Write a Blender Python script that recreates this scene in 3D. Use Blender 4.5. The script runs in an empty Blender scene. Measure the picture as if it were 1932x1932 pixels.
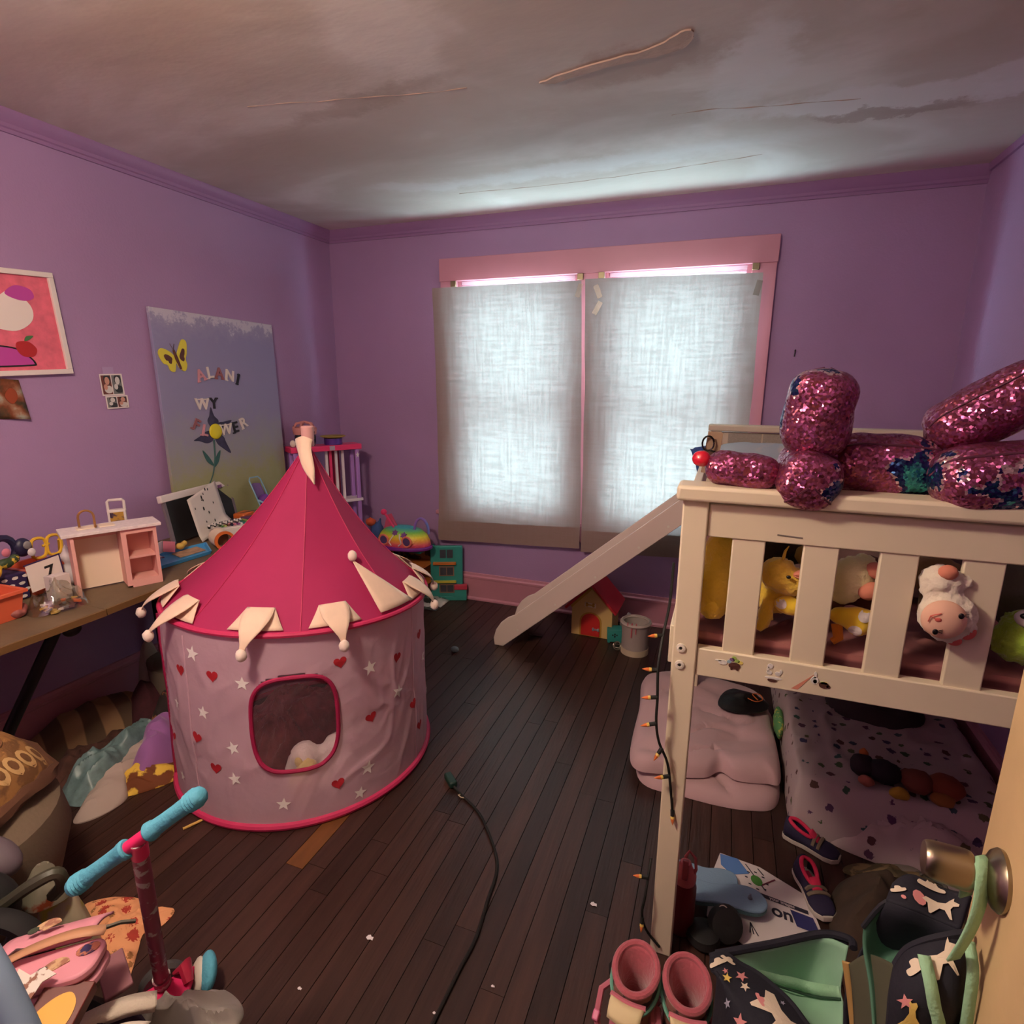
import bpy, bmesh, math, random
from mathutils import Vector, Matrix, Euler, noise
from mathutils.bvhtree import BVHTree
S = bpy.context.scene
COL = S.collection
PI = math.pi
# ---------------------------------------------------------------- camera, world, light
cd = bpy.data.cameras.new('camera'); cam = bpy.data.objects.new('camera', cd); COL.objects.link(cam)
cd.sensor_fit = 'HORIZONTAL'; cd.sensor_width = 36.0; cd.lens = 36.0 * 1076.363 / 1932.0; cd.clip_start = 0.02
cam.location = (2.65257, -3.50979, 1.51942)
def _camrot(yaw, pitch, roll):
    f = Vector((-math.sin(yaw)*math.cos(pitch), math.cos(yaw)*math.cos(pitch), math.sin(pitch)))
    r = Vector((math.cos(yaw), math.sin(yaw), 0)); u = r.cross(f)
    c, s = math.cos(roll), math.sin(roll)
    r, u = c*r + s*u, -s*r + c*u
    return Matrix((r, u, -f)).transposed()
cam.rotation_euler = _camrot(0.35617, -0.225854, 0.0059436).to_euler()
S.camera = cam
S.view_settings.view_transform = 'Standard'; S.view_settings.look = 'None'
S.view_settings.gamma = 1.0; S.view_settings.use_curve_mapping = False
S.view_settings.exposure = 0.0
SKY = 36.0
LAMP = 184.0
w = bpy.data.worlds.new('overcast'); S.world = w; w.use_nodes = True
bgn = w.node_tree.nodes['Background']; bgn.inputs[0].default_value = (0.66, 0.90, 0.98, 1); bgn.inputs[1].default_value = SKY
# daylight portals of the two windows (guide sampling of the sky only)
for px in (1.365, 2.315):
    ld = bpy.data.lights.new('window_portal', 'AREA'); ld.shape = 'RECTANGLE'; ld.size = 0.80; ld.size_y = 1.52
    ld.cycles.is_portal = True
    lo = bpy.data.objects.new('window_portal', ld); lo.location = (px, 0.16, 1.38); lo.rotation_euler = (-PI/2, 0, 0); COL.objects.link(lo)

# ---------------------------------------------------------------- helpers
def lin(c):
    if isinstance(c, str): c = tuple(int(c[i:i+2], 16) for i in (1, 3, 5))
    return tuple((v/255/12.92 if v/255 <= 0.04045 else ((v/255+0.055)/1.055)**2.4) for v in c) + (1,)
_mats = {}
def mat(name, c, rough=0.6, var=0.0, vscale=6.0, c2=None, bump=0.0, bscale=60.0, metal=0.0, sheen=0.0, coat=0.0,
        emit=0.0, trans=0.0, spec=0.5, stretch=(1,1,1), alpha=1.0, rnd=0.0, thr=None, detail=4.0):
    """principled material; colour varied with noise between c and c2; trans mixes in translucency"""
    if name in _mats: return _mats[name]
    m = bpy.data.materials.new(name); _mats[name] = m; m.use_nodes = True
    nt = m.node_tree; N = nt.nodes; L = nt.links; b = N['Principled BSDF']; out = N['Material Output']
    c = lin(c); b.inputs['Base Color'].default_value = c
    b.inputs['Roughness'].default_value = rough; b.inputs['Metallic'].default_value = metal
    b.inputs['Sheen Weight'].default_value = sheen; b.inputs['Coat Weight'].default_value = coat
    b.inputs['Specular IOR Level'].default_value = spec
    if emit: b.inputs['Emission Color'].default_value = c; b.inputs['Emission Strength'].default_value = emit
    tc = N.new('ShaderNodeTexCoord'); mp = N.new('ShaderNodeMapping'); mp.inputs['Scale'].default_value = stretch
    L.new(tc.outputs['Object'], mp.inputs['Vector'])
    csock = None
    if var or c2:
        n = N.new('ShaderNodeTexNoise'); n.inputs['Scale'].default_value = vscale; n.inputs['Detail'].default_value = detail
        L.new(mp.outputs[0], n.inputs['Vector'])
        r = N.new('ShaderNodeValToRGB'); L.new(n.outputs['Fac'], r.inputs[0])
        lo, hi = thr if thr else (0.3, 0.7)
        r.color_ramp.elements[0].position = lo; r.color_ramp.elements[1].position = hi
        if c2: r.color_ramp.elements[0].color = c; r.color_ramp.elements[1].color = lin(c2)
        else:
            r.color_ramp.elements[0].color = tuple(v*(1-var) for v in c[:3])+(1,)
            r.color_ramp.elements[1].color = tuple(min(1, v*(1+var)) for v in c[:3])+(1,)
        csock = r.outputs[0]
    if rnd:
        oi = N.new('ShaderNodeObjectInfo'); mr = N.new('ShaderNodeMapRange'); L.new(oi.outputs['Random'], mr.inputs[0])
        mr.inputs[3].default_value = 1-rnd; mr.inputs[4].default_value = 1+rnd
        mx = N.new('ShaderNodeMix'); mx.data_type = 'RGBA'; mx.blend_type = 'MULTIPLY'; mx.inputs[0].default_value = 1
        if csock: L.new(csock, mx.inputs[6])
        else: mx.inputs[6].default_value = c
        cb = N.new('ShaderNodeCombineColor'); [L.new(mr.outputs[0], cb.inputs[i]) for i in range(3)]
        L.new(cb.outputs[0], mx.inputs[7]); csock = mx.outputs[2]
    if csock: L.new(csock, b.inputs['Base Color'])
    if bump:
        n2 = N.new('ShaderNodeTexNoise'); n2.inputs['Scale'].default_value = bscale; n2.inputs['Detail'].default_value = 3
        L.new(mp.outputs[0], n2.inputs['Vector'])
        bp = N.new('ShaderNodeBump'); bp.inputs['Strength'].default_value = bump; bp.inputs['Distance'].default_value = 0.01
        L.new(n2.outputs['Fac'], bp.inputs['Height']); L.new(bp.outputs[0], b.inputs['Normal'])
    last = b.outputs[0]
    if trans:
        t = N.new('ShaderNodeBsdfTranslucent'); t.inputs[0].default_value = c
        if csock: L.new(csock, t.inputs[0])
        mix = N.new('ShaderNodeMixShader'); mix.inputs[0].default_value = trans
        L.new(last, mix.inputs[1]); L.new(t.outputs[0], mix.inputs[2]); last = mix.outputs[0]
    if alpha < 1:
        t = N.new('ShaderNodeBsdfTransparent'); mix = N.new('ShaderNodeMixShader'); mix.inputs[0].default_value = alpha
        L.new(t.outputs[0], mix.inputs[1]); L.new(last, mix.inputs[2]); last = mix.outputs[0]
    L.new(last, out.inputs[0])
    return m
def glassy(name, c=(255,255,255), gloss=0.10, rough=0.05):
    """clear pane or film: transparent with a little mirror gloss"""
    if name in _mats: return _mats[name]
    m = bpy.data.materials.new(name); _mats[name] = m; m.use_nodes = True
    nt = m.node_tree; N = nt.nodes; L = nt.links; N.remove(N['Principled BSDF'])
    t = N.new('ShaderNodeBsdfTransparent'); t.inputs[0].default_value = lin(c)
    g = N.new('ShaderNodeBsdfGlossy'); g.inputs['Roughness'].default_value = rough
    x = N.new('ShaderNodeMixShader'); x.inputs[0].default_value = gloss
    L.new(t.outputs[0], x.inputs[1]); L.new(g.outputs[0], x.inputs[2]); L.new(x.outputs[0], N['Material Output'].inputs[0])
    return m
def rotm(rx=0, ry=0, rz=0): return Euler((rx, ry, rz)).to_matrix()
class G:
    """collects shapes (world coordinates) into one mesh"""
    def __init__(s): s.v = []; s.f = []
    def add(s, vs, fs):
        o = len(s.v); s.v += [tuple(v) for v in vs]; s.f += [tuple(i+o for i in f) for f in fs]; return s
    def box(s, c, d, r=None):
        x, y, z = d[0]/2, d[1]/2, d[2]/2; c = Vector(c)
        vs = [Vector(p) for p in ((-x,-y,-z),(x,-y,-z),(x,y,-z),(-x,y,-z),(-x,-y,z),(x,-y,z),(x,y,z),(-x,y,z))]
        if r is not None: vs = [r @ v for v in vs]
        return s.add([c+v for v in vs], [(0,3,2,1),(4,5,6,7),(0,1,5,4),(1,2,6,5),(2,3,7,6),(3,0,4,7)])
    def bb(s, x0, x1, y0, y1, z0, z1): return s.box(((x0+x1)/2,(y0+y1)/2,(z0+z1)/2), (x1-x0,y1-y0,z1-z0))
    def tube(s, pts, r, n=8, cap=True, closed=False):
        pts = [Vector(p) for p in pts]; m = len(pts); rs = r if isinstance(r, (list, tuple)) else [r]*m
        vs = []; fs = []; up = None
        for i, p in enumerate(pts):
            if closed: t = pts[(i+1) % m]-pts[i-1]
            else: t = pts[min(i+1, m-1)]-pts[max(i-1, 0)]
            t.normalize()
            if up is None: up = t.orthogonal().normalized()
            else: up = (up - t*up.dot(t)); up = up.normalized() if up.length > 1e-6 else t.orthogonal().normalized()
            b = t.cross(up)
            for k in range(n):
                a = 2*PI*k/n; vs.append(p+(up*math.cos(a)+b*math.sin(a))*rs[i])
        for i in range(m if closed else m-1):
            for k in range(n):
                j = (i+1) % m; fs.append((i*n+k, i*n+(k+1) % n, j*n+(k+1) % n, j*n+k))
        if cap and not closed: fs.append(tuple(range(n))[::-1]); fs.append(tuple((m-1)*n+k for k in range(n)))
        return s.add(vs, fs)
    def lathe(s, prof, c=(0,0,0), n=24, r=None, cap=True):
        c = Vector(c); vs = []; fs = []; m = len(prof)
        for (rad, z) in prof:
            for k in range(n):
                a = 2*PI*k/n; v = Vector((rad*math.cos(a), rad*math.sin(a), z)); vs.append(c+(r @ v if r is not None else v))
        for i in range(m-1):
            for k in range(n): fs.append((i*n+k, i*n+(k+1) % n, (i+1)*n+(k+1) % n, (i+1)*n+k))
        if cap: fs.append(tuple(range(n))[::-1]); fs.append(tuple((m-1)*n+k for k in range(n)))
        return s.add(vs, fs)
    def ell(s, c, d, r=None, n=16, m=10):
        if not isinstance(d, (tuple, list)): d = (d, d, d)
        c = Vector(c); vs = [Vector((0,0,-1))]; fs = []
        for i in range(1, m):
            t = PI*i/m-PI/2
            for k in range(n): a = 2*PI*k/n; vs.append(Vector((math.cos(t)*math.cos(a), math.cos(t)*math.sin(a), math.sin(t))))
        vs.append(Vector((0,0,1))); e = len(vs)-1
        for k in range(n): fs.append((0, 1+(k+1) % n, 1+k)); fs.append((e, e-n+k, e-n+(k+1) % n))
        for i in range(m-2):
            for k in range(n): a = 1+i*n; fs.append((a+k, a+(k+1) % n, a+n+(k+1) % n, a+n+k))
        out = []
        for v in vs:
            q = Vector((v.x*d[0], v.y*d[1], v.z*d[2])); out.append(c+(r @ q if r is not None else q))
        return s.add(out, fs)
    def prism(s, poly, o, u, v, th):
        """extrude 2-D polygon (u,v axes at origin o) by th along u x v"""
        o, u, v = Vector(o), Vector(u), Vector(v); w_ = u.cross(v).normalized()*th; n = len(poly)
        a = [o+u*p[0]+v*p[1] for p in poly]
        return s.add(a+[q+w_ for q in a], [tuple(range(n))[::-1], tuple(range(n, 2*n))]+[(i, (i+1) % n, n+(i+1) % n, n+i) for i in range(n)])
    def grid(s, fn, nu, nv, wrap=False):
        vs = [fn(i/nu, j/nv) for j in range(nv+1) for i in range(nu if wrap else nu+1)]; k = nu if wrap else nu+1
        fs = [(j*k+i, j*k+(i+1) % k, (j+1)*k+(i+1) % k, (j+1)*k+i) for j in range(nv) for i in range(nu)]
        return s.add(vs, fs)
    def patch(s, outline, zf, rings=14, sub=6, bottom=None):
        """closed star-shaped patch: outline of (x,y), zf(x,y,r) height, flat underside at bottom"""
        pts = spline(outline, sub); n = len(pts)
        cx = sum(p[0] for p in pts)/n; cy = sum(p[1] for p in pts)/n
        vs = [(cx, cy, zf(cx, cy, 0))]; fs = []
        for i in range(1, rings+1):
            r = i/rings
            for p in pts:
                x, y = cx+(p[0]-cx)*r, cy+(p[1]-cy)*r; vs.append((x, y, zf(x, y, r)))
        for k in range(n): fs.append((0, 1+k, 1+(k+1) % n))
        for i in range(rings-1):
            a = 1+i*n
            for k in range(n): fs.append((a+k, a+n+k, a+n+(k+1) % n, a+(k+1) % n))
        a = 1+(rings-1)*n
        if bottom is not None:
            o = len(vs)
            for p in pts: vs.append((p[0], p[1], bottom))
            for k in range(n): fs.append((a+k, o+k, o+(k+1) % n, a+(k+1) % n))
            fs.append(tuple(o+k for k in range(n))[::-1])
        return s.add(vs, fs)
    def jitter(s, amp, sc, seed=0):
        off = Vector((seed*7.3, seed*3.1, seed*1.7))
        s.v = [tuple(Vector(p)+noise.noise_vector(Vector(p)*sc+off)*amp) for p in s.v]; return s
def spline(pts, sub=6, closed=True):
    """Catmull-Rom through points of any dimension"""
    n = len(pts); out = []
    for i in range(n if closed else n-1):
        g = (lambda k: pts[k % n]) if closed else (lambda k: pts[min(max(k, 0), n-1)])
        a, b, c, d = g(i-1), g(i), g(i+1), g(i+2)
        for j in range(sub):
            t = j/sub
            out.append(tuple(0.5*((2*q)+(r-p)*t+(2*p-5*q+4*r-u)*t*t+(3*q-p-3*r+u)*t**3) for p, q, r, u in zip(a, b, c, d)))
    if not closed: out.append(tuple(pts[-1]))
    return out
def wloc(o):
    v = Vector((0,0,0))
    while o is not None: v += o.location; o = o.parent
    return v
def obj(name, g, m, parent=None, smooth=True, bevel=0.0, sub=0, solid=0.0, seg=2, angle=40, loc=None):
    base = wloc(parent) if parent else Vector(loc or (0,0,0))
    me = bpy.data.meshes.new(name); me.from_pydata([tuple(Vector(v)-base) for v in g.v], [], g.f); me.update()
    bm = bmesh.new(); bm.from_mesh(me); bmesh.ops.recalc_face_normals(bm, faces=bm.faces); bm.to_mesh(me); bm.free()
    if m: me.materials.append(m)
    if smooth: me.polygons.foreach_set('use_smooth', [True]*len(me.polygons)); me.set_sharp_from_angle(angle=math.radians(angle))
    o = bpy.data.objects.new(name, me); COL.objects.link(o)
    if parent: o.parent = parent
    else: o.location = base
    if solid: md = o.modifiers.new('solid', 'SOLIDIFY'); md.thickness = solid; md.offset = 0
    if bevel: md = o.modifiers.new('bevel', 'BEVEL'); md.width = bevel; md.segments = seg; md.limit_method = 'ANGLE'; md.harden_normals = False
    if sub: md = o.modifiers.new('sub', 'SUBSURF'); md.levels = sub; md.render_levels = sub
    return o
def tag(o, label=None, cat=None, group=None, kind=None):
    if label: o['label'] = label
    if cat: o['category'] = cat
    if group: o['group'] = group
    if kind: o['kind'] = kind
    return o
def thing(name, label, cat, loc=(0,0,0), group=None):
    o = bpy.data.objects.new(name, None); o.empty_display_size = 0.05; COL.objects.link(o); o.location = loc
    return tag(o, label, cat, group)
def single(name, label, cat, g, m, loc, group=None, **k):
    o = obj(name, g, m, None, loc=loc, **k); return tag(o, label, cat, group)
def struct(name, label, cat, g, m, **k): return tag(obj(name, g, m, None, **k), label, cat, None, 'structure')
def copy_tree(o, parent=None, loc=None):
    c = o.copy(); COL.objects.link(c)
    if parent: c.parent = parent
    if loc: c.location = loc
    for ch in list(o.children): copy_tree(ch, c)
    return c
def remesh(o, vox=0.012, smooth=4, disp=0.0, dsc=60.0):
    """fuse the shapes of o into one continuous skin (voxel remesh), then fuzz it"""
    md = o.modifiers.new('r', 'REMESH'); md.mode = 'VOXEL'; md.voxel_size = vox; md.use_smooth_shade = True
    if smooth: ms = o.modifiers.new('s', 'SMOOTH'); ms.iterations = smooth; ms.factor = 0.5
    dg = bpy.context.evaluated_depsgraph_get(); dg.update()
    me = bpy.data.meshes.new_from_object(o.evaluated_get(dg)); old = o.data; o.modifiers.clear(); o.data = me
    if disp:
        ns = [v.normal.copy() for v in me.vertices]
        for v, n in zip(me.vertices, ns): v.co += n*(noise.noise(v.co*dsc)*disp)
    me.polygons.foreach_set('use_smooth', [True]*len(me.polygons)); me.update()
    return o
def ridged(x, y, z=0.0, f=8.0):
    return 1.0-abs(noise.noise(Vector((x*f, y*f, z*f))))*2.0
def folds(x, y, f, seed, ang=0.0, st=3.0):
    """cloth creases running mostly along direction ang: sharp ridges with flat valleys"""
    c, s = math.cos(ang), math.sin(ang)
    q = noise.noise_vector(Vector((x*f*0.6, y*f*0.6, seed)))*0.5
    a = (x*c+y*s)/st*f+q.x; b = (-x*s+y*c)*f+q.y
    r1 = max(0.0, 1-abs(noise.noise(Vector((a, b, seed*3.7))))*3.4)
    r2 = max(0.0, 1-abs(noise.noise(Vector((a*1.9+5, b*1.6, seed*2.1))))*3.6)
    return r1**1.4+0.45*r2**1.3-0.45+0.5*noise.noise(Vector((x*f*0.7, y*f*0.7, seed*1.3)))
def heap(h, amp, f, seed, base=0.0, p=2.5, ang=0.0, st=2.5, edge=0.004):
    def zf(x, y, r):
        k = max(0.0, 1-r**p)
        return base+edge+h*k+amp*folds(x, y, f, seed, ang, st)*min(1, (1-r)*4.0+0.15)
    def z2(x, y, r): return max(base+0.002, zf(x, y, r))
    return z2
def star2(r, n=5, k=0.42, rot=PI/2): return [(r*(1 if i % 2 == 0 else k)*math.cos(rot+i*PI/n), r*(1 if i % 2 == 0 else k)*math.sin(rot+i*PI/n)) for i in range(2*n)]
def heart2(r):
    out = []
    for i in range(20):
        t = 2*PI*i/20; out.append((r*16*math.sin(t)**3/17, r*(13*math.cos(t)-5*math.cos(2*t)-2*math.cos(3*t)-math.cos(4*t))/17))
    return out
def ring2(r, n=16, a=1.0): return [(r*math.cos(2*PI*i/n), r*a*math.sin(2*PI*i/n)) for i in range(n)]
def bvh_of(o):
    dg = bpy.context.evaluated_depsgraph_get(); dg.update(); e = o.evaluated_get(dg); me = e.to_mesh()
    b = wloc(o); t = BVHTree.FromPolygons([v.co+b for v in me.vertices], [tuple(q.vertices) for q in me.polygons]); e.to_mesh_clear(); return t
def dense(poly, k=3):
    out = []; n = len(poly)
    for i in range(n):
        a, b = poly[i], poly[(i+1) % n]
        for j in range(k): out.append((a[0]+(b[0]-a[0])*j/k, a[1]+(b[1]-a[1])*j/k))
    return out
def decal(g, tree, poly, o, n, up=(0,0,1), off=0.0015, k=2, rings=3):
    """flat print laid onto a surface: polygon projected along -n onto the mesh"""
    n = Vector(n).normalized(); u = Vector(up).cross(n)
    if u.length < 1e-4: u = Vector((1,0,0))
    u.normalize(); v = n.cross(u); o = Vector(o); pts = dense(poly, k); m = len(pts)
    cx = sum(q[0] for q in pts)/m; cy = sum(q[1] for q in pts)/m; vs = []
    def prj(a, b):
        q = o+u*a+v*b+n*0.25; h = tree.ray_cast(q, -n, 0.6)
        return (h[0]+n*off) if h[0] is not None else None
    c = prj(cx, cy)
    if c is None: return False
    vs.append(c)
    for r in range(1, rings+1):
        for q in pts:
            h = prj(cx+(q[0]-cx)*r/rings, cy+(q[1]-cy)*r/rings)
            if h is None or abs((h-c).dot(n)) > 0.08: h = c
            vs.append(h)
    fs = [(0, 1+i, 1+(i+1) % m) for i in range(m)]
    for r in range(rings-1):
        a = 1+r*m; fs += [(a+i, a+m+i, a+m+(i+1) % m, a+(i+1) % m) for i in range(m)]
    g.add(vs, fs); return True
_font = None
def text_mesh(txt, size, ext=0.002):
    cu = bpy.data.curves.new('t', 'FONT'); cu.body = txt; cu.size = size; cu.extrude = ext; cu.offset = size*0.022; cu.align_x = 'CENTER'; cu.align_y = 'CENTER'
    o = bpy.data.objects.new('t', cu); COL.objects.link(o); dg = bpy.context.evaluated_depsgraph_get(); dg.update()
    me = bpy.data.meshes.new_from_object(o.evaluated_get(dg)); vs = [v.co.copy() for v in me.vertices]; fs = [tuple(q.vertices) for q in me.polygons]
    bpy.data.objects.remove(o); bpy.data.curves.remove(cu); bpy.data.meshes.remove(me); return vs, fs
def put_text(g, txt, size, o, u, v, ext=0.002):
    vs, fs = text_mesh(txt, size, ext); o, u, v = Vector(o), Vector(u).normalized(), Vector(v).normalized(); w_ = u.cross(v)
    g.add([o+u*p.x+v*p.y+w_*p.z for p in vs], fs)
# ---------------------------------------------------------------- room shell
W, H, YB = 3.692, 2.5, -3.78
M_wall = mat('purple_paint', (167,134,176), 0.55, var=0.06, vscale=1.2, bump=0.12, bscale=90)
M_trimp = mat('purple_trim_paint', (152,114,158), 0.5, bump=0.1, bscale=40)
M_pink = mat('pink_gloss_paint', (200,138,154), 0.4, var=0.05, vscale=3, bump=0.08, bscale=30)
M_sub = mat('subfloor', (20,13,11), 0.8)
def ceiling_mat():
    m = mat('ceiling_plaster', (204,193,184), 0.75); nt = m.node_tree; N = nt.nodes; L = nt.links; b = N['Principled BSDF']
    tc = N.new('ShaderNodeTexCoord'); mp = N.new('ShaderNodeMapping'); mp.inputs['Rotation'].default_value = (0,0,0.25); mp.inputs['Scale'].default_value = (0.6,1.1,1)
    L.new(tc.outputs['Object'], mp.inputs[0])
    n = N.new('ShaderNodeTexNoise'); n.inputs['Scale'].default_value = 1.6; n.inputs['Detail'].default_value = 5; n.inputs['Distortion'].default_value = 0.6; L.new(mp.outputs[0], n.inputs[0])
    r = N.new('ShaderNodeValToRGB'); L.new(n.outputs[0], r.inputs[0]); e = r.color_ramp.elements
    e[0].position = 0.36; e[0].color = lin((196,182,172)); e[1].position = 0.62; e[1].color = lin((224,216,210))
    k = r.color_ramp.elements.new(0.5); k.color = lin((204,193,184))
    cs = r.outputs[0]
    nf = N.new('ShaderNodeTexNoise'); nf.inputs['Scale'].default_value = 5.5; nf.inputs['Detail'].default_value = 8; nf.inputs['Roughness'].default_value = 0.7; L.new(tc.outputs['Object'], nf.inputs[0])
    dsp = N.new('ShaderNodeVectorMath'); dsp.operation = 'MULTIPLY_ADD'; L.new(nf.outputs['Color'], dsp.inputs[0]); dsp.inputs[1].default_value = (0.30,0.30,0); L.new(tc.outputs['Object'], dsp.inputs[2])
    # smears of skim coat and old stains: (centre, half-lengths, angle, colour, strength, softness)
    for cx, cy, hx, hy, an, c_, st, sf in ((2.62,-1.25,0.13,0.36,0.25,(228,224,222),0.8,0.45),(3.08,-0.90,0.52,0.11,0.12,(226,220,218),0.8,0.35),(3.45,-0.92,0.12,0.16,0.0,(226,220,218),0.7,0.2),(1.95,-0.62,0.95,0.10,-0.05,(230,228,228),0.55,0.7),(1.05,-0.62,0.30,0.07,0.2,(222,216,214),0.5,0.5),
        (2.30,-1.42,0.28,0.10,-0.2,(160,128,112),0.55,0.5),(3.12,-0.78,0.30,0.05,0.1,(160,136,126),0.6,0.3),(1.3,-1.50,0.45,0.07,-0.15,(166,146,134),0.5,0.6),(0.9,-1.2,0.5,0.25,0.4,(170,150,138),0.35,0.9),(2.05,-1.0,0.6,0.22,-0.1,(164,146,138),0.45,0.8),(3.2,-1.5,0.35,0.4,0.3,(176,150,128),0.5,0.8),(1.3,-2.2,0.6,0.3,-0.3,(186,158,136),0.4,0.9)):
        sb = N.new('ShaderNodeVectorMath'); sb.operation = 'SUBTRACT'; L.new(dsp.outputs[0], sb.inputs[0]); sb.inputs[1].default_value = (cx+0.15, cy+0.15, H)
        mq = N.new('ShaderNodeMapping'); mq.vector_type = 'TEXTURE'; mq.inputs['Rotation'].default_value = (0,0,an); mq.inputs['Scale'].default_value = (hx,hy,1); L.new(sb.outputs[0], mq.inputs[0])
        ln = N.new('ShaderNodeVectorMath'); ln.operation = 'LENGTH'; L.new(mq.outputs[0], ln.inputs[0])
        mk = N.new('ShaderNodeMapRange'); mk.interpolation_type = 'SMOOTHSTEP'; L.new(ln.outputs['Value'], mk.inputs[0]); mk.inputs[1].default_value = 1-sf; mk.inputs[2].default_value = 1+sf*0.5; mk.inputs[3].default_value = st; mk.inputs[4].default_value = 0
        mx = N.new('ShaderNodeMix'); mx.data_type = 'RGBA'; L.new(mk.outputs[0], mx.inputs[0]); L.new(cs, mx.inputs[6]); mx.inputs[7].default_value = lin(c_); cs = mx.outputs[2]
    L.new(cs, b.inputs['Base Color'])
    n2 = N.new('ShaderNodeTexNoise'); n2.inputs['Scale'].default_value = 7; n2.inputs['Detail'].default_value = 4; L.new(mp.outputs[0], n2.inputs[0])
    bp = N.new('ShaderNodeBump'); bp.inputs['Strength'].default_value = 0.25; bp.inputs['Distance'].default_value = 0.02; L.new(n2.outputs[0], bp.inputs['Height']); L.new(bp.outputs[0], b.inputs['Normal'])
    return m
M_ceil = ceiling_mat()
floor = struct('floor', 'dark worn brown wood plank floor of the bedroom', 'floor', G().bb(-0.02, W+0.02, YB-0.1, 0.02, -0.08, -0.017), M_sub, smooth=False)
# planks: each board is a part of the floor
M_plank = mat('old_floor_board', (58,37,31), 0.38, var=0.32, vscale=9, stretch=(3.0,0.35,1), rnd=0.32, bump=0.15, bscale=45, spec=0.45)
M_plank2 = mat('amber_floor_board', (108,66,32), 0.45, var=0.2, vscale=9, stretch=(3,0.35,1), rnd=0.1)
pw = 0.0674
pm = obj('plank', G().box((0,0,-0.0075), (pw-0.0022, 1.0, 0.015)), M_plank, smooth=False); pmesh = pm.data; bpy.data.objects.remove(pm)
pm2 = pmesh.copy(); pm2.materials[0] = M_plank2
random.seed(5)
def plank(x, ya, yb, me=pmesh):
    o = bpy.data.objects.new('plank', me); COL.objects.link(o); o.parent = floor
    o.location = (x, (ya+yb)/2, random.uniform(-0.0008, 0)); o.scale = (1, (yb-ya)-0.0015, 1); return o
i = 0
x = 1.977-29.5*pw+pw*0
while x < W:
    if x > -0.03:
        if abs(x-(1.977-7.5*pw)) < 0.01:
            plank(x, YB, -2.32); plank(x, -2.32, -1.95, pm2); plank(x, -1.95, 0)
        else:
            y = YB; first = random.uniform(0.5, 1.9)
            while y < -0.001:
                e = min(0.0, y+first); e = 0.0 if e > -0.4 else e
                plank(x, y, e); y = e; first = random.uniform(1.1, 2.2)
    x += pw
ceil = struct('ceiling', 'stained patched beige plaster ceiling', 'ceiling', G().bb(-0.1, W+0.1, YB-0.1, 0.12, H, H+0.08), M_ceil, smooth=False)
M_patch = mat('bare_plaster_patch', (190,164,148), 0.8, var=0.1, vscale=12, bump=0.4, bscale=40)
M_smear = mat('white_skim_plaster', (226,220,216), 0.7, var=0.08, vscale=9, bump=0.4, bscale=30)
g = G(); pl = spline([(1.97,-1.425),(2.15,-1.475),(2.33,-1.50),(2.44,-1.56),(2.47,-1.53),(2.45,-1.485),(2.38,-1.46),(2.2,-1.445),(2.02,-1.41)], 5)
g.add([(p[0], p[1], H-0.0045) for p in pl]+[(p[0], p[1], H+0.001) for p in pl], [tuple(range(len(pl)))]+[(i, (i+1) % len(pl), len(pl)+(i+1) % len(pl), len(pl)+i) for i in range(len(pl))])
g.v = [(a+noise.noise(Vector((a*40,b*40,1)))*.012, b+noise.noise(Vector((a*40,b*40,7)))*.010, z) for a, b, z in g.v]; obj('peeling_plaster', g, M_patch, ceil)['label'] = 'tan strip of peeling plaster'
for seam in ([(0.9,-1.62),(1.2,-1.56),(1.5,-1.5),(1.72,-1.47)], [(2.36,-1.02),(2.5,-1.02),(2.7,-0.98),(3.0,-0.93)], [(1.2,-0.45),(1.8,-0.42),(2.4,-0.46),(2.7,-0.5)]):
    obj('plaster_seam', G().tube([(a, b, H+0.0012+0.001*math.sin(a*40)) for a, b in [(p[0], p[1]+0.012*noise.noise(Vector((p[0]*9,3,1)))) for p in spline(seam, 8, False)]], 0.0026, 6), M_patch, ceil)
# walls
struct('wall_left', 'purple painted wall on the left', 'wall', G().bb(-0.1, 0, YB-0.1, 0.12, -0.02, H), M_wall, smooth=False)
struct('wall_right', 'purple painted wall on the right behind the bed', 'wall', G().bb(W, W+0.1, YB-0.1, 0.12, -0.02, H), M_wall, smooth=False)
g = G().bb(-0.1, 2.10, YB-0.1, YB, -0.02, H).bb(3.0, W+0.1, YB-0.1, YB, -0.02, H).bb(2.10, 3.0, YB-0.1, YB, 2.08, H)
struct('wall_back', 'purple wall with the doorway behind the viewer', 'wall', g, M_wall, smooth=False)
M_hall = mat('hall_paint', (200,185,165), 0.7)
struct('wall_hall', 'cream hallway walls beyond the doorway', 'wall', G().bb(1.2, 3.9, YB-1.3, YB-1.2, -0.02, H).bb(1.1, 1.2, YB-1.3, YB-0.1, -0.02, H).bb(3.8, 3.9, YB-1.3, YB-0.1, -0.02, H).bb(1.1, 3.9, YB-1.3, YB-0.1, H, H+0.08).bb(1.1, 3.9, YB-1.3, YB-0.1, -0.1, -0.02), M_hall, smooth=False)
WX = ((0.97, 1.76), (1.92, 2.71)); WZ0, WZ1 = 0.62, 2.155
g = G().bb(-0.1, WX[0][0], 0, 0.12, -0.02, H).bb(WX[0][1], WX[1][0], 0, 0.12, WZ0, WZ1).bb(WX[1][1], W+0.1, 0, 0.12, -0.02, H)
g.bb(WX[0][0], WX[1][1], 0, 0.12, -0.02, WZ0).bb(WX[0][0], WX[1][1], 0, 0.12, WZ1, H)
struct('wall_window', 'purple painted wall around the two windows', 'wall', g, M_wall, smooth=False)
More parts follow.
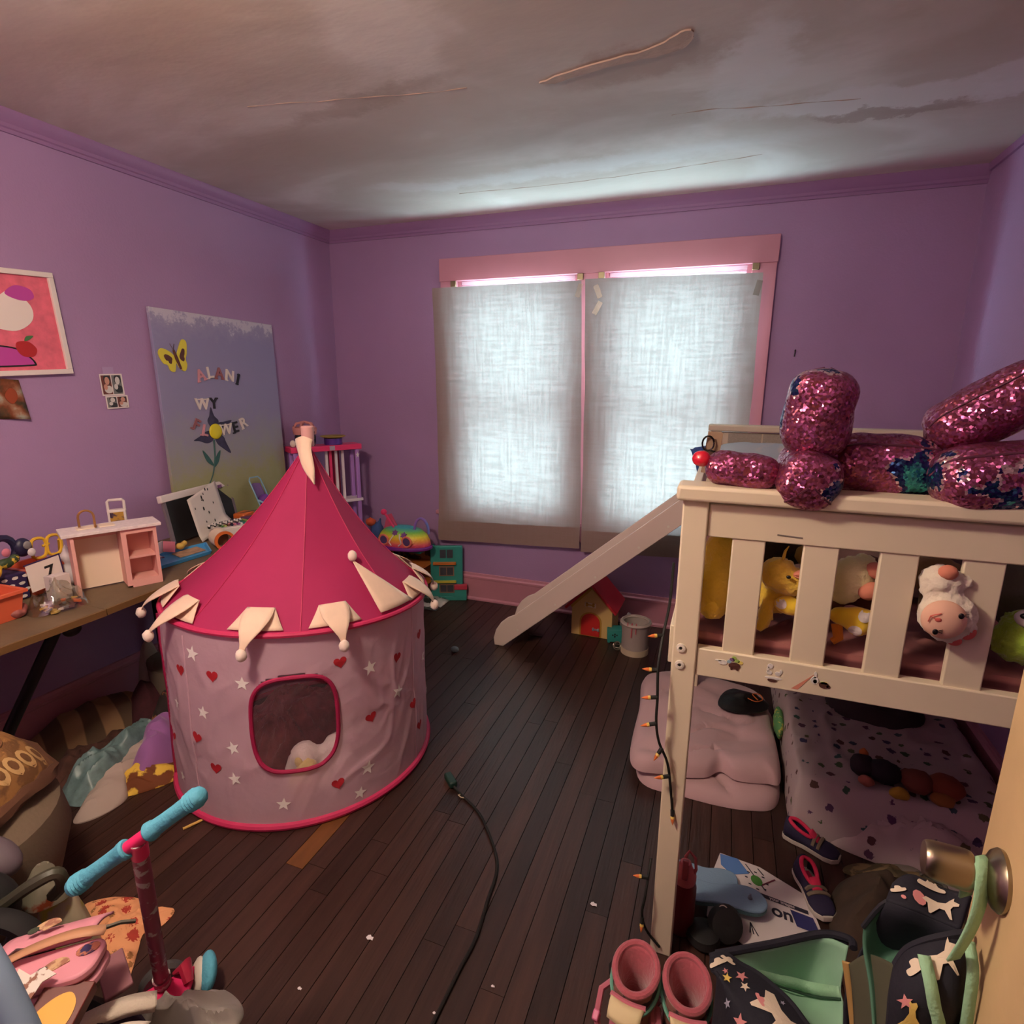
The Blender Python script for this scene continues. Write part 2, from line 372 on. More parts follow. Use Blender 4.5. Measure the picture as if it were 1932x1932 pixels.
# crown moulding and baseboards
def run(prof, a, b, inward):
    """profile of (distance from wall, z) swept from a to b"""
    g = G(); a, b, iw = Vector(a), Vector(b), Vector(inward); n = len(prof)
    g.add([a+iw*d+Vector((0,0,z)) for d, z in prof]+[b+iw*d+Vector((0,0,z)) for d, z in prof], [tuple(range(n)), tuple(range(n, 2*n))[::-1]]+[(i, n+i, n+(i+1) % n, (i+1) % n) for i in range(n)])
    return g
crown = [(0,H-0.075),(0.010,H-0.075),(0.012,H-0.062),(0.018,H-0.058),(0.020,H-0.045),(0.034,H-0.030),(0.040,H-0.018),(0.044,H-0.004),(0.044,H),(0,H)]
struct('trim_1', 'purple crown moulding along the left wall', 'moulding', run(crown, (0,YB,0), (0,0,0), (1,0,0)), M_trimp, angle=25)
struct('trim_2', 'purple crown moulding above the windows', 'moulding', run(crown, (0,0,0), (W,0,0), (0,-1,0)), M_trimp, angle=25)
struct('trim_3', 'purple crown moulding along the right wall', 'moulding', run([(0,H-0.03),(0.012,H-0.03),(0.018,H),(0,H)], (W,YB,0), (W,0,0), (-1,0,0)), M_trimp, angle=25)
base = [(0,0),(0.030,0),(0.030,0.012),(0.022,0.020),(0.019,0.022),(0.019,0.155),(0.024,0.160),(0.024,0.172),(0.014,0.180),(0.012,0.195),(0,0.195)]
struct('baseboard_window', 'pink painted baseboard under the windows', 'baseboard', run(base, (0,0,0), (W,0,0), (0,-1,0)), M_pink, angle=25)
struct('baseboard_left', 'pink painted baseboard along the left wall', 'baseboard', run(base, (0,YB,0), (0,0,0), (1,0,0)), M_pink, angle=25)
struct('baseboard_right', 'pink painted baseboard along the right wall', 'baseboard', run(base, (W,YB,0), (W,0,0), (-1,0,0)), M_pink, angle=25)
# window casings
g = G().bb(0.85, 2.835, -0.028, 0, 2.135, 2.272)
cs = struct('trim_4', 'pink window casing with a wide head board', 'casing', g, M_pink, bevel=0.003)
for a, b_, nm in ((0.855, 0.97, 'side_casing'), (1.76, 1.92, 'mullion'), (2.71, 2.83, 'side_casing')): obj(nm, G().bb(a, b_, -0.022, 0, 0.62, 2.135), M_pink, cs, bevel=0.002)
obj('stool', G().bb(0.785, 2.90, -0.032, 0.05, 0.605, 0.632), M_pink, cs, bevel=0.004)
obj('apron', G().bb(0.86, 2.82, -0.018, 0, 0.50, 0.605), M_pink, cs, bevel=0.003)
M_glass = glassy('window_glass', (245,250,250), 0.06, 0.02)
M_slat = mat('white_blind_slat', (244,234,240), 0.5, trans=0.6)
M_brass = mat('tarnished_metal', (150,140,110), 0.4, metal=0.8)
for wi, (xa, xb) in enumerate(WX):
    wn = tag(thing('window_%d' % (wi+1), ('left' if wi == 0 else 'right')+' double-hung window behind the curtain', 'window', (xa, 0.06, WZ0)), kind='structure')
    g = G().bb(xa, xa+0.02, 0, 0.12, WZ0, WZ1).bb(xb-0.02, xb, 0, 0.12, WZ0, WZ1).bb(xa, xb, 0, 0.12, WZ1-0.02, WZ1).bb(xa, xb, 0.02, 0.13, WZ0-0.01, WZ0+0.02)
    obj('window_frame', g, M_pink, wn, smooth=False)
    for nm, z0, z1, y in (('upper_sash', 1.31, WZ1-0.02, 0.085), ('lower_sash', WZ0+0.02, 1.36, 0.05)):
        xl, xr = xa+0.02, xb-0.02; g = G().bb(xl, xl+0.055, y-0.016, y+0.016, z0, z1).bb(xr-0.055, xr, y-0.016, y+0.016, z0, z1).bb(xl+0.055, xr-0.055, y-0.016, y+0.016, z1-0.05, z1).bb(xl+0.055, xr-0.055, y-0.016, y+0.016, z0, z0+0.065)
        sh = obj(nm, g, M_pink, wn, smooth=False)
        obj('pane', G().bb(xl+0.05, xr-0.05, y-0.002, y+0.002, z0+0.06, z1-0.045), M_glass, sh, smooth=False)
    # raised mini blind at the head of the opening
    bl = thing('raised_blind', ('left' if wi == 0 else 'right')+' white mini blind pulled fully up above the curtain', 'blind', (xa, 0.018, WZ1-0.02), 'raised blinds in the window heads')
    obj('headrail', G().bb(xa+0.024, xb-0.024, 0.004, 0.030, WZ1-0.042, WZ1-0.022), M_slat, bl, bevel=0.002)
    for k in range(2): obj('slat', G().bb(xa+0.026, xb-0.026, 0.005, 0.029, WZ1-0.052-k*0.008, WZ1-0.049-k*0.008), M_slat, bl, smooth=False)
    obj('bracket', G().bb(xa-0.035, xa+0.0, -0.040, -0.022, 2.100, 2.134), M_brass, cs, bevel=0.002)
    obj('bracket', G().bb(xb+0.0, xb+0.035, -0.040, -0.022, 2.100, 2.134), M_brass, cs, bevel=0.002)
single('wall_nail', 'small dark nail in the purple wall above the sequin plush', 'nail', G().tube([(2.963,0.0,1.685),(2.963,-0.02,1.688)], .004, 6).tube([(2.963,-.012,1.686),(2.961,-.012,1.655)], .003, 5), mat('dark_nail', (40,30,36), .5), (2.963,-.01,1.68))
# ---------------------------------------------------------------- curtains
def curtain_mat():
    m = bpy.data.materials.new('linen_curtain'); m.use_nodes = True; nt = m.node_tree; N = nt.nodes; L = nt.links; N.remove(N['Principled BSDF'])
    tc = N.new('ShaderNodeTexCoord')
    def nz(sc, scale, det=3):
        mp = N.new('ShaderNodeMapping'); mp.inputs['Scale'].default_value = sc; L.new(tc.outputs['Object'], mp.inputs[0])
        n = N.new('ShaderNodeTexNoise'); n.inputs['Scale'].default_value = scale; n.inputs['Detail'].default_value = det; L.new(mp.outputs[0], n.inputs[0]); return n.outputs[0]
    a = nz((1,1,0.05), 80); b = nz((0.07,1,1), 80); c = nz((1,1,1), 230, 2)
    s1 = N.new('ShaderNodeMath'); s1.operation = 'ADD'; L.new(a, s1.inputs[0]); L.new(b, s1.inputs[1])
    s2 = N.new('ShaderNodeMath'); s2.operation = 'ADD'; L.new(s1.outputs[0], s2.inputs[0]); L.new(c, s2.inputs[1])
    mr = N.new('ShaderNodeMapRange'); L.new(s2.outputs[0], mr.inputs[0]); mr.inputs[1].default_value = 1.33; mr.inputs[2].default_value = 1.68; mr.inputs[3].default_value = 0.62; mr.inputs[4].default_value = 1.0
    mx = N.new('ShaderNodeMix'); mx.data_type = 'RGBA'; mx.inputs[6].default_value = lin((36,31,30)); mx.inputs[7].default_value = lin((92,87,85)); L.new(mr.outputs[0], mx.inputs[0])
    d = N.new('ShaderNodeBsdfDiffuse'); d.inputs[0].default_value = lin((206,178,170)); t = N.new('ShaderNodeBsdfTranslucent'); L.new(mx.outputs[2], t.inputs[0])
    q = N.new('ShaderNodeMixShader'); q.inputs[0].default_value = 0.5; L.new(d.outputs[0], q.inputs[1]); L.new(t.outputs[0], q.inputs[2])
    tr = N.new('ShaderNodeBsdfTransparent'); q2 = N.new('ShaderNodeMixShader'); q2.inputs[0].default_value = 0.0; L.new(q.outputs[0], q2.inputs[1]); L.new(tr.outputs[0], q2.inputs[2])
    L.new(q2.outputs[0], N['Material Output'].inputs[0]); return m
M_cur = curtain_mat()
def curtain(name, label, tl, tr_, br, bl, seed):
    def fn(u, v):
        x = (bl[0]*(1-u)+br[0]*u)*(1-v)+(tl[0]*(1-u)+tr_[0]*u)*v; z = (bl[1]*(1-u)+br[1]*u)*(1-v)+(tl[1]*(1-u)+tr_[1]*u)*v
        y = -0.056-0.040*v**3+0.007*noise.noise(Vector((x*7, z*0.6, seed)))+0.004*noise.noise(Vector((x*16, z*2.2, seed)))-0.012*(1-v)**3
        x += 0.006*noise.noise(Vector((z*3, seed, 0)))
        return (x, y, z)
    t = thing(name, label, 'curtain', fn(0.5, 1))
    obj('panel', G().grid(fn, 60, 80), M_cur, t)
    obj('hem', G().grid(lambda u, v: (lambda q: (q[0], q[1]-0.003, q[2]))(fn(u, v*0.085)), 60, 6), M_cur, t)
    return t
cl = curtain('curtain', 'left flat beige linen curtain panel glowing with daylight', (0.835,2.088), (1.80,2.085), (1.835,0.475), (0.825,0.43), 1)
cr = curtain('curtain', 'right flat beige linen curtain panel beside the bunk bed', (1.822,2.092), (2.765,2.075), (2.77,0.50), (1.845,0.455), 5)
M_tape = glassy('clear_tape', (236,232,226), 0.06, 0.3)
for (x_, z_, r_) in ((1.79,2.03,0.3),(1.90,2.02,-0.4),(1.90,1.93,0.5),(2.745,2.0,0.2)):
    obj('tape', G().box((x_, -0.104, z_), (0.03, 0.001, 0.075), rotm(0, r_, 0)), M_tape, cl if x_ < 1.82 else cr, smooth=False)
# ceiling lamp near the door (out of view) that lights the room warmly
lamp = thing('ceiling_lamp', 'round frosted ceiling lamp near the doorway', 'lamp', (1.55, -3.15, H))
obj('lamp_base', G().lathe([(0.02,0),(0.07,0),(0.07,-0.02),(0.012,-0.03),(0.012,-0.14),(0.06,-0.14),(0.06,-0.15),(0.001,-0.15)], (1.55,-3.15,H), 32), mat('brushed_nickel', (150,142,130), 0.3, metal=1.0), lamp)
M_dome = mat('lit_lamp_glass', (255,232,206), 0.4, emit=LAMP)
obj('lamp_shade', G().lathe([(0.02,-0.151),(0.09,-0.155),(0.125,-0.185),(0.13,-0.215),(0.115,-0.25),(0.075,-0.275),(0.005,-0.285)], (1.55,-3.15,H), 32), M_dome, lamp)
# ---------------------------------------------------------------- play tent
TC = Vector((1.09, -1.765, 0)); TR0 = 0.490
M_roof = mat('hot_pink_tent_cloth', (196,50,108), 0.75, var=0.06, vscale=4, bump=0.12, bscale=25, trans=0.34)
M_twall = mat('sheer_lilac_tent_cloth', (224,188,204), 0.7, var=0.04, vscale=5, bump=0.3, bscale=22, trans=0.22, alpha=0.86)
M_pipe = mat('pink_piping', (198,46,96), 0.6)
M_dpipe = mat('magenta_binding', (158,20,72), 0.65)
M_cream = mat('cream_felt', (236,206,182), 0.9, sheen=0.3, var=0.05, vscale=20)
M_pom = mat('cream_pompom', (240,218,204), 0.95, sheen=0.5)
M_net = mat('fine_window_netting', (120,96,104), 0.8, alpha=0.30)
M_wstar = mat('white_printed_star', (248,242,238), 0.7); M_rheart = mat('red_printed_heart', (178,30,44), 0.7)
tent = thing('play_tent', 'pink and lilac castle play tent with hearts, stars and cream pennants', 'tent', (TC.x, TC.y, 0))
APEX = Vector((1.178, -1.762, 1.285)); SEAM0 = math.radians(-50.4)
def eave_z(th): return 0.703+0.027*math.cos(th+math.radians(105))
def wallpt(th, z, off=0.0):
    t = z/0.70; r = TR0+0.004*(1-t)+off
    r += 0.006*noise.noise(Vector((math.cos(th)*2.2, math.sin(th)*2.2, z*3+th*0.8)))*math.sin(PI*min(1, t))
    cr_ = folds(th*0.5, z, 7, 3.0, 0.9+0.5*math.sin(th*3), 2.5)
    r += 0.006*cr_*math.sin(PI*min(1, t))
    return Vector((TC.x+r*math.cos(th), TC.y+r*math.sin(th)-0.012*(1-t), z))
def roofpt(th, t, off=0.0):
    s = ((th-SEAM0) % (PI/4))-PI/8; k = math.cos(PI/8)/math.cos(s); mixk = min(1, t*2.2)
    base = Vector((TC.x+0.012+TR0*math.cos(th), TC.y+TR0*math.sin(th), eave_z(th)))
    q = (1-t); f = 0.80*q+0.20*q**2.6
    ctr = Vector((TC.x+(APEX.x-TC.x)*t, TC.y+(APEX.y-TC.y)*t, 0))
    r = TR0*f*(1-mixk+mixk*k)+off; z = eave_z(th)*(1-t)+APEX.z*t-0.02*math.sin(PI*t)
    return Vector((ctr.x+0.012*q+r*math.cos(th), ctr.y+r*math.sin(th), z+off*0.7))
WN = dict(a0=math.radians(-69.6), a1=math.radians(-37.4), z0=0.222, z1=0.565)
def in_win(th, z):
    u = abs(th-(WN['a0']+WN['a1'])/2)/((WN['a1']-WN['a0'])/2); v = abs(z-(WN['z0']+WN['z1'])/2)/((WN['z1']-WN['z0'])/2)
    return u**3.2+v**3.2 < 1
NU, NV = 400, 84; g = G(); net = G(); idx = {}
vs = [wallpt(2*PI*i/NU-PI, 0.005+0.695*j/NV+(eave_z(2*PI*i/NU-PI)-0.70)*(j/NV)**4) for j in range(NV+1) for i in range(NU)]
fs = []; fn_ = []
for j in range(NV):
    for i in range(NU):
        q = (j*NU+i, j*NU+(i+1) % NU, (j+1)*NU+(i+1) % NU, (j+1)*NU+i)
        th = 2*PI*(i+0.5)/NU-PI; z = 0.005+0.695*(j+0.5)/NV
        (fn_ if in_win(th, z) else fs).append(q)
g.add(vs, fs); tw = obj('wall', g, M_twall, tent, angle=180)
used = sorted(set(k for f in fn_ for k in f)); rm = {k: i for i, k in enumerate(used)}
net.add([vs[k] for k in used], [tuple(rm[k] for k in f) for f in fn_]); obj('window_net', net, M_net, tent, angle=180)
ring = []
for i in range(64):
    a = 2*PI*i/64; u = abs(math.cos(a))**(2/3.2)*(1 if math.cos(a) > 0 else -1); v = abs(math.sin(a))**(2/3.2)*(1 if math.sin(a) > 0 else -1)
    ring.append(wallpt((WN['a0']+WN['a1'])/2+u*(WN['a1']-WN['a0'])/2, (WN['z0']+WN['z1'])/2+v*(WN['z1']-WN['z0'])/2, 0.003))
obj('window_binding', G().tube(ring, 0.0075, 8, closed=True), M_dpipe, tent)
obj('base_ring', G().tube([wallpt(2*PI*i/96, 0.013, 0.003) for i in range(96)], 0.013, 8, closed=True), M_pipe, tent)
for k in range(8):
    th0 = SEAM0+k*PI/4; obj('roof_panel', G().grid(lambda u, v: roofpt(th0+u*PI/4*0.999+0.0005, v*0.985), 12, 26), M_roof, tent, angle=180)
for k in range(8):
    th0 = SEAM0+k*PI/4; obj('roof_seam', G().tube([roofpt(th0, t/24*0.985, 0.0015) for t in range(25)], 0.0018, 5), M_pipe, tent)
obj('eave_ring', G().tube([roofpt(2*PI*i/96, 0.0, 0.002)-Vector((0,0,0.004)) for i in range(96)], 0.0095, 8, closed=True), M_pipe, tent)
for th in (-133, -20+190, 100):
    a = math.radians(th); obj('door_binding', G().tube([wallpt(a, 0.02+0.66*t/12, 0.003) for t in range(13)], 0.009, 6), M_dpipe, tent)
for th in (-98, 5, 110):
    a = math.radians(th); obj('wall_seam', G().tube([wallpt(a, 0.02+0.67*t/12, 0.001) for t in range(13)], 0.0028, 5), M_twall, tent)
tree = bvh_of(tw)
PR = [('s',-93,.638),('h',-84.3,.57),('s',-71.8,.553),('h',-35.4,.587),('s',-22.8,.529),('h',-7.6,.515),('s',-8.2,.38),('h',-23.1,.336),('s',-90.3,.43),('h',-94.9,.328),('s',-78.3,.311),('h',-86.9,.226),('s',-78.4,.197),('s',-111.3,.116),('h',-38.9,.132),('s',-25.9,.145),('h',-101.8,.561),('h',3.1,.275),('h',9,.151),('h',13,.529),('s',-107.2,.421),('s',-30,.06),('s',20,.40),('h',-118,.25),('s',-60,.10),('s',28,.22)]
random.seed(3)
for kd, an, z in PR:
    a = math.radians(an); n = Vector((math.cos(a), math.sin(a), 0)); o_ = wallpt(a, z); g = G(); ro = random.uniform(-0.35, 0.35)
    big = 0.030 if an > -30 or z > 0.6 else 0.026
    poly = star2(big, rot=PI/2+ro) if kd == 's' else [(x*math.cos(ro)-y*math.sin(ro), x*math.sin(ro)+y*math.cos(ro)) for x, y in heart2(0.024)]
    if decal(g, tree, poly, o_, n, off=0.002): obj('printed_star' if kd == 's' else 'printed_heart', g, M_wstar if kd == 's' else M_rheart, tw, smooth=False)
# felt pennants round the eave, each ending in a pompom
def pennant(an, up=False, side=0.0, ln=1.0):
    a = math.radians(an); hw = 0.180/2/TR0; n = Vector((math.cos(a), math.sin(a), 0)); tg = Vector((-math.sin(a), math.cos(a), 0)); g = G()
    if up:
        def fn(u, v):
            wv = (1-v)**0.85; return roofpt(a+side*0.5*v+(u-0.5)*2*hw*wv, 0.02+0.30*v, 0.012+0.008*math.sin(v*3))
        g.grid(fn, 6, 10); tip = roofpt(a+side*0.5, 0.335, 0.022)
    else:
        def fn(u, v):
            s = u-0.5
            if v < 0.4:
                t = v/0.4; return roofpt(a+s*2*hw*(1-0.45*t), 0.015+0.105*t, 0.006+0.012*t)
            t = (v-0.4)/0.6; top = roofpt(a+s*2*hw*0.55, 0.12, 0.018)
            tip_ = Vector((TC.x, TC.y, 0))+n*(TR0+0.055)+tg*side+Vector((0,0,eave_z(a)-0.032*ln))
            rm_ = roofpt(a+s*2*hw*0.8*(1-t), 0.0, 0.03)
            b1 = top.lerp(rm_, t); b2 = rm_.lerp(tip_+tg*s*0.02, t); p = b1.lerp(b2, t); return p+n*0.012*math.sin(PI*t)
        g.grid(fn, 6, 16); tip = fn(0.5, 1)+n*0.004-Vector((0,0,0.012))
    pn = obj('pennant', g, M_cream, tent, solid=0.003, angle=60)
    obj('pompom', G().ell(tip, (0.017,0.017,0.021), n=12, m=8).jitter(0.002, 90), M_pom, pn); return pn
for an, up, sd in ((-172,0,-.03),(-131,0,-.045),(-104,0,-.05),(-67,0,-.01),(-37,0,0.015),(-7,1,-.35),(13,0,.03),(38,0,.03),(66,0,.0),(95,0,0),(125,0,0),(155,0,0)): pennant(an, bool(up), sd)
# flag and pole sleeve at the peak
g = G(); pts = [APEX+Vector(v) for v in ((-0.028,-0.012,0.008),(0.0,-0.035,0.006),(0.040,-0.030,0.004),(0.044,0.005,0.012),(0.0,0.012,0.022))]
def flagfn(u, v):
    top = Vector((-0.034+0.082*u, -0.022-0.012*math.sin(PI*u), 0.015)); tip = Vector((0.078, -0.060, -0.130))
    w_ = (1-v**1.6); x = top.x*w_+(tip.x)*(1-w_)+0.006*math.sin(6*v+4*u); return APEX+Vector((x, top.y-0.045*v**0.8, 0.018-0.155*v+0.012*math.sin(PI*u)*(1-v)))
fl = obj('flag', G().grid(flagfn, 8, 14), M_cream, tent, solid=0.004, angle=80)
obj('pole_sleeve', G().lathe([(0.021,-0.02),(0.023,0.02),(0.0235,0.052),(0.020,0.056),(0.004,0.057)], APEX+Vector((0.004,0,0.01)), 20), mat('pale_pink_sleeve', (212,160,156), 0.6), tent)
# inside the tent: plush toys and a fluffy throw, each its own thing
M_fur = mat('dusty_pink_fur', (150,96,92), 0.95, sheen=0.4, var=0.35, vscale=14, bump=0.6, bscale=50)
zf = heap(0.20, 0.035, 11, 4, ang=0.3, st=1.4, p=2)
single('fluffy_throw', 'dusty pink fluffy throw heaped inside the play tent', 'throw', G().patch([(0.80,-1.95),(1.02,-2.06),(1.14,-2.03),(1.20,-1.85),(1.20,-1.58),(1.1,-1.42),(0.85,-1.5),(0.74,-1.72)], zf, 26, 12, bottom=0.002), M_fur, (1.05,-1.75,0))
M_wplush = mat('white_plush', (240,224,222), 0.95, sheen=0.6, bump=0.5, bscale=70)
M_yplush = mat('pale_yellow_plush', (232,206,140), 0.95, sheen=0.5, bump=0.4, bscale=70)
def plush(name, label, group, loc, ells, m, vox=0.012, disp=0.004, parent=None, cat='plush toy', dsc=70.0):
    g = G()
    for e in ells: g.ell(e[0], e[1], e[2] if len(e) > 2 else None, 14, 9)
    o = obj(name, g, m, parent, loc=loc); remesh(o, vox, 3, disp, dsc)
    if not parent: tag(o, label, cat, group)
    return o
b_ = thing('plush_rabbit', 'white plush rabbit with long ears inside the tent window', 'plush toy', (1.32,-2.03,0))
plush('body', None, None, None, [((1.30,-2.03,0.10),(0.09,0.08,0.10)),((1.315,-2.06,0.185),(0.055,0.05,0.055)),((1.40,-1.99,0.19),(0.055,0.05,0.06)),((1.42,-2.0,0.10),(0.075,0.07,0.10)),((1.43,-1.95,0.27),(0.03,0.03,0.08),rotm(0,0.3,0))], M_wplush, parent=b_)
obj('foot_pad', G().ell((1.325,-2.105,0.19), (0.018,0.008,0.02)), M_yplush, b_)
y_ = plush('plush_duckling', 'pale yellow plush pressed against the lower front of the tent', None, (1.34,-2.10,0), [((1.335,-2.115,0.09),(0.05,0.04,0.085)),((1.35,-2.09,0.17),(0.035,0.035,0.035))], M_yplush, disp=0.003)
t_ = thing('plush_bear', 'large white plush bear glowing through the lower right of the tent', 'plush toy', (1.42,-1.9,0))
plush('body', None, None, None, [((1.39,-1.76,0.15),(0.13,0.13,0.15)),((1.41,-1.68,0.30),(0.09,0.09,0.09)),((1.44,-1.84,0.09),(0.06,0.055,0.085)),((1.49,-1.74,0.16),(0.05,0.06,0.10))], M_wplush, parent=t_)
obj('nose', G().ell((1.495,-1.70,0.30), (0.014,0.014,0.012)), M_fur, t_)
# ---------------------------------------------------------------- loft bed
M_bed = mat('cream_painted_wood', (228,214,186), 0.45, var=0.03, vscale=5, bump=0.03, bscale=20)
M_bolt = mat('white_bolt_cap', (232,224,210), 0.4); M_hole = mat('dark_bolt_hole', (25,20,18), 0.8)
BX0, BX1, BY0, BY1 = 2.575, 3.61, -2.20, -0.17
bed = thing('loft_bed', 'cream painted low loft bed with slatted ends', 'bed', (BX0, BY0, 0))
def end_frame(y, sgn):
    for x in (BX0+0.028, BX1-0.028): obj('post', G().box((x, y+sgn*0.0275, 0.631), (0.056, 0.055, 1.262)), M_bed, bed, bevel=0.004)
    obj('cap_rail', G().bb(BX0-0.014, BX1+0.014, min(y-sgn*0.018, y+sgn*0.067), max(y-sgn*0.018, y+sgn*0.067), 1.262, 1.297), M_bed, bed, bevel=0.008, seg=3)
    obj('top_rail', G().bb(BX0+0.056, BX1-0.056, *sorted((y+sgn*0.008, y+sgn*0.032)), 1.180, 1.256), M_bed, bed, bevel=0.003)
    obj('bottom_rail', G().bb(BX0+0.056, BX1-0.056, *sorted((y+sgn*0.006, y+sgn*0.034)), 0.838, 0.908), M_bed, bed, bevel=0.003)
    for k in range(6):
        x = BX0+0.111+0.1432*k; obj('slat', G().bb(x, x+0.0685, *sorted((y+sgn*0.012, y+sgn*0.027)), 0.90, 1.19), M_bed, bed, bevel=0.003)
end_frame(BY0, 1); end_frame(BY1, -1)
for z in (0.823+0.07, 0.87-0.035+0.03): pass
for z in (0.905, 0.862):
    bo = obj('bolt_cap', G().lathe([(0.0005,0),(0.011,0),(0.0105,0.004),(0.005,0.005),(0.0045,0.003),(0.0005,0.003)], (BX0+0.020, BY0, z), 20, rotm(PI/2, 0, 0)), M_bolt, bed)
    obj('hex_socket', G().lathe([(0.0005,0),(0.0035,0),(0.0035,0.0045),(0.0005,0.0045)], (BX0+0.020, BY0, z), 6, rotm(PI/2, 0, 0)), M_hole, bo)
for x in (BX0-0.012, BX1-0.010): obj('side_rail', G().bb(x, x+0.022, BY0+0.055, BY1-0.055, 0.835, 0.935), M_bed, bed, bevel=0.003)
obj('guard_rail', G().bb(BX0+0.004, BX0+0.026, BY0+0.055, -0.86, 1.18, 1.25), M_bed, bed, bevel=0.003)
obj('guard_rail', G().bb(BX0+0.004, BX0+0.026, BY0+0.055, -0.86, 1.03, 1.09), M_bed, bed, bevel=0.003)
obj('guard_post', G().bb(BX0, BX0+0.05, -0.90, -0.85, 0.0, 1.26), M_bed, bed, bevel=0.003)
for x in (BX1-0.03,): obj('guard_rail', G().bb(x, x+0.022, BY0+0.055, BY1-0.055, 1.18, 1.25), M_bed, bed, bevel=0.003)
for k in range(12): obj('bed_slat', G().bb(BX0+0.03, BX1-0.03, -2.1+k*0.165, -2.02+k*0.165, 0.855, 0.872), M_bed, bed, smooth=False)
M_lab = mat('printed_warning_label', (176,168,150), 0.6, var=0.15, vscale=120, stretch=(1,1,3))
for x0, x1 in ((2.665,2.83),(2.838,3.02)): obj('warning_label', G().bb(x0, x1, BY1-0.036, BY1-0.0325, 1.190, 1.252), M_lab, bed, smooth=False)
obj('rail_scratch', G().box((2.80, BY0+0.0075, 1.197), (0.050, 0.001, 0.003), rotm(0, 0.05, 0)), mat('grey_scratch', (110,98,92), 0.7), bed, smooth=False)
obj('crayon_mark', G().add([(2.838,BY0+0.0053,0.846),(2.852,BY0+0.0053,0.846),(2.884,BY0+0.0053,0.893),(2.872,BY0+0.0053,0.880)], [(0,1,2,3)]), mat('orange_crayon', (214,140,116), 0.8), bed, smooth=False)
# stickers on the bottom rail
M_st = {'w': mat('white_sticker', (225,222,216), 0.5), 'b': mat('brown_sticker', (86,52,44), 0.5), 'g': mat('green_sticker', (160,190,96), 0.5), 'p': mat('mauve_sticker', (130,100,140), 0.5), 'y': mat('yellow_sticker', (222,206,110), 0.5), 'bl': mat('pale_blue_sticker', (150,180,196), 0.5), 'r': mat('pink_sticker', (206,120,120), 0.5)}
def sticker(label, x, z, parts):
    t = thing('sticker', label, 'sticker', (x, BY0+0.005, z))
    for nm, c, dx, dz, rx, rz in parts: obj(nm, G().prism(ring2(1, 14), (x+dx, BY0+0.006, z+dz), (rx,0,0), (0,0,rz), 0.0015), M_st[c], t, smooth=False)
sticker('easter sticker of a bunny pushing a cart of eggs, left on the bed rail', 2.71, 0.883, [('bunny','w',-.020,.0,.010,.006),('bunny_ear','w',-.030,.003,.007,.002),('basket','b',.006,-.005,.013,.008),('egg','g',.010,.008,.007,.004),('egg','p',.000,.010,.006,.004),('egg','y',.018,.005,.006,.004),('egg','bl',-.006,.004,.005,.004),('egg','g',.004,.015,.005,.004),('wheel','b',.0,-.013,.003,.003),('wheel','b',.013,-.013,.003,.003)])
sticker('torn easter sticker of two bunnies in a cart, middle of the bed rail', 2.80, 0.872, [('bunny','w',-.010,.004,.006,.005),('bunny','w',.008,.004,.006,.005),('bunny_ear','w',-.013,.012,.003,.006),('bunny_ear','w',.014,.010,.003,.005),('cart','w',.0,-.008,.018,.003),('cart_base','b',-.002,-.014,.010,.004),('torn_paper','w',-.009,.020,.006,.006)])
sticker('easter sticker of a bunny beside an egg basket, right on the bed rail', 2.895, 0.875, [('bunny','w',-.012,.0,.008,.009),('bunny_ear','w',-.012,.013,.003,.008),('belly','r',-.011,-.002,.004,.005),('basket','b',.007,-.008,.010,.008),('egg','g',.004,-.003,.004,.003),('egg','y',.010,-.003,.004,.003),('wheel','b',.016,-.010,.004,.004)])
# slide
SY0, SY1 = -0.63, -0.27
slide = thing('slide', 'white wooden slide running from the loft bed to the floor', 'slide', (1.5, -0.45, 0))
M_sl = mat('white_slide_paint', (226,208,196), 0.42, var=0.02, vscale=4)
prof = [(1.475,0.0),(1.53,0.0),(2.60,0.925),(2.60,1.065),(1.60,0.205),(1.555,0.182),(1.515,0.145),(1.485,0.098),(1.470,0.045)]
for y in (SY0, SY1): obj('side_panel', G().prism(prof, (0, y+0.018, 0), (1,0,0), (0,0,1), 0.018), M_sl, slide, bevel=0.003)
obj('slide_bed', G().prism([(1.54,0.03),(1.56,0.028),(2.60,0.935),(2.60,0.955)], (0, SY1, 0), (1,0,0), (0,0,1), SY1-SY0-0.02), M_sl, slide, smooth=False)
for x, z in ((1.62,0.115),(1.84,0.305),(2.06,0.495),(2.28,0.685),(2.42,0.81)):
    obj('screw', G().lathe([(0.0005,0),(0.006,0),(0.006,0.0015),(0.0005,0.002)], (x, SY0-0.0005, z), 12, rotm(PI/2,0,0)), M_bolt, slide)
# string lights hanging down the near post
M_wire = mat('dark_green_wire', (22,24,20), 0.6); M_bulb = mat('orange_bulb', (226,120,60), 0.3, coat=0.5); M_bulb2 = mat('yellow_bulb_cap', (222,190,100), 0.35)
sl = thing('string_lights', 'orange and yellow halloween string lights hanging on the bed post', 'string lights', (2.56,-2.23,0.6))
wire = [(2.562,-2.16,1.10),(2.560,-2.17,1.00),(2.552,-2.19,0.93),(2.548,-2.225,0.86),(2.552,-2.235,0.78),(2.553,-2.235,0.72),(2.562,-2.225,0.66),(2.585,-2.215,0.60),(2.598,-2.21,0.52),(2.605,-2.195,0.44),(2.60,-2.17,0.35)]
obj('wire', G().tube(spline(wire, 6, False), 0.0035, 6), M_wire, sl)
wire2 = [(2.56,-2.18,0.28),(2.555,-2.225,0.20),(2.55,-2.225,0.14),(2.565,-2.215,0.08),(2.60,-2.205,0.03)]
obj('wire', G().tube(spline(wire2, 6, False), 0.0035, 6), M_wire, sl)
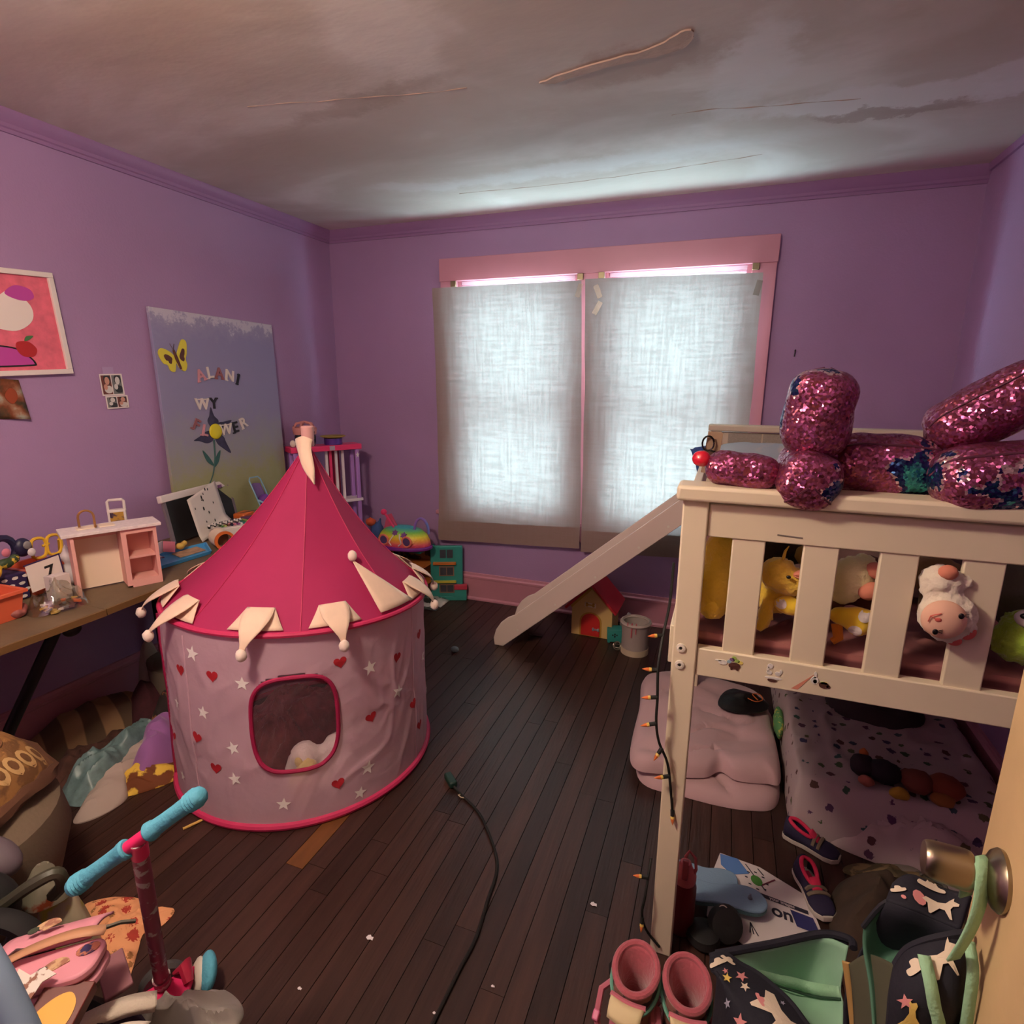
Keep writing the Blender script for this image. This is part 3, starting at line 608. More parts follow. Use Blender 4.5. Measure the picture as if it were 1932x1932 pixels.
for p, d in (((2.553,-2.19,0.925),(-1,-.3,-.1)),((2.549,-2.225,0.85),(-1,-.2,0)),((2.552,-2.235,0.785),(-1,-.2,-.15)),((2.553,-2.235,0.715),(-1,-.2,-.3)),((2.57,-2.225,0.645),(-.5,-.3,-1)),((2.592,-2.215,0.565),(-1,-.4,-.15)),((2.605,-2.2,0.46),(.1,-.3,-1)),((2.557,-2.21,0.245),(-1,-.2,0)),((2.552,-2.225,0.13),(.0,-.4,-1))):
    p = Vector(p); d = Vector(d).normalized()
    so = obj('socket', G().tube([p, p+d*0.016], 0.005, 8), M_wire, sl)
    obj('bulb', G().tube([p+d*0.014, p+d*0.020, p+d*0.028, p+d*0.034, p+d*0.038], [0.004,0.0052,0.004,0.002,0.0006], 8), M_bulb, so)
    obj('bulb_base', G().tube([p+d*0.0145, p+d*0.022], [0.0046,0.0056], 8), M_bulb2, so)
# ---------------------------------------------------------------- pictures on the left wall
M_white = mat('white_paint', (232,222,216), 0.5); M_black = mat('black_print', (24,22,24), 0.6)
fr = thing('framed_picture', 'white framed pink and magenta abstract print at the far left', 'picture', (0.0,-2.03,1.73))
FU = Vector((0,1,0.052)).normalized(); FV = Vector((0,-0.052,1)).normalized(); FC = Vector((0,-2.03,1.728))
def onwall(c, u, v, off, U=FU, V=FV): return c+U*u+V*v+Vector((off,0,0))
def wrect(c, u0, u1, v0, v1, o0, o1, U=FU, V=FV):
    g = G(); g.prism([(u0,v0),(u1,v0),(u1,v1),(u0,v1)], c+Vector((o0,0,0)), U, V, o1-o0); return g
for r_ in ((-.205,.205,.18,.2),(-.205,.205,-.2,-.18),(-.205,-.185,-.18,.18),(.185,.205,-.18,.18)): obj('frame_rail', wrect(FC, *r_, 0.0, 0.022), M_white, fr, bevel=0.002)
M_pr = mat('mottled_pink_print', (226,108,128), 0.6, var=0.14, vscale=30)
obj('print', wrect(FC, -.185,.185,-.18,.18, 0.002, 0.010), M_pr, fr, smooth=False)
def blob_on(name, pts, m, off, par, c=FC, U=FU, V=FV, th=0.001, sub=6):
    return obj(name, G().prism(spline(pts, sub) if sub else pts, c+Vector((off,0,0)), U, V, th), m, par, smooth=False)
M_mag = mat('magenta_print', (190,70,160), 0.6); M_wp = mat('ivory_print', (238,226,218), 0.6); M_red = mat('red_print', (176,36,40), 0.6); M_grn = mat('green_print', (70,120,70), 0.6)
# a plain abstract: a white cloud over a magenta hill with a red apple
blob_on('cloud', [(-.175,.02),(-.12,.11),(-.03,.085),(.04,.12),(.10,.07),(.095,.01),(.03,-.03),(-.06,-.02),(-.13,-.04)], M_wp, 0.0106, fr)
blob_on('magenta_spot', [(.02,.11),(.06,.14),(.11,.13),(.12,.10),(.09,.085),(.05,.09)], M_mag, 0.0112, fr)
blob_on('hill_outline', [(-.15,-.15),(-.12,-.085),(.0,-.09),(.05,-.12),(.075,-.155),(.05,-.165),(-.13,-.165)], M_black, 0.0108, fr)
blob_on('hill', [(-.143,-.148),(-.115,-.091),(.0,-.096),(.046,-.125),(.066,-.152),(.046,-.159),(-.125,-.159)], M_mag, 0.0112, fr)
blob_on('apple', [(.02,-.075),(.045,-.068),(.07,-.075),(.088,-.10),(.075,-.125),(.05,-.13),(.028,-.122),(.016,-.1)], M_red, 0.0116, fr)
blob_on('apple_leaf', [(.05,-.068),(.06,-.05),(.085,-.048),(.07,-.062)], M_grn, 0.012, fr)
X0 = Vector((0.0,0,0)); YU = Vector((0,1,0)); ZU = Vector((0,0,1))
def wallmat(name, cols, sc):
    m = bpy.data.materials.new(name); m.use_nodes = True; nt = m.node_tree; N = nt.nodes; L = nt.links; b = N['Principled BSDF']; b.inputs['Roughness'].default_value = 0.45
    tc = N.new('ShaderNodeTexCoord'); n = N.new('ShaderNodeTexNoise'); n.inputs['Scale'].default_value = sc; n.inputs['Detail'].default_value = 5; L.new(tc.outputs['Object'], n.inputs[0])
    r = N.new('ShaderNodeValToRGB'); L.new(n.outputs[0], r.inputs[0]); e = r.color_ramp.elements; k = len(cols)
    e[0].position = 0.3; e[0].color = lin(cols[0]); e[1].position = 0.7; e[1].color = lin(cols[-1])
    for i in range(1, k-1): q = e.new(0.3+0.4*i/(k-1)); q.color = lin(cols[i])
    L.new(r.outputs[0], b.inputs['Base Color']); return m
M_photo = wallmat('blurred_photo', [(30,24,16),(70,56,34),(120,64,36),(150,110,86),(170,176,160)], 16)
ph = thing('photo_print', 'unframed dark photo print taped below the framed picture', 'photo', (0.0,-2.07,1.44))
obj('paper', G().grid(lambda u, v: (0.004+0.012*u*u*(1-v)+0.004*u, -2.12+0.10*u+0.012*(1-v)*u, 1.365+0.155*v-0.008*u), 8, 8), M_photo, ph, solid=0.0008)
blob_on('print_patch', [(-.03,.0),(-.01,.03),(.01,.02),(.012,-.01),(-.01,-.03)], mat('print_orange', (150,66,34), 0.5), 0.0125, ph, Vector((0,-2.05,1.45)), YU, ZU)
# photo booth strip
ps = thing('photo_strip', 'strip of four small portrait photos taped beside the canvas', 'photo', (0.0,-1.635,1.47))
M_bw = [mat('photo_brown', (112,58,48), 0.45), mat('photo_grey', (120,120,118), 0.45), mat('photo_dark', (40,38,40), 0.45), mat('photo_skin', (206,150,128), 0.45), mat('photo_pale', (214,210,204), 0.45)]
SU = Vector((0,1,0.03)).normalized(); SV = Vector((0,-0.03,1)).normalized()
for ci, (cu, cv, w_, h_) in enumerate(((0,0.022,0.104,0.096),(0.012,-0.056,0.104,0.058))):
    C_ = Vector((0,-1.645+cu,1.47+cv)); p_ = obj('photo_sheet', wrect(C_, -w_/2, w_/2, -h_/2, h_/2, 0.003+0.002*ci, 0.0045+0.002*ci, SU, SV), M_white, ps, smooth=False)
    for k in range(2):
        gray = (k+ci) % 2; u0 = -w_/2+0.005+k*0.048; o_ = 0.0047+0.002*ci
        obj('portrait', wrect(C_, u0, u0+0.044, -h_/2+0.006, h_/2-0.006, o_-0.0002, o_, SU, SV), M_bw[1 if gray else 0], p_, smooth=False)
        cx_ = u0+0.026
        for nm, du, dv, ru, rv, mi in (('hair',0,.25,.016,.30,2),('face',-.001,.18,.011,.21,4 if gray else 3),('shoulder',.002,-.22,.02,.2,2 if gray else 4),('face',-.011,-.1,.009,.15,4 if gray else 3)):
            q = [(cx_+du+ru*math.cos(2*PI*i/14), h_*dv+h_*rv*math.sin(2*PI*i/14)*0.9) for i in range(14)]
            q = [(min(max(a, u0), u0+0.044), min(max(b, -h_/2+0.006), h_/2-0.006)) for a, b in q]
            o_ += 0.0002; obj(nm, G().prism(q, C_+Vector((o_,0,0)), SU, SV, 0.0001), M_bw[mi], p_, smooth=False)
obj('tape_strip', wrect(Vector((0,-1.655,1.552)), -.025,.025,-.022,.018, 0.003, 0.004, SU, SV), mat('lilac_tape', (176,150,190), 0.5), ps, smooth=False)
# painted canvas
def canvas_mat():
    m = bpy.data.materials.new('painted_canvas'); m.use_nodes = True; nt = m.node_tree; N = nt.nodes; L = nt.links; b = N['Principled BSDF']; b.inputs['Roughness'].default_value = 0.7
    tc = N.new('ShaderNodeTexCoord'); sx = N.new('ShaderNodeSeparateXYZ'); L.new(tc.outputs['Object'], sx.inputs[0])
    n = N.new('ShaderNodeTexNoise'); n.inputs['Scale'].default_value = 9; n.inputs['Detail'].default_value = 8; n.inputs['Roughness'].default_value = 0.75; L.new(tc.outputs['Object'], n.inputs[0])
    ad = N.new('ShaderNodeMath'); ad.operation = 'MULTIPLY_ADD'; L.new(n.outputs[0], ad.inputs[0]); ad.inputs[1].default_value = 0.42; L.new(sx.outputs['Z'], ad.inputs[2])
    mr = N.new('ShaderNodeMapRange'); L.new(ad.outputs[0], mr.inputs[0]); mr.inputs[1].default_value = 0.21; mr.inputs[2].default_value = 1.37
    r = N.new('ShaderNodeValToRGB'); L.new(mr.outputs[0], r.inputs[0]); e = r.color_ramp.elements
    e[0].position = 0.02; e[0].color = lin((146,150,96)); e[1].position = 1.0; e[1].color = lin((196,192,204))
    for pos, c in ((0.22,(156,156,116)),(0.36,(152,152,158)),(0.55,(146,142,176)),(0.86,(146,142,180)),(0.93,(156,152,184)),(0.955,(200,196,210))): q = e.new(pos); q.color = lin(c)
    L.new(r.outputs[0], b.inputs['Base Color'])
    bp = N.new('ShaderNodeBump'); bp.inputs['Strength'].default_value = 0.2; bp.inputs['Distance'].default_value = 0.004; L.new(n.outputs[0], bp.inputs['Height']); L.new(bp.outputs[0], b.inputs['Normal']); return m
DZ = 0.72
cv = thing('canvas_painting', 'tall blue canvas painting with wooden letters, a butterfly and a dark flower', 'painting', (0.03,-1.045,DZ+0.002))
CB = Vector((0.055,-1.445,DZ+0.002)); CU = Vector((0,1,-0.018)).normalized(); CV = Vector((-0.035,0.018,1.13)).normalized()
def cvs(u, v, off=0.0): return CB+CU*u+CV*v+CU.cross(CV)*off
g = G(); g.prism([(0,0),(0.80,0),(0.80,1.135),(0,1.135)], CB-CU.cross(CV)*0.018, CU, CV, 0.018)
obj('stretched_canvas', g, canvas_mat(), cv, bevel=0.002)
def cpoly(name, pts, m, off=0.001, th=0.0015, sub=0, par=None):
    return obj(name, G().prism(spline(pts, sub) if sub else pts, cvs(0,0,off), CU, CV, th), m, par or cv, smooth=False)
ML = {'p': mat('pink_letter', (214,150,160), 0.6), 'w': mat('white_letter', (226,214,206), 0.6), 'k': mat('black_letter', (34,28,38), 0.6), 'm': mat('mauve_letter', (150,92,96), 0.6)}
def letter(ch, y, z, rot, c, size=0.082):
    g = G(); ca, sa = math.cos(rot), math.sin(rot); u, v = CU*ca+CV*sa, CV*ca-CU*sa
    o_ = cvs(y+1.445, z-DZ, 0.004); put_text(g, ch, size, o_, u, v, 0.003)
    if ch in 'ILFEWYANR':    # slab serifs
        for su, sv in (((-.26,-.33),(.26,-.33)) if ch in 'A' else ((-.2,-.33),) if ch in 'FLR' else ((0,-.33),(0,.33)) if ch == 'I' else ((-.24,.33),(.24,.33)) if ch in 'WY' else ((-.24,-.33),) if ch == 'N' else ((-.2,-.33),(-.2,.33))):
            g.prism([((su-.11)*size,(sv-.04)*size),((su+.11)*size,(sv-.04)*size),((su+.11)*size,(sv+.04)*size),((su-.11)*size,(sv+.04)*size)], o_-u.cross(v)*0.003, u, v, 0.0055)
    # thicken by an outline copy
    obj('letter', g, ML[c], cv, smooth=False)
for a in (('A',-1.20,1.54,.28,'p'),('L',-1.14,1.555,.12,'w'),('A',-1.08,1.553,-.05,'m'),('N',-1.01,1.543,-.2,'w'),('I',-.955,1.525,-.35,'k'),('W',-1.212,1.39,0,'w'),('Y',-1.138,1.393,0,'k'),('F',-1.265,1.285,-.5,'m'),('L',-1.215,1.252,-.3,'p'),('W',-1.078,1.25,0.05,'w'),('E',-1.010,1.258,.15,'k'),('R',-.950,1.28,.35,'w')): letter(*a)
M_pet = mat('dark_navy_petal', (52,48,78), 0.6, var=0.3, vscale=30); M_stem = mat('teal_stem_paint', (52,96,92), 0.6)
def F(y, z): return (y+1.445, z-DZ)
cpoly('petal', [F(-1.16,1.25),F(-1.19,1.30),F(-1.175,1.33),F(-1.16,1.375),F(-1.145,1.33),F(-1.12,1.30),F(-1.135,1.25)], M_pet, sub=5)
cpoly('petal', [F(-1.14,1.25),F(-1.12,1.29),F(-1.085,1.295),F(-1.03,1.30),F(-1.08,1.265),F(-1.11,1.24)], M_pet, sub=5)
cpoly('petal', [F(-1.14,1.23),F(-1.10,1.215),F(-1.085,1.18),F(-1.06,1.12),F(-1.11,1.15),F(-1.145,1.18),F(-1.155,1.22)], M_pet, sub=5)
cpoly('petal', [F(-1.16,1.24),F(-1.17,1.20),F(-1.21,1.185),F(-1.255,1.20),F(-1.29,1.205),F(-1.25,1.225),F(-1.20,1.25)], M_pet, sub=5)
st_ = [F(-1.165,1.2),F(-1.17,1.12),F(-1.18,1.07),F(-1.2,1.01),F(-1.24,.95),F(-1.27,.93)]
obj('stem', G().tube([cvs(a, b, 0.001) for a, b in spline(st_, 5, False)], [0.005-0.003*i/25 for i in range(26)], 6), M_stem, cv)
cpoly('leaf', [F(-1.185,1.06),F(-1.225,1.09),F(-1.245,1.15),F(-1.215,1.12),F(-1.19,1.08)], M_stem, sub=4)
cpoly('leaf', [F(-1.185,1.05),F(-1.15,1.08),F(-1.13,1.14),F(-1.155,1.12),F(-1.18,1.08)], M_stem, sub=4)
obj('flower_button', G().ell(cvs(*F(-1.148,1.245), 0.004), (0.012,0.042,0.042)), mat('yellow_button', (226,214,40), 0.45), cv)
M_by = mat('yellow_foam', (226,214,70), 0.6); M_bb = mat('brown_foam', (88,50,44), 0.6)
for s, dy in ((-1,0),(1,0)):
    c_ = (-1.335, 1.62)
    wing = [(0,.0),(.02*1,.05),(.045,.095),(.07,.085),(.065,.03),(.055,.0),(.06,-.03),(.045,-.06),(.02,-.05),(.005,-.03)] if s > 0 else [(0,.0),(-.03,.03),(-.075,.045),(-.095,.02),(-.075,-.025),(-.05,-.035),(-.04,-.06),(-.015,-.065),(-.005,-.03)]
    cpoly('wing', [F(c_[0]+a, c_[1]+b) for a, b in wing], M_by, 0.001, 0.004, 4)
    k = 0.58; mx_ = sum(a for a, b in wing)/len(wing); my_ = sum(b for a, b in wing)/len(wing)+0.012
    cpoly('wing_spot', [F(c_[0]+mx_+(a-mx_)*k*0.8, c_[1]+my_+(b-my_)*k*0.7) for a, b in wing], M_bb, 0.005, 0.001, 4)
obj('butterfly_body', G().tube([cvs(*F(-1.345,1.66), .006), cvs(*F(-1.335,1.62), .007), cvs(*F(-1.315,1.57), .006)], [0.005,0.008,0.005], 8), M_bb, cv)
for d in (-.012,.012): obj('antenna', G().tube([cvs(*F(-1.345,1.66), .005), cvs(*F(-1.35+d,1.69), .006)], 0.0012, 5), M_bb, cv)
# ---------------------------------------------------------------- desk: long worn table top on dark legs
M_top = mat('worn_brown_laminate', (102,84,62), 0.6, var=0.22, vscale=7, bump=0.1, bscale=40); M_edge = mat('amber_edge', (108,78,40), 0.6); M_leg = mat('black_steel', (24,20,20), 0.5, metal=0.3)
desk = thing('folding_table', 'long worn brown table along the left wall, covered in toys', 'table', (0.32,-2.0,0))
for y0, y1 in ((-3.1,-2.235),(-2.232,-0.76)):
    xa_, xb_ = (0.635, 0.635) if y0 < -3 else (0.632, 0.545)
    obj('tabletop', G().prism([(0.006,y0),(xa_,y0),(xb_,y1),(0.006,y1)], (0,0,DZ-0.022), (1,0,0), (0,1,0), 0.022), M_top, desk, bevel=0.002)
    obj('front_edge', G().prism([(xa_,y0+.001),(xa_+.008,y0+.001),(xb_+.008,y1-.001),(xb_,y1-.001)], (0,0,DZ-0.024), (1,0,0), (0,1,0), 0.023), M_edge, desk, smooth=False)
obj('apron', G().bb(0.48, 0.50, -3.05, -0.80, DZ-0.075, DZ-0.022), M_leg, desk, smooth=False)
for pts in ([(0.50,-2.30,DZ-0.03),(0.40,-2.46,0.33),(0.33,-2.60,0.0)], [(0.08,-2.30,DZ-0.03),(0.08,-2.46,0.33),(0.08,-2.60,0.0)], [(0.50,-1.42,DZ-0.03),(0.50,-1.42,0.0)], [(0.06,-1.63,DZ-0.03),(0.06,-1.62,0.0)], [(0.47,-.84,DZ-.03),(0.47,-.84,0)], [(0.06,-.84,DZ-.03),(0.06,-.84,0)]): obj('leg', G().tube(pts, 0.019, 10), M_leg, desk)
obj('table_hook', G().ell((0.60,-2.33,DZ-0.045), (0.02,0.03,0.022)), M_leg, desk)
# easel board: chalkboard panel with white top bar leaning against the canvas
eb = thing('chalkboard', 'small black chalkboard with a white top bar leaning on the canvas', 'chalkboard', (0.13,-1.32,DZ))
M_slate = mat('dusty_slate', (30,29,31), 0.55, var=0.5, vscale=5); M_gfr = mat('grey_frame', (120,108,116), 0.5)
EU = Vector((-0.10,0.54,0)).normalized(); EV = Vector((-0.06,0.01,0.25)).normalized(); EB = Vector((0.165,-1.575,DZ+0.012))
def bd(c, U, V, u0, u1, v0, v1, t0, t1): g = G(); n = U.cross(V).normalized(); g.prism([(u0,v0),(u1,v0),(u1,v1),(u0,v1)], c+n*t0, U, V, t1-t0); return g
obj('slate', bd(EB, EU, EV, 0.012, 0.49, 0, 0.205, -0.004, 0.004), M_slate, eb, smooth=False)
for u0 in (0.0, 0.488): obj('side_rail', bd(EB, EU, EV, u0, u0+0.016, 0, 0.21, -0.007, 0.007), M_gfr, eb, smooth=False)
obj('top_bar', bd(EB, EU, EV, -0.014, 0.518, 0.205, 0.241, -0.012, 0.014), M_white, eb, bevel=0.004)
for u0 in (0.39, 0.465): obj('clip', bd(EB, EU, EV, u0, u0+0.028, 0.205, 0.222, 0.014, 0.018), mat('mauve_clip', (124,84,128), 0.5), eb, smooth=False)
# sheet of paper leaning on the chalkboard
pc = thing('paper_sheet', 'white curled paper sheet with small black marks leaning on the chalkboard', 'paper', (0.2,-1.4,DZ))
PU = Vector((-0.10,0.30,0.062)).normalized()
def pfn(u, v):
    b_ = Vector((0.235,-1.475,DZ+0.004)); p = b_+PU*(0.27*u); k = v*0.215
    return p+Vector((-0.055*v, 0, 0))+Vector((-0.02,-0.012,1)).normalized()*k*0.98+Vector((0.05*max(0, 0.13-v)/0.13*(0.3+.7*u)*.7, 0, 0))
obj('sheet', G().grid(pfn, 10, 14), mat('white_card', (226,216,206), 0.6), pc, solid=0.001)
random.seed(8)
for u, v in ((.14,.72),(.42,.86),(.5,.9),(.6,.97),(.40,.80),(.72,.58),(.38,.6),(.34,.3),(.6,.2),(.44,.78),(.68,.93),(.5,.45)):
    p = pfn(u, v); q = (pfn(u+.05, v)-p).normalized(); r_ = (pfn(u, v+.05)-p).normalized(); n = q.cross(r_); k = random.uniform(.5, 1)
    obj('ink_mark', G().prism([(a*0.006*k, b*0.010*k) for a, b in ((-1,-.8),(.8,-1),(1,.2),(.3,1),(-.8,.6))], p+n*0.0012, q, r_, 0.0004), M_black, pc, smooth=False)
# toy kitchen counter
M_pk = mat('pale_pink_toy_wood', (226,168,158), 0.55); M_iv = mat('ivory_toy_wood', (236,216,192), 0.55); M_gold = mat('brass_tube', (170,122,76), 0.35, metal=0.6)
tk = thing('toy_kitchen', 'pink and white dollhouse kitchen counter with brass tap on the table', 'toy furniture', (0.45,-2.07,DZ))
KU = Vector((0.115,0.235,0)).normalized(); KN = Vector((KU.y,-KU.x,0)); KZ = Vector((0,0,1)); KB = Vector((0.44,-2.195,DZ+0.001))
def kb(u0, u1, n0, n1, z0, z1):
    z0, z1 = z0*1.36, z1*1.36
    a = KB+KU*(u0+u1)/2+KN*((n0+n1)/2)+KZ*((z0+z1)/2); return G().box(a, (u1-u0, n1-n0, z1-z0), Matrix((KU, KN, KZ)).transposed())
obj('countertop', kb(-0.025, 0.292, -0.115, 0.022, 0.172, 0.181), mat('speckled_white_counter', (226,214,214), 0.5, var=0.1, vscale=80), tk, bevel=0.0015)
obj('side_panel', kb(0, 0.011, -0.10, 0.012, 0, 0.172), M_pk, tk, smooth=False); obj('back_panel', kb(0.011, 0.155, -0.085, -0.080, 0.004, 0.172), M_iv, tk, smooth=False)
obj('front_apron', kb(0.011, 0.155, -0.080, -0.07, 0.150, 0.172), M_pk, tk, smooth=False)
obj('cabinet_side', kb(0.155, 0.172, -0.095, 0.012, 0.006, 0.172), M_pk, tk, smooth=False); obj('cabinet_side', kb(0.262, 0.274, -0.095, 0.012, 0.0, 0.172), M_pk, tk, smooth=False)
obj('cabinet_back', kb(0.172, 0.262, -0.095, -0.085, 0, 0.172), M_pk, tk, smooth=False)
for z in (0.0, 0.084, 0.158): obj('cabinet_shelf', kb(0.172, 0.262, -0.085, 0.012 if z != .084 else 0.006, z, z+(0.022 if z == 0 else 0.006 if z < .1 else 0.014)), M_pk, tk, smooth=False)
for u0, u1 in ((0.03,0.085),(0.10,0.15)): obj('sink_basin', kb(u0, u1, -0.085, -0.035, 0.181, 0.1835), M_iv, tk, bevel=0.001)
tp = KB+KU*0.088+KN*(-0.045)+KZ*0.247
obj('tap', G().tube([tp, tp+KZ*0.045]+[tp+KZ*0.045+KU*(-0.024+0.024*math.cos(a))+KZ*0.024*math.sin(a) for a in [PI*i/8 for i in range(1, 9)]]+[tp-KU*0.048+KZ*0.008], 0.0042, 8), M_gold, tk)
obj('tap_handle', G().tube([tp-KN*0.002+KZ*0.012, tp+KN*0.02+KZ*0.012], 0.003, 6), M_gold, tk)
# play dough carry box behind it
pb = thing('toy_carton', 'small white handled box with yellow picture standing behind the toy kitchen', 'box', (0.16,-1.86,DZ))
PBm = rotm(0,0,0.9); pc0 = Vector((0.17,-1.88,DZ+0.03))
PBC = pc0+Vector((0,.055,0))
obj('carton', G().box(PBC+PBm@Vector((0,0,.105)), (.068,.04,.21), PBm), M_white, pb, bevel=0.004)
obj('handle', G().tube([PBC+PBm@Vector(v) for v in ((-.030,0,.20),(-.030,0,.245),(-.024,0,.252),(.024,0,.252),(.030,0,.245),(.030,0,.20))], .006, 8), M_white, pb)
obj('picture_label', G().box(PBC+PBm@Vector((0,-.0205,.165)), (.05,.002,.07), PBm), mat('amber_label', (190,146,60), 0.5, c2=(60,40,70), vscale=40, thr=(.5,.6)), pb, smooth=False)
# orange bins with toys
M_or = mat('orange_plastic', (214,98,66), 0.4, coat=0.2); M_pd = mat('navy_purple_card', (52,38,82), 0.5)
def tray_bin(name, label, c, d, h, rz, m, group=None, flare=0.012):
    t = thing(name, label, 'bin', c, group); R_ = rotm(0,0,rz); c = Vector(c); x, y = d[0]/2, d[1]/2; g = G(); k = flare; th = 0.004
    def rect(e, z): return [c+R_@Vector((a*(x+e), b*(y+e), z)) for a, b in ((-1,-1),(1,-1),(1,1),(-1,1))]
    vs = rect(0, 0)+rect(k, h)+rect(k-th, h)+rect(-th, th); g.add(vs, [(3,2,1,0)]+[(i, (i+1) % 4, 4+(i+1) % 4, 4+i) for i in range(4)]+[(4+i, 4+(i+1) % 4, 8+(i+1) % 4, 8+i) for i in range(4)]+[(8+i, 8+(i+1) % 4, 12+(i+1) % 4, 12+i) for i in range(4)]+[(12,13,14,15)])
    obj('tub', g, m, t, smooth=False)
    g = G(); r0 = rect(k+0.009, h-0.006); r1 = rect(k+0.009, h+0.004); r2 = rect(k-th, h+0.004); r3 = rect(k-th, h-0.006)
    g.add(r0+r1+r2+r3, [(a*4+i, a*4+(i+1) % 4, ((a+1) % 4)*4+(i+1) % 4, ((a+1) % 4)*4+i) for a in range(4) for i in range(4)]); obj('rim', g, m, t, smooth=False); return t
tray_bin('orange_bin', 'orange plastic toy bin at the near edge of the table', (0.36,-2.52,DZ+0.001), (0.18,0.26), 0.095, 0.05, M_or)
tray_bin('orange_bin', 'orange plastic bin holding a number card, behind the clear bag', (0.20,-2.19,DZ+0.001), (0.13,0.11), 0.10, 0.1, M_or)
pp = thing('polka_dot_box', 'dark purple box with white spots standing in front of a toy heap', 'box', (0.24,-2.44,DZ))
pr_ = rotm(0,0,0.05); pcn = Vector((0.20,-2.345,DZ+0.002))
obj('box_body', G().box(pcn+Vector((0,0,.05)), (.15,.17,.10), pr_), M_pd, pp, bevel=0.003)
random.seed(4)
for a in range(5):
    for b in range(4): obj('white_spot', G().prism([(q[0]*random.uniform(.9,1.2), q[1]) for q in ring2(0.010, 9, 0.6)], pcn+pr_@Vector((.0756,-.072+a*.034+(b % 2)*.015,.012+b*.025)), pr_@YU, ZU, 0.0006), M_white, pp, smooth=False)
nc = thing('number_card', 'white card with a black 7 standing in the orange bin', 'card', (0.33,-2.23,DZ+0.06))
nU = Vector((-0.02,1,0.1)).normalized(); nV = Vector((-0.15,0,1)).normalized(); nC = Vector((0.315,-2.22,DZ+0.088))
obj('card', bd(nC, nU, nV, -.058,.058,-.05,.05, -0.002, 0.0), mat('card_white', (226,214,206), 0.6), nc, smooth=False)
for u0,u1,v0,v1 in ((-.062,.062,.05,.055),(.058,.062,-.05,.05)): obj('card_edge', bd(nC, nU, nV, u0,u1,v0,v1, -0.003, 0.001), M_pd, nc, smooth=False)
g = G(); put_text(g, '7', 0.065, nC+nU*0.015+nU.cross(nV)*0.0005, nU, nV, 0.0006); obj('digit', g, M_black, nc, smooth=False)
# toys heaped above the bins
DZ0, DZ = DZ, DZ-0.035
TM = {k: mat('toy_'+k, c, 0.45) for k, c in dict(navy=(32,30,62), yellow=(222,176,50), lime=(176,190,100), blue=(70,100,170), purple=(110,60,110), white=(220,210,212), red=(160,50,50), teal=(60,120,120), pink=(206,120,140), gold=(206,170,80), brown=(110,72,52), grey=(128,124,124), orange=(214,110,50), green=(80,130,70)).items()}
def ringtoy(name, label, c, r, th, rx, ry, rz, m, cat='toy'):
    R_ = rotm(rx, ry, rz); c = Vector(c); t = thing(name, label, cat, c); obj('hoop', G().tube([c+R_@Vector((r*math.cos(2*PI*i/20), r*math.sin(2*PI*i/20), 0)) for i in range(20)], th, 8, closed=True), m, t); return t
k = thing('toy_headphones', 'navy plush toy with loops standing in the toy heap', 'toy', (0.20,-2.265,DZ+0.22))
obj('loop', G().tube([(0.21,-2.285+0.04*math.cos(a), DZ+0.215+0.05*math.sin(a)) for a in [2*PI*i/16 for i in range(16)]], 0.013, 8, closed=True), TM['navy'], k); obj('pad', G().ell((0.215,-2.225,DZ+0.215), (.02,.030,.036)), TM['navy'], k)
for yy, zz, m_ in ((-2.290,.215,'pink'),(-2.220,.225,'grey'),(-2.210,.195,'white')): obj('patch', G().ell((0.238,yy,DZ+zz), (.006,.014,.016)), TM[m_], k)
k = thing('toy_glasses', 'yellow plastic toy glasses propped in the orange bin', 'toy', (0.20,-2.145,DZ+0.2))
for yy in (-2.170,-2.115): obj('lens_rim', G().tube(spline([(0.21,yy-.022,DZ+.165),(0.21,yy+.02,DZ+.165),(0.205,yy+.026,DZ+.225),(0.205,yy-.016,DZ+.228)], 4), 0.006, 6, closed=True), TM['yellow'], k)
obj('bridge', G().tube([(0.208,-2.155,DZ+.20),(0.208,-2.130,DZ+.205)], 0.005, 6), TM['yellow'], k); obj('arm', G().tube([(0.2,-2.090,DZ+.21),(0.15,-2.065,DZ+.14)], 0.005, 6), TM['yellow'], k)
ringtoy('bangle', 'lime green ring lying in the toy heap', (0.27,-2.395,DZ+0.185), 0.028, 0.006, 1.2, 0.2, 0, TM['lime']); ringtoy('bangle', 'thick yellow ring in front of the toy heap', (0.285,-2.365,DZ+0.172), 0.026, 0.009, 1.2, 0.7, 0, TM['yellow'])
plush('toy_dinosaur', 'dark green and yellow toy beside the navy plush', None, (0.27,-2.315,DZ+0.17), [((0.27,-2.315,DZ+.185),(.018,.03,.02)),((0.27,-2.285,DZ+.195),(.014,.018,.018)),((0.28,-2.345,DZ+.18),(.012,.02,.012))], mat('toy_dino', (46,66,40), 0.5, c2=(210,180,60), vscale=60, thr=(.55,.6)), 0.006, 0, cat='toy')
DZ = DZ0
def bag(name, label, outline, z, h, m, seed, cat='plastic bag', amp=0.02, f=12):
    g = G().patch(outline, heap(h, amp, f, seed, z, 2.2, 0.5, 1.3), 12, 5, bottom=z); o = single(name, label, cat, g, m, (outline[0][0], outline[0][1], z)); return o
bag('plastic_bag', 'pale lime plastic bag on the toy heap at the image edge', [(0.13,-2.60),(0.26,-2.60),(0.27,-2.47),(0.20,-2.42),(0.12,-2.45)], DZ+0.172, 0.075, mat('lime_film', (196,196,140), 0.35, var=0.1, vscale=20), 3)
bag('scarf', 'dark mauve cloth bundle behind the toy heap', [(0.06,-2.50),(0.14,-2.52),(0.16,-2.40),(0.10,-2.34),(0.05,-2.40)], DZ+0.172, 0.085, mat('mauve_cloth', (96,62,84), 0.8), 5, 'cloth')
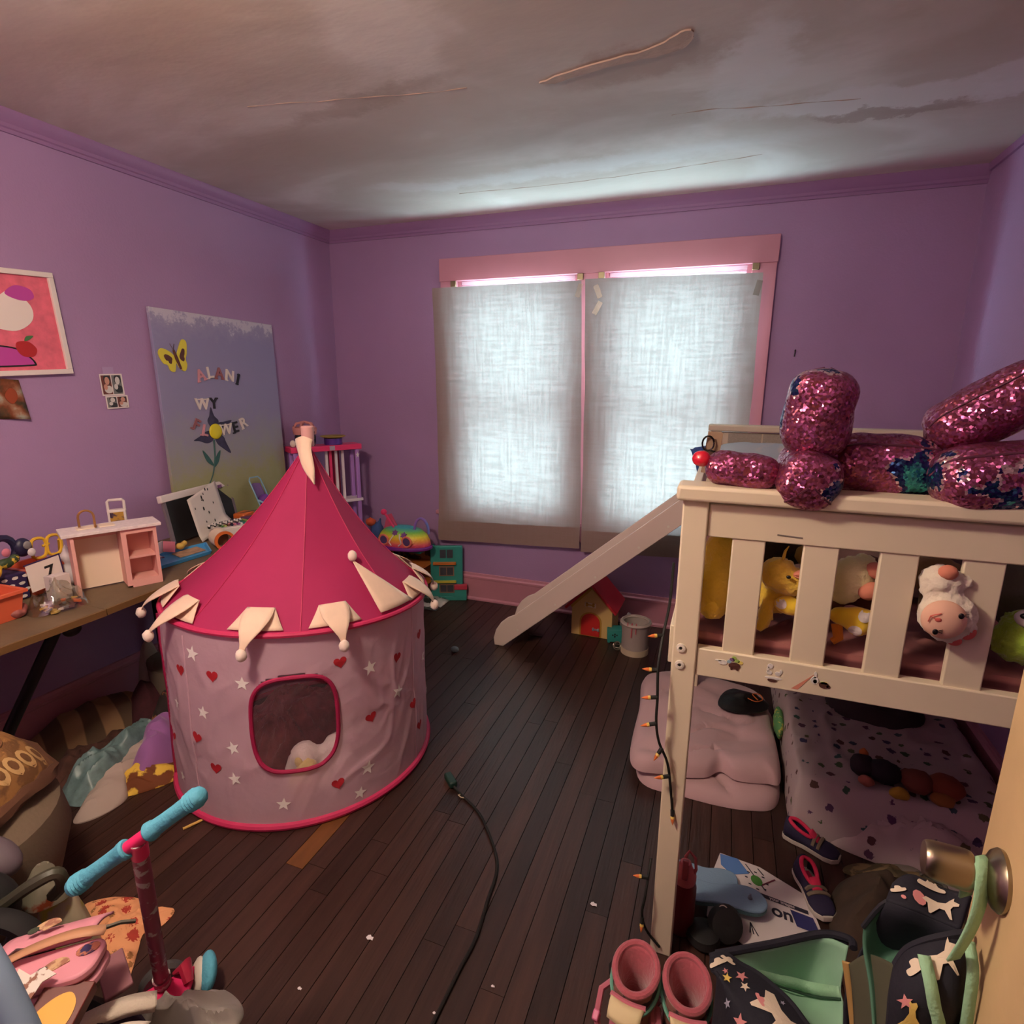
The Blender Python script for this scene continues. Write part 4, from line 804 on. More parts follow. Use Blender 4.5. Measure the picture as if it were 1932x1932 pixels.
plush('toy_figure', 'blue and white toy at the top left of the heap', None, (0.09,-2.56,DZ+.2), [((0.09,-2.555,DZ+.235),(.025,.03,.02)),((0.10,-2.58,DZ+.22),(.03,.03,.03))], mat('toy_bluewhite', (70,100,180), 0.4, c2=(225,220,222), vscale=30, thr=(.5,.55)), 0.006, 0, cat='toy')
plush('toy_cat', 'small white plush cat next to the toy kitchen', None, (0.28,-2.10,DZ), [((0.27,-2.11,DZ+.05),(.035,.04,.05)),((0.275,-2.10,DZ+.115),(.035,.04,.03)),((0.275,-2.115,DZ+.145),(.012,.012,.025)),((0.275,-2.085,DZ+.14),(.012,.012,.022))], mat('white_soft', (214,204,206), 0.9), 0.008, 0.002)
single('paper_cup', 'crumpled white paper box beside the orange bin', 'box', G().bb(0.36,0.41,-2.255,-2.195,DZ+.001,DZ+.095).jitter(.004,40), mat('white_box_print', (214,204,200), 0.6, c2=(150,140,140), vscale=40, thr=(.6,.65)), (0.38,-2.18,DZ), bevel=0.002)
# clear bag of little things
cb = thing('clear_bag', 'clear plastic bag of small orange and white trinkets on the table edge', 'plastic bag', (0.49,-2.30,DZ))
M_film = glassy('clear_film', (236,236,228), 0.16, 0.12)
obj('film', G().patch([(0.42,-2.36),(0.50,-2.375),(0.545,-2.30),(0.54,-2.22),(0.47,-2.21),(0.41,-2.27)], heap(0.085, 0.03, 14, 6, DZ+0.001, 2.0, .4, 1.2), 14, 6), M_film, cb)
random.seed(12)
for i in range(26):
    p = Vector((random.uniform(.44,.53), random.uniform(-2.35,-2.23), DZ+random.uniform(.006,.022))); obj('trinket', G().box(p, (random.uniform(.008,.024), random.uniform(.01,.03), .006), rotm(random.uniform(-.4,.4), random.uniform(-.4,.4), random.uniform(0,3))), random.choice([TM['orange'],TM['white'],TM['brown'],TM['brown'],TM['gold'],TM['grey']]), cb, smooth=False)
plush('fabric_scrap', 'pink crumpled ribbon between the two orange bins', None, (0.44,-2.40,DZ), [((0.435,-2.395,DZ+.018),(.025,.03,.017)),((0.42,-2.37,DZ+.025),(.02,.02,.02))], mat('pink_ribbon', (150,84,80), 0.6, var=.3, vscale=60), 0.006, 0.004, cat='cloth', dsc=50)
single('paper_scrap', 'torn white paper hanging over the near table edge', 'paper', G().prism([(0,0),(.05,.02),(.09,.075),(.055,.06),(.045,.1),(.02,.05),(.0,.09)], (0.60,-2.655,DZ-.012), Vector((.25,1,0)).normalized(), Vector((-.35,0,1)).normalized(), .001), M_white, (0.6,-2.65,DZ-.01), smooth=False)
# blue tray with bits
M_tr = mat('sky_blue_plastic', (66,150,206), 0.4, coat=0.2)
tr_ = thing('craft_tray', 'sky blue plastic tray of craft bits beside the toy kitchen', 'tray', (0.32,-1.68,DZ))
tq = [Vector(p) for p in ((0.43,-1.875,DZ),(0.445,-1.60,DZ),(0.30,-1.50,DZ),(0.25,-1.76,DZ))]
g = G(); ce = sum(tq, Vector())/4; inn = [ce+(q-ce)*0.93 for q in tq]; z1 = Vector((0,0,.018)); z0 = Vector((0,0,.001)); g.add([q+z0 for q in inn]+[q+z1 for q in tq]+[ce+(q-ce)*0.95+z1 for q in tq]+[ce+(q-ce)*0.9+Vector((0,0,.004)) for q in tq], [(3,2,1,0),(12,13,14,15)]+[(a*4+i, a*4+(i+1) % 4, a*4+4+(i+1) % 4, a*4+4+i) for a in range(3) for i in range(4)])
obj('tray_shell', g, M_tr, tr_, smooth=False, bevel=0.001)
single('craft_card', 'white and purple printed card lying in the blue tray', 'card', G().prism([(0,0),(.09,0),(.09,.10),(0,.10)], (0.335,-1.855,DZ+.02), Vector((.15,1,0)).normalized(), Vector((-1,.15,.05)).normalized(), .004), mat('card_print', (214,200,206), 0.5, c2=(86,40,80), vscale=14, thr=(.5,.53)), (0.33,-1.85,DZ+.018), smooth=False)
single('craft_sheet', 'tan patterned sheet lying in the blue tray', 'paper', G().prism([(0,0),(.13,0),(.13,.09),(0,.09)], (0.375,-1.71,DZ+.006), Vector((.05,1,0)).normalized(), Vector((-1,.3,0)).normalized(), .003), mat('tan_sheet', (176,140,110), 0.6, var=.3, vscale=30), (0.37,-1.7,DZ+.005), smooth=False)
bx = thing('toy_cube', 'open pink and clear toy box on the blue tray', 'box', (0.30,-1.70,DZ+.02))
for a, d, m_ in (((0.285,-1.735,DZ+.05),(.004,.05,.055),'white'),((0.30,-1.70,DZ+.048),(.05,.004,.05),'pink'),((0.265,-1.715,DZ+.045),(.004,.05,.045),'teal')): obj('panel', G().box(a, d, rotm(0,0.1,0.5)), TM[m_], bx, smooth=False)
plush('toy_lion', 'small golden toy lion on the blue tray', None, (0.30,-1.645,DZ+.018), [((0.30,-1.645,DZ+.035),(.018,.022,.016)),((0.30,-1.62,DZ+.045),(.013,.013,.013))], TM['gold'], 0.005, 0.002, cat='toy')
single('toy_plate', 'white round toy plate leaning behind the toy kitchen', 'toy plate', G().lathe([(.001,0),(.03,0),(.045,.008),(.047,.006),(.03,-.004),(.001,-.004)], (0.22,-1.775,DZ+.05), 24, rotm(0.2,1.2,0.2)), TM['white'], (0.22,-1.775,DZ))
# tape drum, colour box, pens, orange case, scissors, stroller
dr = thing('ribbon_drum', 'cream round drum with an orange open end lying on its side', 'drum', (0.42,-1.53,DZ+.045)); R_ = rotm(PI/2,0,0) @ rotm(0,0,0)
DM = rotm(0,0,-0.45) @ rotm(0,PI/2,0)
obj('drum_wall', G().lathe([(.036,-.05),(.044,-.05),(.044,.05),(.036,.05)], (0.40,-1.50,DZ+.045), 28, DM, cap=False), M_iv, dr); obj('drum_rim', G().lathe([(.033,.045),(.046,.045),(.046,.055),(.033,.055),(.033,.045)], (0.40,-1.50,DZ+.045), 28, DM, cap=False), TM['orange'], dr); obj('drum_core', G().lathe([(.001,-.02),(.033,-.02),(.033,.0),(.001,.0)], (0.40,-1.50,DZ+.045), 24, DM), TM['brown'], dr)
cbx = thing('art_set', 'open white art set box with coloured crayons and cards', 'box', (0.28,-1.26,DZ)); AR = rotm(0.0,-0.06,-0.42)
obj('box_base', G().box((0.265,-1.235,DZ+.028), (.20,.28,.05), AR), M_white, cbx, bevel=0.003); random.seed(6)
for i in range(16): obj('crayon', G().tube([Vector((0.265,-1.235,DZ+.058))+AR@Vector((-.07,-.12+i*.016,0)), Vector((0.265,-1.235,DZ+.058))+AR@Vector((.06,-.12+i*.016,0))], .006, 6), TM[['green','lime','brown','navy','pink','purple','white','teal'][i % 8]], cbx)
for a, d, m_ in (((-.06,-.06,.063),(.05,.12,.004),'navy'),((-.055,.075,.066),(.07,.10,.004),'purple'),((.02,-.09,.064),(.05,.03,.004),'pink')): obj('picture_card', G().box(Vector((0.265,-1.235,DZ))+AR@Vector(a), d, AR), TM[m_], cbx, smooth=False)
ANM = ('tiny spotted toy animal nearest the paper corner, leftmost of its row','second tiny spotted toy animal of the row by the art set','third tiny spotted toy animal of the row by the art set','fourth tiny spotted toy animal of the row by the art set','fifth tiny spotted toy animal of the row by the art set','rightmost tiny spotted toy animal of the row by the art set')
for i in range(6): single('toy_animal', ANM[i], 'toy', G().ell((0.235+i*.008,-1.415+.028*i,DZ+.068+.004*(i % 2)), (.009,.015,.011)).ell((0.24+i*.008,-1.40+.028*i,DZ+.078), (.007,.008,.007)), mat('cow_spots', (220,212,206), 0.6, c2=(30,26,26), vscale=60, thr=(.5,.53)), (0.235+i*.008,-1.415+.028*i,DZ+.06), group='tiny black and white toy animals')
single('orange_case', 'small orange plastic case behind the art set', 'case', G().box((0.14,-1.10,DZ+.035), (.07,.10,.07), rotm(0,0,.2)), TM['orange'], (0.14,-1.10,DZ), bevel=0.008)
single('pencil', 'dark pencil resting across the art set and orange case', 'pencil', G().tube([(0.24,-1.22,DZ+.098),(0.26,-1.02,DZ+.092)], [.0015,.004], 6), TM['brown'], (0.24,-1.2,DZ+.09))
dsr = thing('doll_stroller', 'toy doll stroller with pale blue frame and purple seat', 'toy stroller', (0.12,-0.95,DZ)); M_pb = mat('pale_blue_tube', (130,176,200), 0.4)
sf = lambda u, v, n=0.0: Vector((0.17-0.07*v-n*.9, -1.005+0.085*u+0.0*v+0.03*(1-v), DZ+.02+0.225*v+n*.3))
obj('frame', G().tube([sf(0,0), sf(0,.5), sf(0,.93), sf(.15,1.0), sf(.85,1.0), sf(1,.93), sf(1,.5), sf(1,0)], .004, 6), M_pb, dsr)
obj('seat_back', G().grid(lambda u, v: sf(.08+.84*u, .3+.5*v, .018*math.sin(PI*u)+.01), 8, 8), mat('purple_mesh', (112,84,140), 0.7), dsr, solid=.002); obj('seat', G().ell(sf(.5,.42,-.01), (.03,.035,.035)), mat('violet_cloth', (110,60,150), 0.6), dsr)
obj('tray_bar', G().tube([sf(0,.42), sf(.3,.38,-.035), sf(.7,.38,-.035), sf(1,.42)], .007, 6), mat('light_blue_plastic', (150,200,226), 0.4), dsr); obj('basket', G().ell(sf(.5,.18,0), (.03,.036,.022)), mat('violet_cloth', (110,60,150)), dsr)
for u in (0, 1): obj('wheel', G().lathe([(.001,-.004),(.016,-.004),(.016,.004),(.001,.004)], sf(u,0)+Vector((0,0,-.003)), 16, rotm(PI/2,0,0)), M_black, dsr)
plush('toy_doll', 'small dark haired toy in front of the doll stroller', None, (0.17,-0.98,DZ), [((0.20,-0.995,DZ+.03),(.02,.04,.03)),((0.20,-.96,DZ+.045),(.018,.02,.018))], mat('toy_dark', (40,32,44), 0.5), 0.006, 0.002, cat='toy')
# ---------------------------------------------------------------- under the table: cushions and clothes
M_str = mat('striped_cushion', (150,116,82), 0.9)
def stripes(m, c1, c2, sc, axis='X', rot=0.0, soft=0.06):
    nt = m.node_tree; N = nt.nodes; L = nt.links; tc = N.new('ShaderNodeTexCoord'); mp = N.new('ShaderNodeMapping'); mp.inputs['Rotation'].default_value = (0,0,rot); L.new(tc.outputs['Object'], mp.inputs[0])
    wv = N.new('ShaderNodeTexWave'); wv.inputs['Scale'].default_value = sc; wv.inputs['Distortion'].default_value = 1.6; wv.bands_direction = axis; L.new(mp.outputs[0], wv.inputs[0])
    r = N.new('ShaderNodeValToRGB'); L.new(wv.outputs[0], r.inputs[0]); r.color_ramp.elements[0].position = 0.5-soft; r.color_ramp.elements[0].color = lin(c1); r.color_ramp.elements[1].position = 0.5+soft; r.color_ramp.elements[1].color = lin(c2)
    L.new(r.outputs[0], N['Principled BSDF'].inputs['Base Color']); return m
stripes(M_str, (150,118,84), (92,72,54), 2.6, 'Y', 0.3)
def pile(name, label, cat, outline, h, amp, f, seed, m, ang=0.0, base=0.0, st=2.5, p=2.5, rings=22, sub=8, group=None):
    g = G().patch(outline, heap(h, amp, f, seed, base, p, ang, st), rings, sub, bottom=base+0.001); cx = sum(q[0] for q in outline)/len(outline); cy = sum(q[1] for q in outline)/len(outline)
    return single(name, label, cat, g, m, (cx, cy, base), group)
pile('floor_cushion', 'tan and brown striped cushion lying under the table', 'cushion', [(0.06,-2.30),(0.22,-2.34),(0.32,-2.10),(0.36,-1.90),(0.26,-1.80),(0.12,-1.84),(0.06,-2.0)], 0.15, 0.012, 8, 2, M_str, p=3)
single('red_ball', 'red toy ball under the table behind the tent', 'ball', G().ell((0.40,-1.79,0.345), 0.085), mat('red_rubber', (176,34,40), 0.4), (0.40,-1.79,0.26))
single('fabric_bin', 'grey canvas bag under the table behind the tent', 'bag', G().lathe([(.001,0),(.14,0),(.16,.12),(.165,.255),(.15,.25),(.14,.24),(.001,.24)], (0.37,-1.74,0.0), 28).jitter(.01,9), mat('grey_canvas', (112,98,82), 0.9), (0.37,-1.74,0))
bag('paper_bag', 'crumpled pale paper bag against the wall under the table', [(0.14,-1.84),(0.22,-1.86),(0.24,-1.78),(0.18,-1.70),(0.12,-1.76)], 0.0, 0.33, mat('pale_paper', (176,158,140), 0.8), 9)
pile('folded_sweater', 'dark maroon sweater between the cushion and canvas bag', 'clothing', [(0.24,-1.97),(0.36,-2.02),(0.42,-1.92),(0.36,-1.82),(0.24,-1.84)], 0.19, 0.02, 10, 3, mat('maroon_knit', (66,24,32), 0.9, var=.2, vscale=50))
M_lav = mat('purple_fleece', (150,96,158), 0.85, sheen=.3); M_teal = mat('teal_sequin_cloth', (104,130,132), 0.45, var=.25, vscale=40, spec=.7); M_gy = mat('yellow_brown_print', (226,186,70), 0.8, c2=(112,58,24), vscale=17, thr=(.46,.52)); M_grc = mat('pale_grey_cloth', (178,160,152), 0.9); M_drk = mat('dark_teal_cloth', (36,58,54), 0.7)
pile('grey_blanket', 'pale grey and mauve cloth lying under the clothes pile', 'blanket', [(0.57,-2.38),(0.63,-2.45),(0.68,-2.40),(0.69,-2.31),(0.64,-2.24),(0.60,-2.10),(0.52,-1.98),(0.44,-2.02),(0.46,-2.2)], 0.06, 0.022, 11, 21, M_grc, 1.0)
pile('yellow_blanket', 'yellow and brown print fleece at the foot of the clothes pile', 'blanket', [(0.56,-2.20),(0.60,-2.29),(0.66,-2.30),(0.72,-2.24),(0.76,-2.16),(0.70,-2.08),(0.60,-2.06),(0.52,-2.12)], 0.055, 0.02, 12, 31, M_gy, 0.6, rings=28)
pile('teal_dress', 'shiny teal dress trailing across the clothes pile', 'clothing', [(0.42,-2.36),(0.50,-2.40),(0.59,-2.37),(0.58,-2.27),(0.52,-2.16),(0.50,-2.04),(0.46,-1.92),(0.36,-1.90),(0.34,-2.02),(0.38,-2.18),(0.38,-2.28)], 0.10, 0.03, 12, 41, M_teal, 1.1, rings=30)
pile('purple_hoodie', 'purple fleece hoodie crumpled beside the tent', 'clothing', [(0.55,-2.14),(0.60,-2.225),(0.68,-2.225),(0.70,-2.12),(0.66,-2.02),(0.60,-1.94),(0.50,-1.96),(0.46,-2.06)], 0.15, 0.035, 10, 51, M_lav, 0.4, p=3, rings=30)
pile('dark_legging', 'dark floral legging behind the purple hoodie', 'clothing', [(0.44,-2.02),(0.50,-2.06),(0.58,-2.00),(0.60,-1.90),(0.54,-1.84),(0.46,-1.88)], 0.21, 0.025, 13, 61, mat('dark_floral', (44,32,30), 0.8, c2=(170,110,64), vscale=16, thr=(.6,.66)))
pile('brown_scarf', 'dark brown scarf between the cushion and the teal dress', 'clothing', [(0.30,-2.40),(0.40,-2.42),(0.42,-2.2),(0.38,-2.0),(0.30,-2.0),(0.28,-2.2)], 0.07, 0.022, 13, 71, mat('brown_knit', (74,44,36), 0.9, var=.3, vscale=40))
# ---------------------------------------------------------------- corner: pink shelf tower, dollhouse, carrier
M_hp = mat('hot_pink_plastic', (232,56,112), 0.4, coat=.2); M_lv = mat('lavender_plastic', (176,130,206), 0.45); M_wt = mat('white_plastic', (232,222,226), 0.45); M_cf = mat('crimson_panel', (150,30,70), 0.5)
sh = thing('dollhouse_tower', 'tall pink and lavender dollhouse standing askew in the corner', 'dollhouse', (0.2,-0.42,0))
TO = Vector((0.125,-0.655,0)); TD = Vector((.524,.852,0)).normalized(); TE = Vector((-TD.y,TD.x,0)); TM_ = Matrix((TD, TE, Vector((0,0,1)))).transposed()
def tb(u0, u1, w0, w1, z0, z1): return G().box(TO+TD*(u0+u1)/2+TE*((w0+w1)/2)+Vector((0,0,(z0+z1)/2)), (u1-u0, w1-w0, z1-z0), TM_)
def tpt(u, w_, z): return TO+TD*u+TE*w_+Vector((0,0,z))
obj('roof_tray', tb(-.01, .455, -.005, .125, 1.068, 1.104), M_hp, sh, bevel=.004)
for z in (.715, .36, .02): obj('floor_tray', tb(0, .450, 0, .12, z, z+.020), M_wt, sh, bevel=.003)
for u in (.018, .425):
    for w_ in (.014, .106): obj('column', tb(u-.012, u+.012, w_-.012, w_+.012, 0, 1.07), M_lv, sh, bevel=.003)
obj('back_panel', tb(.255, .335, .100, .108, .74, 1.07), M_cf, sh, smooth=False); obj('back_panel', tb(.03, .15, .100, .108, .74, 1.07), M_lv, sh, smooth=False)
for u, m_ in ((.235,M_wt),(.262,M_hp),(.30,M_wt),(.345,M_wt)): obj('railing', tb(u-.008, u+.008, .06, .075, .735, 1.07), m_, sh, smooth=False)
obj('sticker', tb(.235, .27, -.0065, -.005, 1.072, 1.10), mat('grey_sticker', (176,160,176), .5), sh, smooth=False)
obj('star_sticker', G().prism([(a*1., b*1.6) for a, b in star2(.014)], tpt(.425,.0008,1.03), TD, (0,0,1), .001), M_wt, sh, smooth=False)
JC = tpt(.105, .060, 1.105)
jr = thing('candy_jar', 'clear jar with a pink crown shaped lid on the dollhouse roof', 'jar', JC)
obj('jar_glass', G().lathe([(.001,0),(.056,0),(.063,.015),(.065,.06),(.060,.075),(.057,.075),(.062,.06),(.060,.015),(.001,.004)], JC, 28, cap=False), glassy('jar_glass', (200,205,196), .18, .08), jr)
M_lid = mat('pink_crown_lid', (214,142,136), .5, c2=(120,60,66), vscale=30, thr=(.62,.66))
obj('lid_band', G().lathe([(.062,.074),(.070,.075),(.075,.110),(.070,.118),(.001,.118)], JC, 28), M_lid, jr)
for k in range(5):
    a = 2*PI*k/5; obj('crown_arch', G().tube([JC+Vector((.068*math.cos(a),.068*math.sin(a),.114)), JC+Vector((.048*math.cos(a),.048*math.sin(a),.142)), JC+Vector((0,0,.153))], .008, 6), M_lid, jr)
random.seed(2)
for k in range(14): obj('trinket', G().ell(JC+Vector((random.uniform(-.038,.038), random.uniform(-.038,.038), random.uniform(.014,.055))), .012, None, 8, 6), random.choice([TM['white'],TM['grey'],TM['teal'],TM['pink']]), jr)
PBc = tpt(.012,.02,1.105+.022); single('cream_ball', 'small cream pom ball beside the candy jar', 'ball', G().ell(PBc, (.018,.018,.022)), M_pom, PBc-Vector((0,0,.022)))
BT = tpt(.285, .058, 1.105); bt = thing('ribbon_tin', 'purple round tin under an olive plate on the dollhouse roof', 'tin', BT)
obj('tin_wall', G().lathe([(.001,0),(.058,0),(.058,.040),(.001,.040)], BT, 30), mat('violet_metal', (92,58,146), .35, metal=.4), bt); obj('tin_plate', G().lathe([(.001,.041),(.05,.041),(.082,.052),(.080,.056),(.042,.050),(.001,.058)], BT, 30), mat('olive_plate', (158,136,50), .5), bt)
plush('plush_pony', 'blue plush with orange mane behind the tent roof', None, (0.44,-0.24,0.44), [((0.45,-0.26,0.51),(.045,.045,.055)),((0.44,-0.25,0.44),(.05,.05,.07)),((0.475,-.26,.57),(.012,.014,.03)),((0.45,-.22,.565),(.012,.014,.03))], mat('blue_plush', (58,84,140), .9), .012, .003)
single('plush_mane', 'orange and red yarn mane on the blue plush', 'plush toy', G().ell((0.415,-0.28,0.57), (.036,.03,.028)).jitter(.008,60), mat('orange_yarn', (196,84,50), .9), (0.445,-0.25,0.56))
# teal dollhouse (open) with carrier on top
M_tl = mat('teal_plastic', (52,150,140), 0.45, coat=.15); M_ory = mat('orange_ledge', (206,120,50), .5); M_yl = mat('yellow_ledge', (206,196,70), .5); M_int = mat('toy_interior', (96,62,50), .7)
th_ = thing('teal_dollhouse', 'open teal toy house with three storeys beside the baseboard', 'dollhouse', (0.66,-0.18,0))
obj('house_shell', G().bb(0.42, 0.80, -0.10, -0.085, 0.0, 0.40).bb(0.42, 0.435, -0.30, -0.10, 0, .40), M_tl, th_, bevel=.003)
for z in (0.0, 0.14, 0.27, .385): obj('house_floor', G().bb(0.435, 0.80, -0.29, -0.10, z, z+.012), M_tl if z in (0.0,.385) else M_ory, th_, smooth=False)
obj('room_print', G().bb(0.44, 0.79, -0.104, -0.1005, .02, .38), mat('room_paper', (150,100,60), .6, c2=(60,40,40), vscale=18, thr=(.5,.55)), th_, smooth=False)
obj('black_post', G().bb(0.60, 0.635, -0.30, -0.27, 0, .385), M_black, th_, smooth=False)
# swung-out facade wing
WU = Vector((0.205,0.085,0)).normalized(); WN_ = Vector((WU.y,-WU.x,0)); WB = Vector((0.79,-0.135,0))
def wb(u0, u1, z0, z1, n0, n1):
    c_ = WB+WU*(u0+u1)/2+WN_*((n0+n1)/2)+Vector((0,0,(z0+z1)/2)); return G().box(c_, (u1-u0, n1-n0, z1-z0), Matrix((WU, WN_, Vector((0,0,1)))).transposed())
fc = obj('facade', wb(0, .225, .0, .40, -.012, .012), M_tl, th_, bevel=.006)
for z, hh in ((.315,.06),(.19,.055),(.065,.05)):
    wnd = obj('window_surround', wb(.06, .165, z-.008, z+hh+.008, .012, .016), M_tl if z > .3 else mat('tan_window', (140,110,90), .5), th_, smooth=False)
    for u in (.068,.116): obj('pane', wb(u, u+.042, z, z+hh, .0155, .0175), mat('grey_pane', (70,72,80), .3), wnd, smooth=False)
obj('ledge', wb(.02,.18,.268,.286, .012,.034), M_ory, th_, bevel=.002); obj('ledge', wb(.02,.18,.135,.150, .012,.034), M_yl, th_, bevel=.002)
obj('base_step', wb(-.01,.25,.0,.03,-.01,.02), M_tl, th_, bevel=.003); obj('porch', wb(.17,.25,.03,.085,.0,.03), M_tl, th_, smooth=False); obj('porch_roof', wb(.165,.255,.085,.12,.0,.035), mat('red_porch_roof', (190,60,80), .5), th_, bevel=.003)
cr_ = thing('toy_carrier', 'rainbow dome toy carrier with handle on top of the teal house', 'toy', (0.63,-0.26,0.40)); CC = Vector((0.645,-0.235,0.402))
def rb():
    m = bpy.data.materials.new('rainbow_quilted'); m.use_nodes = True; nt = m.node_tree; N = nt.nodes; L = nt.links; b = N['Principled BSDF']; b.inputs['Roughness'].default_value = .4
    tc = N.new('ShaderNodeTexCoord'); sx = N.new('ShaderNodeSeparateXYZ'); L.new(tc.outputs['Object'], sx.inputs[0]); mr = N.new('ShaderNodeMapRange'); L.new(sx.outputs['Z'], mr.inputs[0]); mr.inputs[1].default_value = .02; mr.inputs[2].default_value = .15
    r = N.new('ShaderNodeValToRGB'); L.new(mr.outputs[0], r.inputs[0]); e = r.color_ramp.elements; e[0].position = .0; e[0].color = lin((232,60,130)); e[1].position = 1; e[1].color = lin((60,180,190))
    for pos, c in ((.22,(236,100,110)),(.42,(240,170,60)),(.6,(236,226,60)),(.8,(130,206,80))): q = e.new(pos); q.color = lin(c)
    L.new(r.outputs[0], b.inputs['Base Color']); v = N.new('ShaderNodeTexVoronoi'); v.inputs['Scale'].default_value = 55; L.new(tc.outputs['Object'], v.inputs[0]); bp = N.new('ShaderNodeBump'); bp.inputs['Strength'].default_value = .5; bp.inputs['Distance'].default_value = .006; bp.invert = True; L.new(v.outputs[0], bp.inputs['Height']); L.new(bp.outputs[0], b.inputs['Normal']); return m
obj('base', G().lathe([(.001,0),(.185,0),(.20,.008),(.20,.02),(.19,.028),(.001,.028)], CC, 40, Matrix.Diagonal((1.05,.62,1))), mat('purple_plastic', (120,40,140), .4), cr_)
dm = obj('dome', G().lathe([(.185,.022),(.19,.03),(.186,.06),(.165,.10),(.125,.132),(.07,.148),(.001,.152)], CC, 48, Matrix.Diagonal((1.05,.60,1))), rb(), cr_)
for x in (-.09,.085): 
    c_ = CC+Vector((x,-.107,.072)); wr = obj('porthole_rim', G().tube([c_+Vector((.033*math.cos(a),-.002,.033*math.sin(a))) for a in [2*PI*i/20 for i in range(20)]], .007, 6, closed=True), mat('orange_pink_rim', (236,130,110), .4), cr_); obj('porthole_pane', G().lathe([(.001,0),(.031,0),(.031,.004),(.001,.004)], c_, 20, rotm(PI/2,0,0)), mat('violet_pane', (92,70,120), .3), wr)
for x, z in ((-.015,.118),(.055,.108)): obj('star_badge', G().prism(star2(.024, 6, .6), CC+Vector((x,-.082-(.118-z)*.6,z)), (1,0,0), Vector((0,.6,1)).normalized(), .008), mat('purple_badge', (120,70,140), .4), cr_)
for x in (-.03,.03): obj('ribbon_trim', G().tube([CC+Vector((x*.6,-.085,.115)), CC+Vector((x,-.106,.09)), CC+Vector((x*1.6,-.114,.06)), CC+Vector((x*.9,-.119,.04))], .004, 6), M_wt, cr_)
hp = [CC+Vector((.095+.055*(1-math.cos(a)) , -.02, .12+.10*math.sin(a))) for a in [PI*i/10 for i in range(11)]]
obj('handle', G().tube(hp, .009, 8), mat('blue_violet_handle', (70,140,206), .4, c2=(176,80,190), vscale=6), cr_)
obj('antenna', G().tube([CC+Vector((-.05,-.04,.145)), CC+Vector((-.115,-.04,.235))], .008, 8), M_hp, cr_); obj('antenna_ball', G().ell(CC+Vector((-.125,-.04,.245)), .021), M_hp, cr_); obj('fin', G().prism([(-.06,0),(.06,0),(.0,.11),(-.03,.10)], CC+Vector((-.09,-.0,.12)), (1,0,0), (0,0,1), .01), mat('pink_fin', (206,86,120), .5), cr_)
single('magazine', 'open magazine on the floor beside the play tent', 'magazine', G().grid(lambda u, v: (0.70+.22*u, -0.36+.20*v+.05*u, .004+.02*math.sin(PI*u)*(.4+v)), 8, 4), mat('magazine_print', (226,222,214), .5, c2=(60,66,60), vscale=14, thr=(.52,.57)), (0.8,-0.28,0), solid=.003)
# ---------------------------------------------------------------- under the slide: toy doghouse, crate, bin, ball
dh = thing('toy_doghouse', 'toy doghouse with red roof and red arched door under the slide', 'toy house', (2.02,-0.22,0)); DH = rotm(0,0,-0.02); D0 = Vector((1.985,-0.225,0))
M_cw = mat('cream_toy_wall', (222,188,120), .55); M_rr = mat('red_toy_roof', (196,40,54), .45); M_rd = mat('red_toy_door', (206,44,40), .45); M_gd = mat('golden_trim', (196,150,60), .5)
def dp(x, y, z): return D0+DH@Vector((x, y, z))
g = G(); hw = .125; pent = [(-hw,0),(hw,0),(hw,.19),(0,.325),(-hw,.19)]
obj('house_body', G().prism(pent, dp(0,.11,0), DH@Vector((1,0,0)), (0,0,1), .20), M_cw, dh, bevel=.002)
for s in (-1,1):
    a = math.atan2(.135,.125); g = G().box(dp(s*.079,.0,.262), (.225,.27,.016), DH@rotm(0,s*a,0)); obj('roof_slope', g, M_rr, dh, bevel=.004)
obj('roof_slot', G().box(dp(.055,-.07,.292), (.05,.018,.006), DH@rotm(0,math.atan2(.135,.125),0)), M_black, dh, smooth=False)
for s in (-1,1): obj('gable_trim', G().box(dp(s*.068,-.094,.245), (.175,.008,.014), DH@rotm(0,s*.823,0)), M_gd, dh, smooth=False)
arch = [(-.058,0),(.058,0),(.058,.085)]+[(.058*math.cos(PI*i/12),.085+.058*math.sin(PI*i/12)) for i in range(1,12)]+[(-.058,.085)]
archo = [(x*1.18, z*1.09) for x, z in arch]
obj('door_trim', G().prism(archo, dp(-.005,-.0905,0.002), DH@Vector((1,0,0)), (0,0,1), .003), M_gd, dh, smooth=False); dr_ = obj('door', G().prism(arch, dp(-.005,-.094,.008), DH@Vector((1,0,0)), (0,0,1), .006), M_rd, dh, bevel=.002)
bone = mat('grey_bone', (140,140,150), .5); g = G().box(dp(.03,-.104,.055), (.03,.006,.009), DH); [g.ell(dp(.03+sx*.016,-.104,.055+sz*.005), (.007,.004,.006)) for sx in (-1,1) for sz in (-1,1)]; obj('bone_handle', g, bone, dr_)
obj('bone_plate', G().box(dp(-.01,-.095,.205), (.07,.006,.03), DH@rotm(0,.06,0)), mat('cream_plate', (226,206,170), .5), dh, bevel=.006); g = G().box(dp(-.01,-.0985,.207), (.036,.003,.008), DH); [g.ell(dp(-.01+sx*.02,-.0985,.207+sz*.006), (.008,.003,.007)) for sx in (-1,1) for sz in (-1,1)]; obj('plate_bone', g, M_gd, dh)
ct = thing('toy_crate', 'small teal toy crate beside the doghouse', 'toy', (2.125,-0.31,0)); CR = rotm(0,0,.25); c0 = Vector((2.125,-.315,0))
for a, d in (((0,0,.012),(.085,.075,.012)),((-.04,0,.045),(.008,.075,.06)),((.04,0,.045),(.008,.075,.06)),((0,.035,.045),(.085,.008,.06)),((0,-.035,.045),(.085,.008,.06)),((0,0,.078),(.085,.075,.008))): obj('crate_side', G().box(c0+CR@Vector(a), d, CR), M_tl, ct, bevel=.002)
